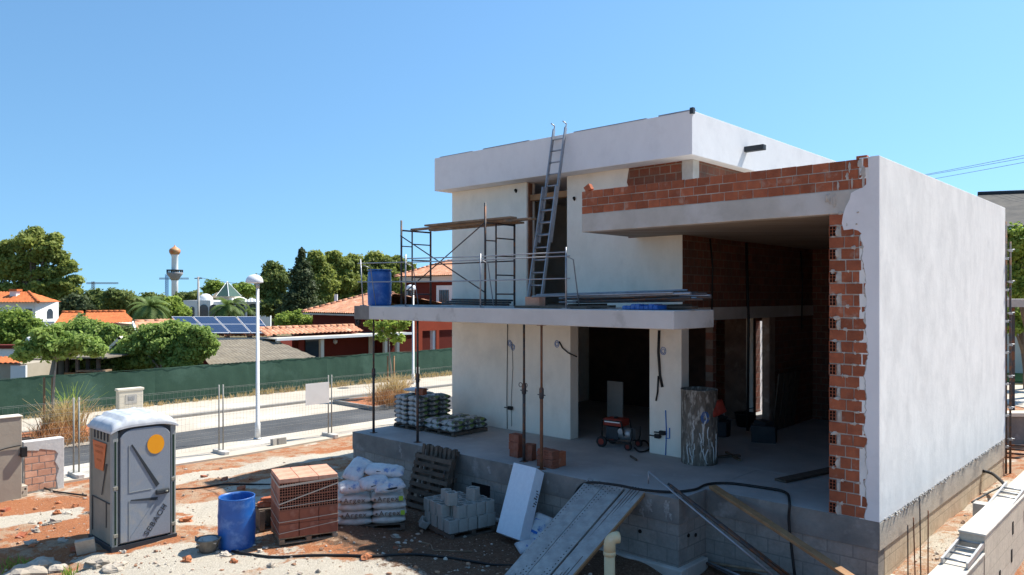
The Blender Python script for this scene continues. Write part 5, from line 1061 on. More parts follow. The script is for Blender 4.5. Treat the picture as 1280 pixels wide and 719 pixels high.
# ------------------------------------------------------------------ right-hand side: trench, block walls, ladder, rods, wall tubes
rw = thing('block_retaining_wall', 'pale block retaining wall along the trench at the right', 'wall', W(-1.2, 5, 0))
PB = brick_mat('pale_block', (.60, .51, .395), (.54, .46, .355), (.46, .39, .30), .45, .24, 'side', .008); WC = mat('white_dusty_coping', (.62, .57, .49), (.50, .455, .385), 4, rough=.9, bump=.4, c3=(.44, .36, .28), s3=2.5)
m1 = MB(); m1.gbox(-1.42, -1.10, -.05, 12.5, -.7, 1.04); obj('wall', m1, PB, rw)
m1 = MB(); m1.gbox(-1.435, -1.085, -.06, 12.5, 1.04, 1.075); obj('coping', m1, WC, rw, None, .012)
for bb, zz in ((1.9, .62), (1.8, .2), (2.9, .6), (.9, .1)): m1 = MB(); m1.gbox(-1.428, -1.40, bb, bb + .09, zz, zz + .2); obj('weep_hole', m1, M['hole'], rw)
m1 = MB(); m1.gbox(-1.10, -.72, 2.6, 2.85, -.3, .86); obj('buttress', m1, M['concrete'], rw, None, .01)
rw2 = thing('low_block_wall', 'lower end of the pale block wall carrying the ladder', 'wall', W(-1.2, 0, 0)); m1 = MB(); m1.gbox(-1.41, -1.08, -3.6, -.055, -.7, .79); obj('wall', m1, PB, rw2); m1 = MB(); m1.gbox(-1.43, -1.06, -3.6, -.062, .79, .82); obj('coping', m1, WC, rw2, None, .01)
m1 = MB(); m1.gbox(-1.09, -1.04, .2, 2.2, .70, .84); solid('timber_board', m1, M['wood'], 'short timber board fixed along the trench side of the pale wall', 'board', W(-1.06, 1, .7), bevel=.006)
l0, l1_ = W(-1.10, -1.0, .87), W(-1.10, 3.3, 1.13); al = thing('aluminium_ladder', 'aluminium ladder lying along the top of the pale block wall', 'ladder', l0)
lv = (l1_ - l0); ldn = lv.normalized(); sx_ = -EX if False else EX; m1s = []
for s in (0, .30):
    m1 = MB(); m1.box(l0 + lv / 2 + EX * s, (lv.length, .03, .075), (ldn, EX, EX.cross(ldn) if EX.cross(ldn).z > 0 else -EX.cross(ldn))); obj('rail', m1, M['steel'], al)
k = .12
while k < lv.length: m1 = MB(); m1.tube([l0 + ldn * k, l0 + ldn * k + EX * .30], .017, 7); obj('rung', m1, M['steel'], al); k += .28
for k, (px, py, hh) in enumerate(((1135, 719, .95), (1144, 716, 1.0), (1151, 715, 1.3), (1160, 716, 1.1), (1242, 619, .55), (1247, 616, .5), (1260, 608, .6))):
    q = gp(px, py + 12, -.1) if k < 4 else on_a(px, py, -.85); q.z = hz(q.x, q.y) - .05 if k < 4 else .1; m1 = MB(); m1.tube([q, q + Vector((random.uniform(-.03, .03), random.uniform(-.03, .03), hh))], .011, 6); solid('rebar_rod', m1, M['rust'] if k % 2 else M['steel_dark'], 'thin reinforcing rod sticking up out of the side trench' if k < 4 else 'short reinforcing rod sticking up beside the pale block wall', 'rod', q, 'rods in the trench' if k < 4 else 'rods by the wall')
hose([on_a(1229, 589, -.02), on_a(1240, 592, -.15), on_a(1250, 600, -.5), on_a(1262, 612, -.95)], .035, 'black_hose', 'black hose crossing the trench to the pale block wall')
hose([on_a(1215, 628, -.5), on_a(1240, 614, -.5), on_a(1258, 606, -.7)], .018, 'black_cable', 'thin black cable lying over the trench', cat='cable')
for k, (aa, lab) in enumerate(((.02, 'steel scaffold tube with clamps at the far corner of the white wall'), (-.07, 'second scaffold tube with clamps beside the far wall corner'))):
    t = thing('clamped_tube', lab, 'scaffold tube', W(aa, 9.72, .0)); m1 = MB(); m1.tube([W(aa, 9.72, -.1), W(aa, 9.72, FZ + 5.35 - k * .5)], .026, 8); obj('tube', m1, M['steel_dark'], t)
    for j in range(7): m1 = MB(); z = .7 + .78 * j + .2 * k; m1.box(W(aa - .01, 9.72, z), (.08, .08, .06), (EX, EY, EZ)); m1.tube([W(aa + .1, 9.72, z), W(aa - .1, 9.70, z + .02)], .013, 6); obj('clamp', m1, M['steel'], t)
for k, (px, py, r_, l) in enumerate(((1246, 712, .05, .9), (1252, 708, .04, .8))):
    q = on_a(px, py, -2.1); m1 = MB(); m1.tube([Vector((q.x, q.y, -.6)), Vector((q.x - .1, q.y + .1, .0 + .2 * k))], r_, 10); solid('plastic_pipe', m1, M['white_plastic'], ('white plastic pipe standing behind the pale wall, left one', 'white plastic pipe standing behind the pale wall, right one')[k], 'pipe', Vector((q.x, q.y, -.6)))
q = on_a(1273, 693, -2.3); m1 = placed(bag_mesh(.6, .45, .35, 140), Vector((q.x, q.y, -.3)), frame(.4, .3, .2)); solid('loose_bag', m1, M['bag'], 'white bag in the lower right corner behind the pale wall', 'bag', Vector((q.x, q.y, -.55)))

# ------------------------------------------------------------------ rubble and stones
def stone(px, py, s, lab, mt='rock', dz=0, seed=0, flat=.6):
    c = gl(px, py, s * flat * .3 + dz); m1 = MB(); m1.blob(c, (s, s * .8, s * flat), seed, 7, 10, .35); return solid('stone', m1, M[mt], lab, 'stone', c)
stone(232, 651, .14, 'lump of red clay right of the toilet', 'clay_lump', seed=4)
for k, (px, py, s, lab) in enumerate(((30, 708, .34, 'grey slab fragment in the shaded hollow, nearest the left edge'), (52, 699, .30, 'tilted slab fragment in the shaded hollow'), (72, 703, .16, 'small grey stone in the shaded hollow'), (122, 706, .20, 'pale stone in the heap below the toilet corner'), (140, 712, .16, 'squared stone in the heap below the toilet corner'), (57, 656, .07, 'flat pale stone on the red clay left of the toilet'), (83, 644, .09, 'round pale stone on the red clay left of the toilet'), (40, 654, .07, 'small pale stone nearest the left edge of the clay'), (318, 679, .14, 'broken board end between drum and brick pack'), (600, 640, .1, 'stone beside the block pallet'), (150, 706, .12, 'dark stone below the toilet door'))): stone(px, py, s, lab, seed=10 + k, flat=.45)
c = gl(107, 691, .13); m1 = MB(); m1.box(c, (.30, .07, .28), frame(.4, .1, .35)); solid('paving_slab', m1, M['rock'], 'square paving slab propped up at the toilet corner', 'slab', c, bevel=.008)
m1 = MB()
for k in range(2600):
    if k < 2000: px, py = random.uniform(-20, 760), random.uniform(575, 745)
    else: px, py = random.uniform(1090, 1260), random.uniform(600, 760)
    p_ = gp(px, py, 0); a, b = ab(p_.x, p_.y)
    if k >= 2000 and not (-1.0 < a < -.1 and b > -1.5): continue
    if k < 2000 and (a > 15.9 or (a > 2.9 and a < 12.6 and b > -1.1)): continue
    s = .010 + .040 * random.random() ** 5; m1.blob((p_.x, p_.y, hz(p_.x, p_.y) + s * .3), (s, s * random.uniform(.6, 1), s * random.uniform(.4, .8)), k, 4, 6, .35)
o = obj('gravel', m1, mat('gravel_stones', (.46, .40, .33), (.36, .20, .12), 1.4, lo=.45, hi=.55, rough=.95, bump=.3, rnd=.4)); tag(o, 'small stones and rubble strewn over the building site', 'rubble'); o['kind'] = 'stuff'

# ------------------------------------------------------------------ vegetation builders
def np_mesh(name, verts, rnd, mt, parent=None, loc=(0, 0, 0)):
    n = len(verts) // 4; org = wloc(parent) if parent else Vector(loc); me = bpy.data.meshes.new(name)
    me.vertices.add(n * 4); me.vertices.foreach_set('co', (verts - np.array(org)).astype(np.float32).ravel())
    me.loops.add(n * 4); me.loops.foreach_set('vertex_index', np.arange(n * 4, dtype=np.int32))
    me.polygons.add(n); me.polygons.foreach_set('loop_start', np.arange(0, n * 4, 4, dtype=np.int32)); me.polygons.foreach_set('loop_total', np.full(n, 4, np.int32))
    a = me.attributes.new('rnd', 'FLOAT', 'FACE'); a.data.foreach_set('value', rnd.astype(np.float32)); me.materials.append(mt); me.update(calc_edges=True); me.validate()
    o = bpy.data.objects.new(name, me); COL.objects.link(o)
    if parent: o.parent = parent
    else: o.location = loc
    return o
def unit(n): d = RNG.normal(size=(n, 3)); return d / np.linalg.norm(d, axis=1, keepdims=True)
def leaf_quads(c, nrm, size, asp=.55, jit=.9):
    n = len(c); d = nrm + unit(n) * jit; d /= np.linalg.norm(d, axis=1, keepdims=True)
    u = np.cross(d, unit(n)); u /= np.linalg.norm(u, axis=1, keepdims=True) + 1e-9; v = np.cross(d, u); s = size * RNG.uniform(.6, 1.35, (n, 1))
    q = np.stack([c - u * s, c + v * s * asp, c + u * s, c - v * s * asp], 1); return q.reshape(-1, 3)
def crown(lobes, per, leaf, clump=.3, up=.3, asp=.55):
    per = int(per * 1.7); leaf = leaf * .80
    """lobes: (centre, (rx, ry, rz), clumps); leaves gather in clumps through each lobe's volume"""
    V_, R_ = [], []
    for c, rad, k in lobes:
        rad = np.array(rad); d = unit(k); d[:, 2] = d[:, 2] * .9 + .1; rr = RNG.uniform(.45, 1.0, (k, 1)) ** .6
        cc_ = np.array(c) + d * rr * rad; tone = RNG.uniform(0, 1, k); cr = clump * rad.mean() * RNG.uniform(.4, 1.5, k)
        for i in range(k):
            o_ = RNG.normal(size=(per, 3)) * cr[i] * .5; o_[:, 2] *= .75; nr = o_ / (np.linalg.norm(o_, axis=1, keepdims=True) + 1e-6) * .7 + d[i] * .5 + np.array([0, 0, up])
            V_.append(leaf_quads(cc_[i] + o_, nr, leaf, asp)); R_.append(np.clip(tone[i] * .6 + RNG.uniform(0, .4, per), 0, 1))
        nl = int(per * k * .42); d2 = unit(nl); o_ = np.array(c) + d2 * rad * RNG.uniform(.5, 1.0, (nl, 1)) * (1 + .45 * np.maximum(0, np.sin(d2[:, :1] * 7 + c[0]) * np.cos(d2[:, 2:] * 6 + c[2]))); V_.append(leaf_quads(o_, d2 * .5 + np.array([0, 0, up]), leaf * .9, asp)); R_.append(RNG.uniform(0, 1, nl))
    return np.concatenate(V_), np.concatenate(R_)
def tree(name, label, base, lobes, per, leaf, lm, trunk_r=.18, bark='bark', clump=.3, group=None, up=.3, cat='tree', top=None, asp=.55, fork=.5):
    t = thing(name, label, cat, base, group); base = Vector(base); v_, r_ = crown(lobes, per, leaf, clump, up, asp); np_mesh('crown', v_, r_, M[lm], t)
    cz = sum((Vector(l[0]) for l in lobes), Vector()) / len(lobes); m1 = MB()
    m1.tube([base - EZ * .1, base + (cz - base) * .3 + Vector((.05, 0, 0)), base + (cz - base) * .62, cz], [trunk_r, trunk_r * .8, trunk_r * .6, trunk_r * .25], 8)
    for l in lobes[:10]: m1.tube([base + (cz - base) * fork, (Vector(l[0]) + base + (cz - base) * fork) / 2 + EZ * .1, Vector(l[0])], [trunk_r * .5, trunk_r * .35, trunk_r * .12], 6)
    obj('trunk', m1, M[bark], t); return t
def pxlobes(Y, L_, k=14, dep=.8):
    out = []
    for px, py, rx, ry in L_:
        y = Y + random.uniform(-.5, .5) * rx * Y / F * dep; c = at(px, py, y); out.append((tuple(c), (rx * y / F, rx * y / F * dep, ry * y / F), k))
    return out
def tree_px(name, label, Y, bx, L_, per, leaf, lm, k=14, gz=0.0, **kw): return tree(name, label, Vector(((bx - 640) / F * Y, Y, gz)), pxlobes(Y, L_, k), per, leaf, lm, **kw)
def palm(label, px, py, Y, fr_px, n=34, gz=0):
    c = at(px, py, Y); t = thing('palm_tree', label, 'palm tree', (c.x, c.y, gz), 'palm trees'); V_, R_ = [], []; L_ = fr_px * Y / F
    for i in range(n):
        az = 2 * math.pi * i / n * 2.4; el = random.uniform(-.2, 1.25); p_ = np.array(c); d0 = np.array([math.cos(az) * math.cos(el), math.sin(az) * math.cos(el), math.sin(el)])
        pts = []; v_ = d0 * L_ / 14
        for s in range(15): pts.append(p_.copy()); p_ = p_ + v_; v_ = v_ + np.array([0, 0, -L_ * .0105]); v_ *= L_ / 14 / np.linalg.norm(v_)
        pts = np.array(pts)
        for s in range(1, 15):
            tg = pts[s] - pts[s - 1]; sd_ = np.cross(tg, [0, 0, 1.]); sd_ /= np.linalg.norm(sd_) + 1e-9; ll = L_ * .26 * math.sin(math.pi * (s + 1.5) / 17)
            for sg in (-1, 1):
                for h_ in (0, .5):
                    b_ = pts[s] - tg * h_; e = b_ + sd_ * sg * ll + tg * 1.2 - np.array([0, 0, ll * .35]); w_ = tg * .28; V_.append(np.array([b_ - w_, e, e + w_ * .2, b_ + w_])); R_.append(random.random())
    np_mesh('crown', np.concatenate(V_), np.array(R_), M['leaf_palm'], t); m1 = MB(); m1.tube([Vector((c.x, c.y, gz)), c - EZ * .3, c], [.24, .2, .26], 10); obj('trunk', m1, M['bark'], t)
def grass_clump(label, c, rad, h, n, mt, group='dry grass clumps', cat='grass clump'):
    p_ = np.stack([RNG.normal(0, rad * .45, n), RNG.normal(0, rad * .45, n), np.zeros(n)], 1); d = np.stack([RNG.normal(0, .28, n), RNG.normal(0, .28, n), np.ones(n)], 1); hh = h * RNG.uniform(.45, 1.1, (n, 1)); w_ = unit(n) * .012; w_[:, 2] = 0
    b_ = p_ + np.array(c); m_ = b_ + d * hh * .6; e = b_ + d * hh + np.stack([d[:, 0], d[:, 1], -.2 * np.ones(n)], 1) * hh * .35
    q1 = np.stack([b_ - w_, b_ + w_, m_ + w_ * .9, m_ - w_ * .9], 1).reshape(-1, 3); q2 = np.stack([m_ - w_ * .9, m_ + w_ * .9, e + w_ * .5, e - w_ * .5], 1).reshape(-1, 3)
    o = np_mesh('grass_clump', np.concatenate([q1, q2]), RNG.uniform(0, 1, 2 * n), M[mt], None, c); return tag(o, label, cat, group)
def tile_roof(mb, L0, R0, R1, L1, pitch=.24, amp=.055, row=.38):
    L0, R0, R1, L1 = map(Vector, (L0, R0, R1, L1)); ev = (R0 - L0).normalized(); sl = ((L1 + R1) / 2 - (L0 + R0) / 2); nrm_ = ev.cross(sl).normalized()
    if nrm_.z < 0: nrm_ = -nrm_
    nr = max(3, int(sl.length / row)) * 2; W_ = max((R0 - L0).length, (R1 - L1).length); ns = min(420, max(8, int(W_ / pitch * 5))); n0 = len(mb.v)
    for j in range(nr + 1):
        t = j / nr; a = L0 + (L1 - L0) * t; b = R0 + (R1 - R0) * t; st = .03 if j % 2 == 0 else 0
        for i in range(ns + 1):
            p_ = a + (b - a) * (i / ns); s = (p_ - L0).dot(ev); p_ = p_ + nrm_ * (amp * abs(math.sin(math.pi * s / pitch)) + st); mb.v.append(tuple(p_))
    for j in range(nr):
        rr = random.random()
        for i in range(ns):
            q = n0 + j * (ns + 1) + i; mb.f.append((q, q + 1, q + ns + 2, q + ns + 1)); mb.r.append(hash((j // 2, i // 5, 7)) % 97 / 97.); mb.sm.append(True)
def fb(mb, px0, py0, px1, py1, Y, dep):                       # a real box facing the street, its front at distance Y
    a = at(px0, py0, Y); b = at(px1, py1, Y); mb.box(((a.x + b.x) / 2, Y + dep / 2, (a.z + b.z) / 2), (abs(b.x - a.x), dep, abs(a.z - b.z))); return mb
def ridge_tiles(mb, p_, q_, r_=.12):
    p_, q_ = Vector(p_), Vector(q_); n = max(2, int((q_ - p_).length / .4))
    for k in range(n): a = p_ + (q_ - p_) * (k / n); b = p_ + (q_ - p_) * ((k + 1.06) / n); mb.tube([a, b], [r_, r_ * .85], 8)

# ------------------------------------------------------------------ across the street
sf = thing('green_screen_fence', 'long fence covered with dark green shade net across the street', 'fence', W(27.3, 8, 0))
bb = -16
while bb < 42:
    b1 = bb + 4; m1 = MB(); n0 = 0; NX, NZ = 16, 5; base = len(m1.v)
    for j in range(NZ + 1):
        for i in range(NX + 1):
            b = bb + 4 * i / NX; zt = 1.56 + .03 * math.sin(b * 1.3) - .035 * math.sin(math.pi * ((b - bb) / 4 * 2 % 1)); z = .06 + (zt - .06) * j / NZ
            m1.v.append(tuple(W(27.3 + .025 * mnoise.noise((b * 1.2, z * 1.5, 3)) + .012 * math.sin(b * 9 + z * 2), b, z)))
    for j in range(NZ):
        for i in range(NX): q = j * (NX + 1) + i; m1.f.append((q, q + 1, q + NX + 2, q + NX + 1)); m1.r.append(.5); m1.sm.append(True)
    obj('net_panel', m1, M['screen'], sf); m1 = MB(); m1.tube([W(27.37, bb, 0), W(27.37, bb, 1.50)], .03, 7); obj('post', m1, M['steel_dark'], sf); bb = b1
m1 = MB()
for z in (1.54, .08): m1.tube([W(27.29, -16, z), W(27.29, 42, z)], .008, 5); 
obj('tie_wire', m1, M['screen'], sf)
V_, R_ = [], []
for k in range(900):
    b = RNG.uniform(-12, 24); p_ = W(27.05 - abs(RNG.normal(0, .12)), b, .105); n = 5; d = unit(n) * .5; d[:, 2] = 1; hh = RNG.uniform(.06, .3) * (1 if b > 4 else .6); c = np.array(p_) + unit(n) * .05; w_ = unit(n) * .012; e = c + d * hh
    V_.append(np.stack([c - w_, c + w_, e + w_ * .5, e - w_ * .5], 1).reshape(-1, 3)); R_.append(RNG.uniform(0, 1, n))
o = np_mesh('weeds', np.concatenate(V_), np.concatenate(R_), M['dry_grass']); tag(o, 'dry weeds growing along the foot of the green fence', 'weeds'); o['kind'] = 'stuff'
# planting beds with dry grass and young street trees
for k, (px, py, w_, l_) in enumerate(((70, 545, 1.2, 3.2), (488, 500, 1.3, 3.6))):
    c = gp(px, py, .1); a, b = ab(c.x, c.y); bed = thing('planting_bed', ('planting bed of red soil with a stone rim beside the half wall', 'planting bed of red soil with a stone rim left of the platform')[k], 'planting bed', W(a, b, 0)); m1 = MB(); m1.gbox(a - w_, a + w_, b - l_ / 2, b + l_ / 2, 0, .13); obj('soil', m1, M['clay_lump'], bed)
    for (a0, a1, b0, b1_) in ((a - w_ - .1, a - w_, b - l_ / 2 - .1, b + l_ / 2 + .1), (a + w_, a + w_ + .1, b - l_ / 2 - .1, b + l_ / 2 + .1), (a - w_, a + w_, b - l_ / 2 - .1, b - l_ / 2), (a - w_, a + w_, b + l_ / 2, b + l_ / 2 + .1)): m1 = MB(); m1.gbox(a0, a1, b0, b1_, 0, .16); obj('rim_stone', m1, M['kerb'], bed, None, .012)
for k, (px, py, rad, h, n, mt, lab) in enumerate(((80, 540, .62, 1.05, 520, 'dry_grass', 'tall straw coloured grass clump beside the young tree at the left'), (66, 546, .6, .55, 340, 'dry_red', 'reddish dry weeds in front of the straw clump at the left'), (88, 530, .35, 1.5, 70, 'leaf_mid', 'green grass tuft behind the straw clump at the left'), (92, 551, .9, .35, 420, 'dry_red', 'low reddish weeds at the right end of the left planting bed'), (497, 500, .5, 1.1, 420, 'dry_grass', 'straw coloured grass clump at the foot of the far street lamp'), (487, 505, .7, .6, 520, 'dry_red', 'reddish dry weeds in the planting bed left of the cement bags'), (478, 500, .5, .8, 220, 'dry_grass', 'thin dry grass at the left end of the far planting bed'))): grass_clump(lab, gp(px, py, .13), rad, h, n, mt)
def young_tree(label, base, top_px, lobes, Y, lm, per, leaf, stakes):
    t = tree('young_street_tree', label, base, pxlobes(Y, lobes, 9), per, leaf, lm, .05, 'pale_bark', .42, 'young street trees', fork=.86)
    for dx in stakes: m1 = MB(); m1.tube([base + Vector((dx, 0, 0)), base + Vector((dx, 0, 1.75))], .035, 7); obj('stake', m1, M['wood_rust'], t)
b0 = gp(60, 541, .13); young_tree('young street tree with brown stakes beside the straw coloured grass', b0, 430, [(62, 428, 24, 13), (42, 436, 20, 10), (88, 434, 24, 11), (60, 416, 16, 9), (106, 428, 18, 10), (30, 444, 14, 7), (118, 438, 14, 8), (75, 442, 18, 7)], b0.y, 'leaf_fig', 44, .11, (-.12, .14))
b0 = gp(489, 496, .13); young_tree('young street tree with thin crown seen below the terrace slab', b0, 430, [(484, 405, 10, 8), (500, 407, 9, 7), (470, 408, 8, 6), (478, 421, 9, 6), (497, 424, 9, 5), (488, 416, 7, 6), (507, 404, 7, 5), (463, 404, 6, 6)], b0.y, 'leaf_light', 14, .10, (-.15, .12))
# red tiled house complex
rh = thing('red_villa', 'red villa with clay tile roofs and a white edged veranda', 'house', W(34, 10, 0))
def A_(px, py, a): return Vector(on_a(px, py, a))
def awall(mb, px0, px1, z0, z1, a, th_=.25):
    p_, q_ = A_(px0, 400, a), A_(px1, 400, a); _, b0_ = ab(p_.x, p_.y); _, b1_ = ab(q_.x, q_.y); mb.gbox(a, a + th_, b0_, b1_, z0, z1); return b0_, b1_
zc = A_(430, 420, 31.6).z
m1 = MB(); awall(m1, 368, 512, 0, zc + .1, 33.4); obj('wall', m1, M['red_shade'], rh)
m1 = MB(); b0_, b1_ = awall(m1, 346, 516, zc - .10, zc + .03, 31.6, .12); obj('canopy_fascia', m1, M['white_paint'], rh)
m1 = MB(); m1.gbox(31.72, 33.6, b0_, b1_, zc - .04, zc + .02); obj('canopy_slab', m1, M['cream'], rh)
m1 = MB(); z2 = A_(395, 410, 33.0).z; tile_roof(m1, W(32.6, b0_, zc + .12), W(32.6, b0_ + (b1_ - b0_) * .68, zc + .12), W(33.6, b0_ + (b1_ - b0_) * .68, z2), W(33.6, b0_, z2), .26, .07, .5); ridge_tiles(m1, W(33.6, b0_, z2 + .03), W(33.6, b0_ + (b1_ - b0_) * .68, z2 + .03), .13); obj('veranda_roof', m1, M['tile'], rh)
for px0, px1, z0, z1, mt, nm in ((382, 401, .1, 2.2, 'glass', 'window'), (373, 380, 0, 2.2, 'red_paint', 'door_frame'), (461, 467, .8, 2.1, 'cream', 'shutter'), (474, 489, .2, 2.1, 'glass', 'window')): m1 = MB(); awall(m1, px0, px1, z0, z1, 33.36, .06); obj(nm, m1, M[mt], rh)
for px in (348, 402.5, 482, 497): m1 = MB(); p_ = A_(px, 430, 31.9); aa, bb_ = ab(p_.x, p_.y); m1.gbox(31.85, 32.05, bb_ - .1, bb_ + .1, 0, zc - .1); obj('veranda_post', m1, M['cream'], rh)
m1 = MB(); p_ = A_(419, 427, 33.34); m1.lathe(p_, [(.001, -.16), (.12, -.08), (.13, .06), (.001, .14)], 12); obj('wall_lamp', m1, M['white_plastic'], rh)
_, B1 = ab(*at(430, 398, 48)[:2])
def bx(px, b): p_ = on_b(px, 400, b); return ab(p_.x, p_.y)[0]
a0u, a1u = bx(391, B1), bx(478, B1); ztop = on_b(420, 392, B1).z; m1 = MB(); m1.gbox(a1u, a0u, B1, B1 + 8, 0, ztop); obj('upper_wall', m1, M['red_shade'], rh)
m1 = MB(); Rl, Rr = on_b(462, 368.5, B1 + 4), on_b(492, 367.5, B1 + 4); E0, E1 = W(a0u + .55, B1 - .5, ztop + .02), W(a1u - .3, B1 - .5, ztop + .02); E2, E3 = W(a1u - .3, B1 + 8.5, ztop + .02), W(a0u + .55, B1 + 8.5, ztop + .02)
tile_roof(m1, E0, E1, Rr, Rl); tile_roof(m1, E3, E0, Rl, Rl); tile_roof(m1, E2, E3, Rl, Rr); ridge_tiles(m1, E0 + EZ * .06, Rl + EZ * .06); ridge_tiles(m1, Rl + EZ * .06, Rr + EZ * .06); obj('hip_roof', m1, M['tile'], rh)
m1 = MB(); m1.gbox(a1u - .3, a0u + .5, B1 - .45, B1 + 8.4, ztop - .1, ztop); obj('eave_board', m1, M['cream'], rh)
p_ = on_b(420, 376, B1 + 2.5); m1 = MB(); m1.box(p_ + EZ * .0, (.2, .2, .9)); obj('chimney', m1, M['white_paint'], rh)
# bright red front with arch and openings
zA, zB = A_(545, 401, 31.6).z, 0
m1 = MB(); awall(m1, 519, 570, A_(545, 413, 31.6).z, zA + .4, 31.6); obj('front_beam', m1, M['red_wall'], rh)
for px0, px1, mt in ((519, 528, 'red_wall'), (545.5, 549, 'red_wall')): m1 = MB(); awall(m1, px0, px1, 0, A_(545, 413, 31.6).z, 31.6); obj('front_pier', m1, M[mt], rh)
m1 = MB(); awall(m1, 541, 545.3, 0, A_(545, 413, 31.6).z, 31.7); obj('white_post', m1, M['white_paint'], rh)
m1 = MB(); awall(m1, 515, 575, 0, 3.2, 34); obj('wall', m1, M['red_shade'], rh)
# taller red block behind
b2 = thing('red_tower_house', 'two storey red house with tile roof, cream cornice and white windows', 'house', W(41, 24, 0)); _, B2 = ab(*at(535, 360, 60)[:2]); a0u, a1u = bx(507, B2), bx(585, B2); ze = on_b(530, 353, B2).z
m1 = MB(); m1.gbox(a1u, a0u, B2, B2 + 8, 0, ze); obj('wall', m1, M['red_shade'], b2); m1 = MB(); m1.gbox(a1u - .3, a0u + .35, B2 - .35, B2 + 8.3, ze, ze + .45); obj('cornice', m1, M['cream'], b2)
m1 = MB(); zr = on_b(566, 327, B2 + 4).z; E0, E1, E2, E3 = W(a0u + .7, B2 - .6, ze + .46), W(a1u - .7, B2 - .6, ze + .46), W(a1u - .7, B2 + 8.6, ze + .46), W(a0u + .7, B2 + 8.6, ze + .46); Rl, Rr = on_b(560, 327, B2 + 4), on_b(600, 326, B2 + 4)
tile_roof(m1, E0, E1, Rr, Rl); tile_roof(m1, E3, E0, Rl, Rl); tile_roof(m1, E2, E3, Rl, Rr); ridge_tiles(m1, E0 + EZ * .06, Rl + EZ * .06); ridge_tiles(m1, Rl + EZ * .06, Rr + EZ * .06); obj('hip_roof', m1, M['tile'], b2)
for px0, px1, py0, py1 in ((509, 516, 357, 384), (546, 566, 357, 384)):
    m1 = MB(); p_, q_ = on_b(px0, py0, B2), on_b(px1, py1, B2); k0_, k1_ = bx(px0, B2), bx(px1, B2); m1.gbox(k1_, k0_, B2 - .05, B2 + .02, q_.z, p_.z); wn = obj('window_frame', m1, M['white_paint'], b2); w4 = (k0_ - k1_) * .22; m1 = MB(); m1.gbox(k1_ + w4, k0_ - w4, B2 - .065, B2 - .045, q_.z + .3, p_.z - .35); obj('pane', m1, M['glass'], wn)
    m1 = MB()
    for j in range(6): aa = k1_ + w4 + (k0_ - k1_ - 2 * w4) * j / 5; m1.tube([W(aa, B2 - .1, q_.z + .3), W(aa, B2 - .1, p_.z - .35)], .02, 5)
    obj('bars', m1, M['steel_dark'], wn)
# shed with fibre cement roof, solar roof behind it
sh_ = thing('garden_shed', 'garden shed with weathered corrugated grey roof behind the green fence', 'shed', (at(325, 440, 35).x, 35.5, 0))
m1 = MB(); tile_roof(m1, at(262, 457, 33.4), at(395, 447.5, 36.5), at(340, 424, 40.5), at(236, 428, 37.5), .18, .03, .9); obj('corrugated_roof', m1, M['fibro'], sh_)
m1 = MB(); p_, q_ = at(266, 458, 33.8), at(391, 449, 36.7); d = Vector((q_.x - p_.x, q_.y - p_.y, 0)); m1.prism([Vector((p_.x, p_.y, 0)), Vector((q_.x, q_.y, 0)), Vector((q_.x - 1.2, q_.y + 3, 0)), Vector((p_.x - 1.2, p_.y + 3, 0))], EZ * (p_.z - .08)); obj('wall', m1, M['wood_dark'], sh_)
so = thing('solar_roof_house', 'low house carrying a row of blue solar panels behind the grey shed', 'house', (at(285, 430, 44).x, 43, 0))
m1 = MB(); a_, b_2 = at(232, 426, 41), at(342, 424, 41); m1.box(((a_.x + b_2.x) / 2, 43.6, (a_.z - .1) / 2), (b_2.x - a_.x, 4.6, a_.z - .1)); obj('wall', m1, M['red_shade'], so)
m1 = MB(); m1.box(((a_.x + b_2.x) / 2, 41.1, a_.z + .06), (b_2.x - a_.x + .3, .5, .2)); obj('fascia', m1, M['cream'], so)
m1 = MB(); tile_roof(m1, at(212, 421.5, 41), at(342, 421.5, 41), at(326, 400, 44.4), at(196, 400, 44.4), .24, .05); obj('roof', m1, M['tile'], so)
tops, bots = (214, 241, 268, 295.5, 324), (236, 262.5, 288, 314, 340)
for k in range(4):
    q4 = [at(bots[k] + .8, 419.5, 40.9), at(bots[k + 1] - .8, 419.5, 40.9), at(tops[k + 1] - .8, 399, 44.3), at(tops[k] + .8, 399, 44.3)]; n_ = (q4[1] - q4[0]).cross(q4[3] - q4[0]).normalized(); q4 = [p_ + n_ * .16 for p_ in q4]
    pn = thing('solar_collector', ('leftmost blue solar panel, half behind the fig tree', 'second solar panel from the left', 'third solar panel from the left', 'rightmost solar panel next to the street lamp')[k], 'solar panel', q4[0], 'solar panels on the low roof')
    m1 = MB(); m1.prism([p_ - n_ * .05 for p_ in q4], n_ * .05); obj('frame', m1, M['white_plastic'], pn, None)
    cl = MB(); cp = sum(q4, Vector()) / 4; cl.quad([cp + (p_ - cp) * .965 + n_ * .004 for p_ in q4]); o = obj('cells', cl, M['solar'], pn); uvl = o.data.uv_layers.new(name='UVMap')
    for li, uv in enumerate(((0, 0), (1, 0), (1, 1), (0, 1))): uvl.data[li].uv = uv
    m1 = MB(); p_, q_ = (q4[0] + q4[3]) / 2 + n_ * .006, (q4[1] + q4[2]) / 2 + n_ * .006; d = (q_ - p_).normalized(); m1.box((p_ + q_) / 2, ((q_ - p_).length, .05, .008), (d, n_.cross(d), n_)); obj('centre_bar', m1, M['white_plastic'], pn)
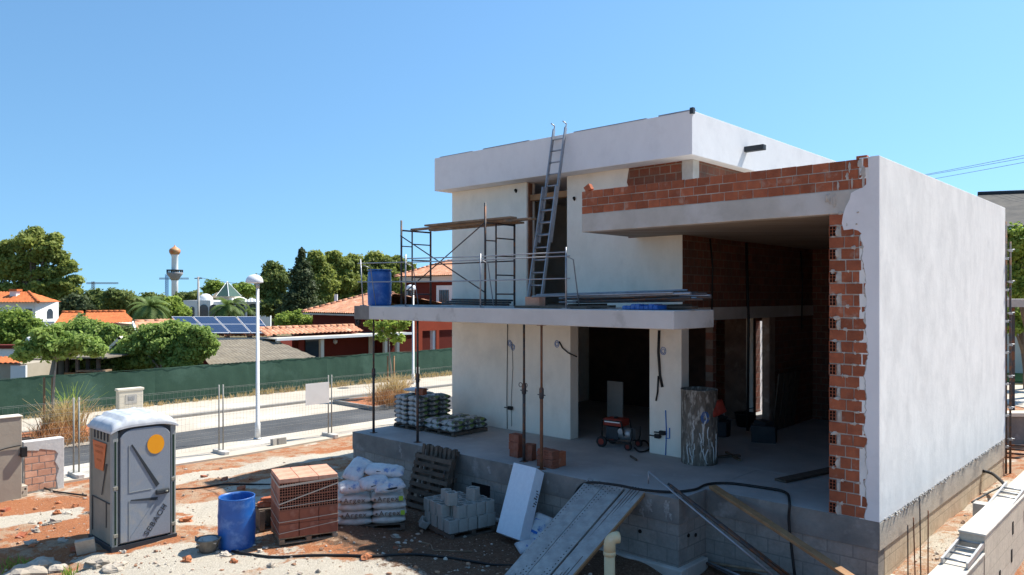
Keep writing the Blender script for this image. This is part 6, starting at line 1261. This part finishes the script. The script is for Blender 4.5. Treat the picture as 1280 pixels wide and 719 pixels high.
# white villa with hipped roof at the far left
wv = thing('white_villa', 'white villa with orange hipped tile roof and chimney at the far left', 'house', at(30, 400, 62)); Yv = 60.
m1 = MB(); fb(m1, -40, 378, 44, 430, Yv, 3.1); obj('wall', m1, M['white_paint'], wv)
m1 = MB(); e = lambda px, py, Y: at(px, py, Y); q0, q1 = at(-50, 378.5, Yv - .6), at(48, 378.5, Yv - .6); r0, r1 = at(-10, 365.5, Yv + 1.5), at(36, 365.5, Yv + 1.6); b0_, b1_ = at(-50, 377, Yv + 3.7), at(76, 378, Yv + 3.7); b0_.z = q0.z; b1_.z = q1.z
tile_roof(m1, q0, q1, r1, r0); tile_roof(m1, q1, b1_, r1, r1); tile_roof(m1, b1_, b0_, r0, r1); ridge_tiles(m1, q1 + EZ * .05, r1 + EZ * .05); obj('hip_roof', m1, M['tile_orange'], wv)
m1 = MB(); fb(m1, 12, 364, 20, 375, Yv + .6, .5); ch_ = obj('chimney', m1, M['white_paint'], wv); m1 = MB(); fb(m1, 11, 361.5, 21, 364, Yv + .5, .7); obj('chimney_cap', m1, M['tile_orange'], ch_)
m1 = MB(); fb(m1, 30, 384, 42, 394, Yv - .06, .1); wn = obj('window', m1, M['white_plastic'], wv); m1 = MB(); fb(m1, 32, 386, 40, 394, Yv - .08, .05); obj('pane', m1, M['glass'], wn)
m1 = MB(); c = at(44, 392, Yv) + Vector((-.04, 1.9, 0)); m1.prism([c + Vector((0, y, z)) for y, z in ((-.4, -.45), (.4, -.45), (.4, .1), (.22, .3), (0, .36), (-.22, .3), (-.4, .1))], (.06, 0, 0)); obj('arched_opening', m1, M['glass'], wv)
m1 = MB(); fb(m1, 47, 402, 68, 404, Yv - 3, .15); fb(m1, 48, 410, 66, 416, Yv - 3, .15)
for k in range(9): fb(m1, 49 + 2 * k, 404, 50 + 2 * k, 410, Yv - 2.95, .08)
obj('balustrade', m1, M['white_paint'], wv)
# long orange roofed house and the small pinkish gable
oh = thing('orange_roof_house', 'low house with a long bright orange tile roof among the trees', 'house', at(115, 420, 56)); Yo = 54.
m1 = MB(); fb(m1, 66, 405, 168, 440, Yo, 5); obj('wall', m1, M['cream'], oh)
for L_ in (((68, 406), (112, 405), (103, 391.5), (78, 391.5)), ((104, 406), (170, 403.5), (156, 390.5), (108, 391))):
    m1 = MB(); tile_roof(m1, at(*L_[0], Yo - .6), at(*L_[1], Yo - .6), at(*L_[2], Yo + 3), at(*L_[3], Yo + 3)); ridge_tiles(m1, at(*L_[3], Yo + 3) + EZ * .05, at(*L_[2], Yo + 3) + EZ * .05, .14); obj('tile_roof', m1, M['tile_orange'], oh)
m1 = MB(); fb(m1, 95, 394, 99, 404, Yo - 3, .4); obj('chimney', m1, M['white_paint'], oh)
gh = thing('pink_tile_gable', 'small gable roof of pale pink tiles left of the solar panels', 'house', at(185, 420, 42)); m1 = MB(); tile_roof(m1, at(172, 418, 39.5), at(206, 421, 40.5), at(205, 402, 43), at(168, 403, 42), .30, .08, .5); ridge_tiles(m1, at(168, 402.5, 42), at(205, 401.5, 43), .13); obj('tile_roof', m1, M['tile'], gh); m1 = MB(); fb(m1, 170, 419, 208, 450, 40.2, 3); obj('wall', m1, M['red_shade'], gh)
m1 = MB(); p_, q_ = at(166, 404, 41.9), at(171, 419, 39.4); d = (q_ - p_).normalized(); m1.box((p_ + q_) / 2, ((q_ - p_).length, .08, .22), (d, d.cross(EZ).normalized(), d.cross(EZ).normalized().cross(d))); obj('barge_board', m1, M['white_paint'], gh)
rg = thing('red_garden_house', 'small dark red gable with pale barge board under the fig tree', 'house', at(150, 450, 35)); m1 = MB(); g_ = [at(131, 446, 34), at(151, 425, 34), at(178, 446, 34)]; m1.prism([g_[0], g_[1], g_[2], Vector((g_[2].x, 34, 0)), Vector((g_[0].x, 34, 0))], (0, 3, 0)); obj('wall', m1, M['red_shade'], rg)
for p_, q_ in ((at(126, 449, 33.9), at(152, 423, 33.9)), (at(150, 423, 33.9), at(180, 449, 33.9))): m1 = MB(); d = (q_ - p_).normalized(); m1.box((p_ + q_) / 2 + Vector((0, 1.5, .05)), ((q_ - p_).length, 3.3, .12), (d, Vector((0, 1, 0)), d.cross(Vector((0, 1, 0))))); obj('roof_side', m1, M['cream'], rg)
m1 = MB(); m1.tube([at(129, 449, 33.8), at(131, 456, 33.8), Vector((at(131, 456, 33.8).x, 33.8, 0))], .05, 7); obj('downpipe', m1, M['white_paint'], rg)
pg = thing('pergola', 'dark open pergola with a thin pale roof edge behind the green fence', 'pergola', at(85, 475, 32)); 
for k, px in enumerate((44, 57, 70, 84, 97, 110, 123)): m1 = MB(); p_ = at(px, 449, 31.5 + .4 * (k % 2)); m1.box((p_.x, p_.y, p_.z / 2), (.12, .12, p_.z)); obj('post', m1, M['wood_dark'], pg)
m1 = MB(); fb(m1, 40, 446.5, 134, 448.2, 31.2, 3); obj('roof', m1, M['fibro'], pg); m1 = MB(); fb(m1, 40, 449, 134, 520, 34.2, .2); obj('back_wall', m1, M['wood_dark'], pg); m1 = MB(); fb(m1, 95, 463, 132, 465, 31.4, .5); obj('counter', m1, M['wood'], pg); m1 = MB(); fb(m1, 80, 466, 132, 520, 31.5, .3); obj('low_wall', m1, M['wood_rust'], pg)
ls = thing('tan_shed', 'tan shed with an orange tile cap at the left edge behind the green fence', 'shed', at(15, 470, 30)); m1 = MB(); fb(m1, -20, 455, 33, 520, 29.5, 2.5); obj('wall', m1, mat('tan_render', (.42, .36, .27), (.36, .31, .23), 1, bump=.1), ls); m1 = MB(); tile_roof(m1, at(-22, 456, 29.3), at(30, 455, 29.3), at(28, 447, 30.5), at(-22, 448, 30.5), .2, .05, .4); obj('tile_cap', m1, M['tile_orange'], ls); m1 = MB(); fb(m1, 13, 457, 32, 479, 29.42, .1); obj('white_panel', m1, M['white_paint'], ls)
tw = thing('terrace_wall', 'white terrace wall with a dark red tile edge behind the tan shed', 'wall', at(15, 440, 36)); m1 = MB(); fb(m1, -30, 436, 38, 480, 36, .4); obj('wall', m1, M['white_paint'], tw); m1 = MB(); fb(m1, -30, 431.5, 40, 436, 35.9, .6); obj('tile_edge', m1, M['red_shade'], tw)
p_ = at(36.5, 425, 35.5); gt = thing('globe_lamp', 'white globe lamp on the terrace wall at the left', 'lamp', p_ - EZ * .4); m1 = MB(); m1.lathe(p_, [(.001, -.15), (.1, -.11), (.15, 0), (.1, .11), (.001, .15)], 16); obj('globe', m1, M['white_plastic'], gt); m1 = MB(); m1.tube([p_ - EZ * .42, p_ - EZ * .13], .03, 8); obj('stem', m1, M['steel'], gt)
# minaret-like tower and moorish villa, pole, cranes
tx = at(218.5, 372, 130); mn = thing('minaret_tower', 'slender white tower with a balcony and an orange onion dome', 'tower', (tx.x, 130, 0)); k_ = 130 / F; zz = lambda py: at(218, py, 130).z
m1 = MB(); m1.lathe((tx.x, 130, 0), [(4.0 * k_, 0), (3.9 * k_, zz(352)), (4.6 * k_, zz(349)), (4.0 * k_, zz(347)), (3.8 * k_, zz(321)), (4.8 * k_, zz(319)), (4.8 * k_, zz(318))], 20); obj('shaft', m1, M['white_paint'], mn)
m1 = MB(); m1.lathe((tx.x, 130, 0), [(4.3 * k_, zz(350.5)), (6.2 * k_, zz(347)), (9.6 * k_, zz(342.5)), (9.6 * k_, zz(340.8)), (4.4 * k_, zz(340.8))], 20); bl = obj('balcony', m1, mat('tower_grey', (.34, .32, .31), rough=.9), mn)
m1 = MB()
for j in range(20): t_ = 2 * math.pi * j / 20; m1.tube([Vector((tx.x + 9.2 * k_ * math.cos(t_), 130 + 9.2 * k_ * math.sin(t_), zz(340.8))), Vector((tx.x + 9.2 * k_ * math.cos(t_), 130 + 9.2 * k_ * math.sin(t_), zz(338.2)))], .06, 5)
m1.lathe((tx.x, 130, 0), [(9.0 * k_, zz(338.4)), (9.7 * k_, zz(338.4)), (9.7 * k_, zz(337.2)), (9.0 * k_, zz(337.2))], 20); obj('railing', m1, M['ptl_dark'], bl)
m1 = MB(); m1.lathe((tx.x, 130, 0), [(4.8 * k_, zz(318.5)), (6.4 * k_, zz(316)), (6.8 * k_, zz(313.5)), (6.0 * k_, zz(311.5)), (3.2 * k_, zz(309.6)), (1.0 * k_, zz(308)), (.3 * k_, zz(306.3)), (.01, zz(306))], 20); obj('onion_dome', m1, mat('painted_dome', (.58, .33, .16), (.50, .14, .05), .9, .4, .6, rough=.5, c3=(.12, .25, .06), s3=.5), mn)
Ym = 92.; mo_ = thing('moorish_villa', 'white villa with arches, two small domes and a flat roof', 'house', at(270, 400, Ym)); m1 = MB(); fb(m1, 229, 375.5, 263, 420, Ym, 6); fb(m1, 284, 377, 338, 420, Ym - 1, 7); fb(m1, 262, 377, 285, 420, Ym + 1, 5); obj('wall', m1, M['white_paint'], mo_)
for px, w_ in ((233, 3), (240, 3), (254.5, 6), (267, 6), (300, 7), (316, 7)):
    m1 = MB(); c = at(px, 386, Ym - (1.08 if px > 290 else .08)); u_ = w_ * Ym / F; m1.prism([c + Vector((x * u_, 0, z)) for x, z in [(-.9, -1.8), (.9, -1.8)] + [(.9 * math.cos(t), .9 * u_ * math.sin(t)) for t in np.linspace(0, math.pi, 9)]], (0, .1, 0)); obj('arch_shade', m1, M['glass'], mo_)  # dark panel stands for the shade inside each arch
for px, py, r_ in ((257, 374.5, 9), (302, 376, 6)): c = at(px, py + 1, Ym + 2); q = r_ * Ym / F; m1 = MB(); m1.lathe(c, [(q * math.cos(t), q * .95 * math.sin(t)) for t in np.linspace(0, 1.56, 9)], 18, None, False); obj('dome', m1, M['white_paint'], mo_)
m1 = MB()
for k in range(12): fb(m1, 287 + 4.1 * k, 372.5 + (k % 3), 290 + 4.1 * k, 378, Ym - .8 + (k % 4), .5)
obj('battlement', m1, M['white_paint'], mo_)
m1 = MB(); fb(m1, 284, 377.5, 338, 380, Ym - 1.3, .3); obj('cornice', m1, M['concrete'], mo_)
pr = thing('pyramid_roof_pavilion', 'pavilion with a steep dark green pyramid roof', 'pavilion', at(283, 385, Ym + 6)); ap = at(284, 352, Ym + 8); bs = [at(270, 371, Ym + 5), at(286, 371.5, Ym + 3), at(302, 369.5, Ym + 8), at(285, 369, Ym + 12)]
for b_ in bs: b_.z = at(284, 370.5, Ym + 6).z
m1 = MB(); [m1.quad([bs[k], bs[(k + 1) % 4], ap]) for k in range(4)]; m1.quad(bs[::-1]); obj('roof', m1, mat('green_glazed_tile', (.045, .085, .05), (.035, .07, .045), 2, rough=.5), pr)
m1 = MB(); [m1.tube([b_, ap], .04, 5) for b_ in bs[:3]]; obj('hip_edges', m1, M['white_paint'], pr)
m1 = MB(); m1.box((bs[0] + bs[2]) / 2 - EZ * 1.5, (2.3, 2.3, 3.0)); obj('wall', m1, M['cream'], pr)
fr_ = thing('brown_roof_house', 'distant house with a pale brown roof beside the green pyramid', 'house', at(262, 374, 120)); m1 = MB(); m1.prism([at(262, 372.5, 118), at(286, 372.5, 118), at(280, 364, 122), at(270, 366, 122)], (0, .3, -.1)); obj('roof', m1, M['fibro'], fr_); m1 = MB(); fb(m1, 263, 372, 285, 395, 118.5, 4); obj('wall', m1, M['cream'], fr_)
up_ = at(248, 346, 70); ut = thing('utility_pole', 'grey utility pole with a thin wire in front of the white villa with arches', 'utility pole', (up_.x, 70, 0)); m1 = MB(); m1.tube([Vector((up_.x, 70, 0)), Vector((up_.x, 70, up_.z))], [.13, .09], 9); obj('pole', m1, M['concrete'], ut); m1 = MB(); m1.box((up_.x, 70, up_.z - .15), (.7, .08, .08)); obj('cross_arm', m1, M['steel_dark'], ut)
m1 = MB(); m1.tube([at(248, 346.5, 70) + (at(362, 352, 66) - at(248, 346.5, 70)) * t - EZ * (1.6 * t * (1 - t)) for t in np.linspace(0, 1, 14)], .018, 5); obj('wire', m1, M['steel_dark'], ut)
for k, (mx, my, j0, j1, jy, lab) in enumerate(((116.5, 352, 108, 148, 354.8, 'distant tower crane above the dark trees'), (208.5, 343, 199, 236, 349, 'distant tower crane behind the white tower'))):
    Yc = 420.; cr = thing('tower_crane', lab, 'crane', (at(mx, my, Yc).x, Yc, -2), 'distant tower cranes'); m1 = MB(); p_ = at(mx, my, Yc); s_ = .55; mx_ = MB()
    for dx, dy in ((-1, -1), (1, -1), (1, 1), (-1, 1)): m1.tube([Vector((p_.x + dx * s_, Yc + dy * s_, -2)), Vector((p_.x + dx * s_, Yc + dy * s_, p_.z))], .16, 4)
    z = -2
    while z < p_.z - 1: m1.tube([Vector((p_.x - s_, Yc - s_, z)), Vector((p_.x + s_, Yc - s_, z + 1.2))], .1, 4); z += 1.2
    obj('mast', m1, M['steel_dark'] if k == 0 else mat('blue_crane_paint', (.05, .16, .38), rough=.6), cr); m1 = MB(); a_, b_2 = at(j0, jy, Yc), at(j1, jy, Yc)
    for dz in (0, .9): m1.tube([a_ + EZ * dz * (1 if dz == 0 else .7), b_2 + EZ * dz * .7], .14, 4)
    for j in range(14): m1.tube([a_ + (b_2 - a_) * (j / 14), a_ + (b_2 - a_) * ((j + .5) / 14) + EZ * .63, a_ + (b_2 - a_) * ((j + 1) / 14)], .07, 4)
    obj('jib', m1, M['steel_dark'], cr)
# trees
tree_px('pine_tree', 'big bushy pine tree rising behind the white villa', 78, 40, [(38, 300, 18, 10), (44, 292, 10, 7), (22, 308, 15, 9), (58, 310, 14, 9), (68, 300, 9, 8), (72, 322, 12, 9), (45, 322, 16, 9), (5, 314, 15, 11), (-12, 318, 16, 14), (20, 328, 18, 9), (85, 334, 10, 8), (66, 340, 16, 9), (92, 350, 9, 6), (38, 344, 18, 9), (8, 342, 16, 10), (-16, 342, 18, 14), (80, 356, 14, 8), (55, 360, 18, 9), (25, 362, 18, 9), (95, 364, 7, 5), (0, 364, 18, 10), (-20, 368, 18, 12), (70, 372, 14, 9), (40, 378, 20, 8)], 52, .26, 'leaf_pine', 16, trunk_r=.45, clump=.42)
for k, (Y, bx, L_, lm, lab) in enumerate(((70, 92, [(92, 380, 14, 12), (80, 388, 14, 12), (104, 386, 12, 12)], 'leaf_dark', 'dark round tree just right of the big pine'), (75, 120, [(120, 372, 12, 9), (112, 382, 14, 12), (130, 380, 13, 12)], 'leaf_olive', 'olive green tree below the left crane'), (72, 148, [(143, 371, 13, 9), (156, 376, 14, 11), (146, 386, 18, 12)], 'leaf_olive', 'rounded dark tree in the middle of the tree row'), (74, 178, [(172, 381, 13, 10), (186, 376, 14, 9), (200, 378, 12, 9), (180, 390, 18, 10)], 'leaf_olive', 'low wide tree left of the white tower'))): tree_px('background_tree', lab, Y, bx, L_, 50, .22, lm, 26, trunk_r=.25, clump=.34, group='trees in the row below the tower')
tree_px('round_tree', 'light green round tree below the white tower', 56, 216, [(215, 386, 15, 11), (206, 392, 13, 9), (226, 392, 12, 10), (216, 380, 10, 8)], 70, .13, 'leaf_light', 26, trunk_r=.15, clump=.36)
tree_px('background_tree', 'flat topped tree right of the white tower', 110, 235, [(228, 371, 10, 5), (243, 370, 10, 5), (236, 376, 12, 6)], 40, .25, 'leaf_olive', 18, trunk_r=.2, clump=.36)
tree_px('background_tree', 'round green tree behind the green pyramid roof', 125, 272, [(268, 358, 11, 6), (262, 363, 8, 6), (276, 361, 8, 6)], 40, .28, 'leaf_mid', 18, trunk_r=.25, clump=.36)
tree_px('background_tree', 'low green tree right of the green pyramid roof', 118, 306, [(302, 359, 12, 5), (314, 361, 12, 5), (308, 365, 16, 6)], 40, .26, 'leaf_mid', 18, trunk_r=.25, clump=.36)
palm('palm tree left of the solar panels', 187, 384, 52, 30); palm('palm tree in front of the white villa with arches', 284, 384, 62, 27)
palm('small palm between the orange roofs', 100, 398, 50, 13, 20); palm('small palm left of the dark conifers', 312, 387, 64, 13, 20)
tree_px('leafy_tree', 'bright green leafy tree below the white villa', 46, 22, [(15, 402, 24, 15), (-8, 412, 24, 18), (38, 410, 16, 13), (10, 420, 28, 13), (45, 420, 14, 9)], 60, .14, 'leaf_mid', 26, trunk_r=.2, clump=.34)
tree_px('fig_tree', 'broad fig tree left of the red gable', 38, 110, [(80, 418, 18, 14), (105, 412, 20, 14), (132, 418, 18, 13), (95, 428, 22, 12), (118, 432, 20, 10), (70, 432, 14, 9)], 60, .13, 'leaf_fig', 26, trunk_r=.14, clump=.34, bark='pale_bark')
tree_px('fig_tree', 'large spreading fig tree in front of the solar panels', 33.5, 205, [(190, 418, 20, 12), (215, 414, 22, 12), (245, 422, 20, 13), (170, 432, 22, 13), (205, 434, 26, 14), (240, 440, 24, 13), (262, 432, 11, 10), (152, 444, 16, 11), (180, 452, 22, 10), (225, 454, 22, 8), (145, 456, 12, 8)], 62, .12, 'leaf_fig', 30, trunk_r=.14, clump=.32, bark='pale_bark')
tree_px('garden_shrub', 'dark green shrub filling the ground left of the red gable', 32.6, 60, [(50, 455, 14, 9), (72, 452, 14, 9), (112, 455, 14, 8), (92, 458, 14, 8), (128, 462, 12, 8), (36, 452, 10, 8)], 50, .10, 'leaf_olive', 18, trunk_r=.06, cat='shrub', clump=.4)
tree_px('garden_shrub', 'tall dark shrub between the fig trees', 40, 150, [(148, 428, 16, 10), (160, 418, 12, 9), (138, 438, 14, 9), (60, 424, 16, 10), (52, 436, 16, 9)], 50, .12, 'leaf_olive', 18, trunk_r=.08, cat='shrub', clump=.4)
tree_px('garden_shrub', 'grey green shrub in front of the orange roofed house', 44, 105, [(92, 412, 12, 7), (120, 414, 14, 6)], 50, .09, 'leaf_olive', 16, trunk_r=.06, cat='shrub', clump=.4)
for k, (Y, bx, L_, lm, lf, lab) in enumerate(((66, 342, [(341, 338, 12, 10), (336, 352, 13, 12), (350, 352, 13, 12), (340, 368, 18, 14), (342, 384, 20, 12)], 'leaf_olive', .2, 'dark bushy conifer at the left end of the dark group'), (64, 377, [(377, 318, 3.5, 8), (377, 332, 7, 10), (376, 346, 12, 12), (378, 360, 17, 13), (372, 374, 20, 13), (385, 384, 20, 12), (366, 388, 20, 10)], 'leaf_dark', .17, 'pointed dark conifer, tallest of the dark group'), (70, 398, [(394, 326, 12, 12), (402, 340, 14, 14), (392, 352, 14, 12), (408, 356, 14, 14), (400, 372, 16, 12), (405, 386, 16, 10)], 'leaf_pine', .2, 'olive pine right behind the pointed conifer'), (72, 424, [(416, 322, 10, 8), (428, 334, 12, 12), (416, 342, 14, 14), (430, 354, 16, 14), (420, 366, 16, 10), (430, 376, 16, 10), (438, 386, 16, 10)], 'leaf_pine', .2, 'pine with two tops above the tile roof'), (74, 450, [(442, 328, 12, 10), (456, 338, 14, 12), (446, 352, 18, 14), (462, 358, 14, 12), (452, 370, 18, 10), (460, 382, 18, 10)], 'leaf_pine', .2, 'wide pine left of the blue drum'), (75, 476, [(468, 326, 12, 9), (482, 330, 12, 9), (476, 344, 18, 12), (490, 350, 14, 12), (484, 364, 18, 12), (490, 380, 18, 12)], 'leaf_pine', .2, 'pine above the blue drum on the terrace'), (76, 502, [(496, 328, 10, 8), (508, 336, 12, 9), (500, 348, 16, 12), (520, 344, 10, 8), (512, 360, 18, 12), (510, 376, 18, 12)], 'leaf_pine', .2, 'pine seen through the left scaffold frame'))): tree_px('conifer_tree', lab, Y, bx, L_, 50, lf, lm, 26, trunk_r=.3, clump=.33, group='conifers behind the red villa')
tree_px('garden_shrub', 'light green bushy shrub left of the shaded red wall', 52, 366, [(355, 400, 13, 9), (372, 398, 13, 9), (384, 402, 9, 6)], 60, .11, 'leaf_light', 20, trunk_r=.08, cat='shrub', clump=.36)
# far woods closing the horizon
V_, R_ = [], []
for k in range(520):
    Y = RNG.uniform(150, 420); X = RNG.uniform(-.75, .8) * Y; h_ = RNG.uniform(3.0, 5.0) * (.6 if -.56 < X / Y < -.44 else 1); v_, r_ = crown([((X, Y, h_ * .5), (RNG.uniform(2.5, 5), 3, h_ * .5), 7)], 16, .7, .5); V_.append(v_); R_.append(r_)
o = np_mesh('far_woods', np.concatenate(V_), np.concatenate(R_), M['leaf_olive']); tag(o, 'far low woodland closing the view towards the sea', 'woodland'); o['kind'] = 'stuff'
# right-hand neighbours beyond the white side wall
nb = thing('neighbour_house', 'neighbouring house with a broad weathered grey roof beyond the side wall', 'house', at(1290, 330, 46)); m1 = MB(); c = [at(1214, 286, 44), at(1420, 272, 40), at(1420, 236, 48), at(1222, 243.5, 52)]; m1.prism(c, (0, 0, -.12)); obj('roof', m1, mat('weathered_grey_roof', (.12, .108, .092), (.075, .07, .064), 1.2, rough=.95, bump=.6, bscale=8, c3=(.10, .092, .08), s3=2), nb)
m1 = MB(); m1.tube([c[3] + EZ * .05, c[2] + EZ * .05], .16, 8); obj('ridge', m1, M['ptl_dark'], nb); m1 = MB(); p_, q_ = c[0], c[1]; m1.prism([Vector((p_.x - .3, p_.y + .6, 0)), Vector((q_.x, q_.y + .6, 0)), Vector((q_.x, q_.y + 6, 0)), Vector((p_.x - .3, p_.y + 6, 0))], EZ * (p_.z - .2)); obj('wall', m1, M['cream'], nb)
for k, (Y, bx, L_, lab) in enumerate(((33, 1290, [(1275, 300, 18, 18), (1295, 320, 26, 24), (1272, 340, 16, 20), (1300, 355, 26, 18), (1275, 362, 16, 14), (1266, 312, 10, 14), (1265, 345, 9, 16)], 'large leafy tree beyond the far corner of the white wall'), (36, 1285, [(1270, 395, 14, 12), (1290, 400, 20, 16), (1266, 408, 10, 10)], 'dark bush under the grey concrete beam at the right edge'))): tree_px('garden_tree', lab, Y, bx, L_, 60, .13, 'leaf_mid', 28, trunk_r=.2, clump=.33)
cb_ = thing('concrete_pergola', 'grey concrete beam on posts at the right edge behind the white wall', 'pergola', at(1275, 400, 26)); m1 = MB(); fb(m1, 1240, 374, 1420, 384, 26, 2.2); obj('beam', m1, M['concrete'], cb_)
for px in (1266, 1300): m1 = MB(); p_ = at(px, 384, 26.5); m1.box((p_.x, p_.y, p_.z / 2), (.09, .09, p_.z)); obj('post', m1, M['steel_dark'], cb_)
m1 = MB(); p_, q_ = at(1230, 440, 40), at(1420, 426, 44); m1.box((p_.x + 6, 46, .03), (16, 14, .06)); struct(obj('lawn', m1, mat('lawn_green', (.10, .17, .03), (.07, .13, .025), 3, bump=.6, bscale=40)))
m1 = MB(); p_ = at(1260, 470, 34); m1.box((p_.x + 5, 31.5, .02), (14, 12, .04)); struct(obj('forecourt', m1, M['pave']))
lw = thing('low_garden_wall', 'low grey garden wall with a pale top beyond the scaffold tubes', 'wall', at(1270, 540, 23)); m1 = MB(); fb(m1, 1248, 521, 1420, 560, 22.6, .3); obj('wall', m1, M['slab_edge'], lw); m1 = MB(); fb(m1, 1247, 516.5, 1420, 521, 22.5, .5); obj('coping', m1, M['cream'], lw)
for k in range(4): m1 = MB(); p_, q_ = at(1252, 556 + 5 * k, 21.6 - .2 * k), at(1330, 560 + 6 * k, 21.2 - .2 * k); m1.tube([p_, q_], .03, 7); solid('steel_tube', m1, M['steel_dark'], 'dark tube stored before the low garden wall at the right edge', 'tube', p_, 'tubes before the low garden wall')
wr = ((1130, 216, 1290, 187), (1130, 214, 1300, 192), (1140, 219.5, 1300, 196))
for k, (x0, y0_, x1, y1) in enumerate(wr):
    m1 = MB(); p_, q_ = at(x0 - 160, y0_ + 34, 85), at(x1 + 200, y1 - 36, 40); m1.tube([p_ + (q_ - p_) * t - EZ * (1.0 * t * (1 - t)) for t in np.linspace(0, 1, 16)], .016, 5); solid('overhead_wire', m1, M['steel_dark'], ('highest of the three overhead wires at the right', 'middle one of the three overhead wires at the right', 'lowest of the three overhead wires at the right')[k], 'wire', p_, 'overhead wires')
# a row of green weeds in the shaded hollow
grass_clump('small green weed growing at the toilet corner', gl(85, 712, 0), .14, .16, 40, 'leaf_mid', 'small weeds on the site', 'weed'); grass_clump('green weed in the shaded hollow at the lower left', gl(18, 700, 0), .28, .2, 60, 'leaf_mid', 'small weeds on the site', 'weed')
# broken pieces lying about the site
random.seed(21)
for k in range(46):
    px, py = (random.uniform(0, 118), random.uniform(605, 690)) if k % 2 else (random.uniform(205, 560), random.uniform(588, 716))
    p_ = gp(px, py, 0); a, b = ab(p_.x, p_.y)
    if a > 15.2 or (a < 12.7 and b > -1.2): continue
    s = random.uniform(.05, .12); c = Vector((p_.x, p_.y, hz(p_.x, p_.y) + s * .12)); m1 = MB()
    kind = k % 3
    if kind == 0: m1.box(c, (s * 1.6, s, s * .6), frame(random.uniform(0, 3), random.uniform(-.3, .3), random.uniform(-.3, .3)), None, s * .12); solid('brick_fragment', m1, M['brick'], 'broken red brick piece lying on the site ground', 'brick piece', c, 'broken brick pieces on the ground')
    elif kind == 1: m1.blob(c, (s, s * .8, s * .5), k + 300, 6, 9, .4); solid('rubble_chunk', m1, M['rock'], 'pale rubble chunk lying on the site ground', 'rubble', c, 'pale rubble chunks on the ground')
    else: m1.blob(c, (s * .9, s * .8, s * .6), k + 300, 6, 9, .45); solid('clay_clod', m1, M['clay_lump'], 'red clay clod lying on the site ground', 'clod', c, 'red clay clods on the ground')
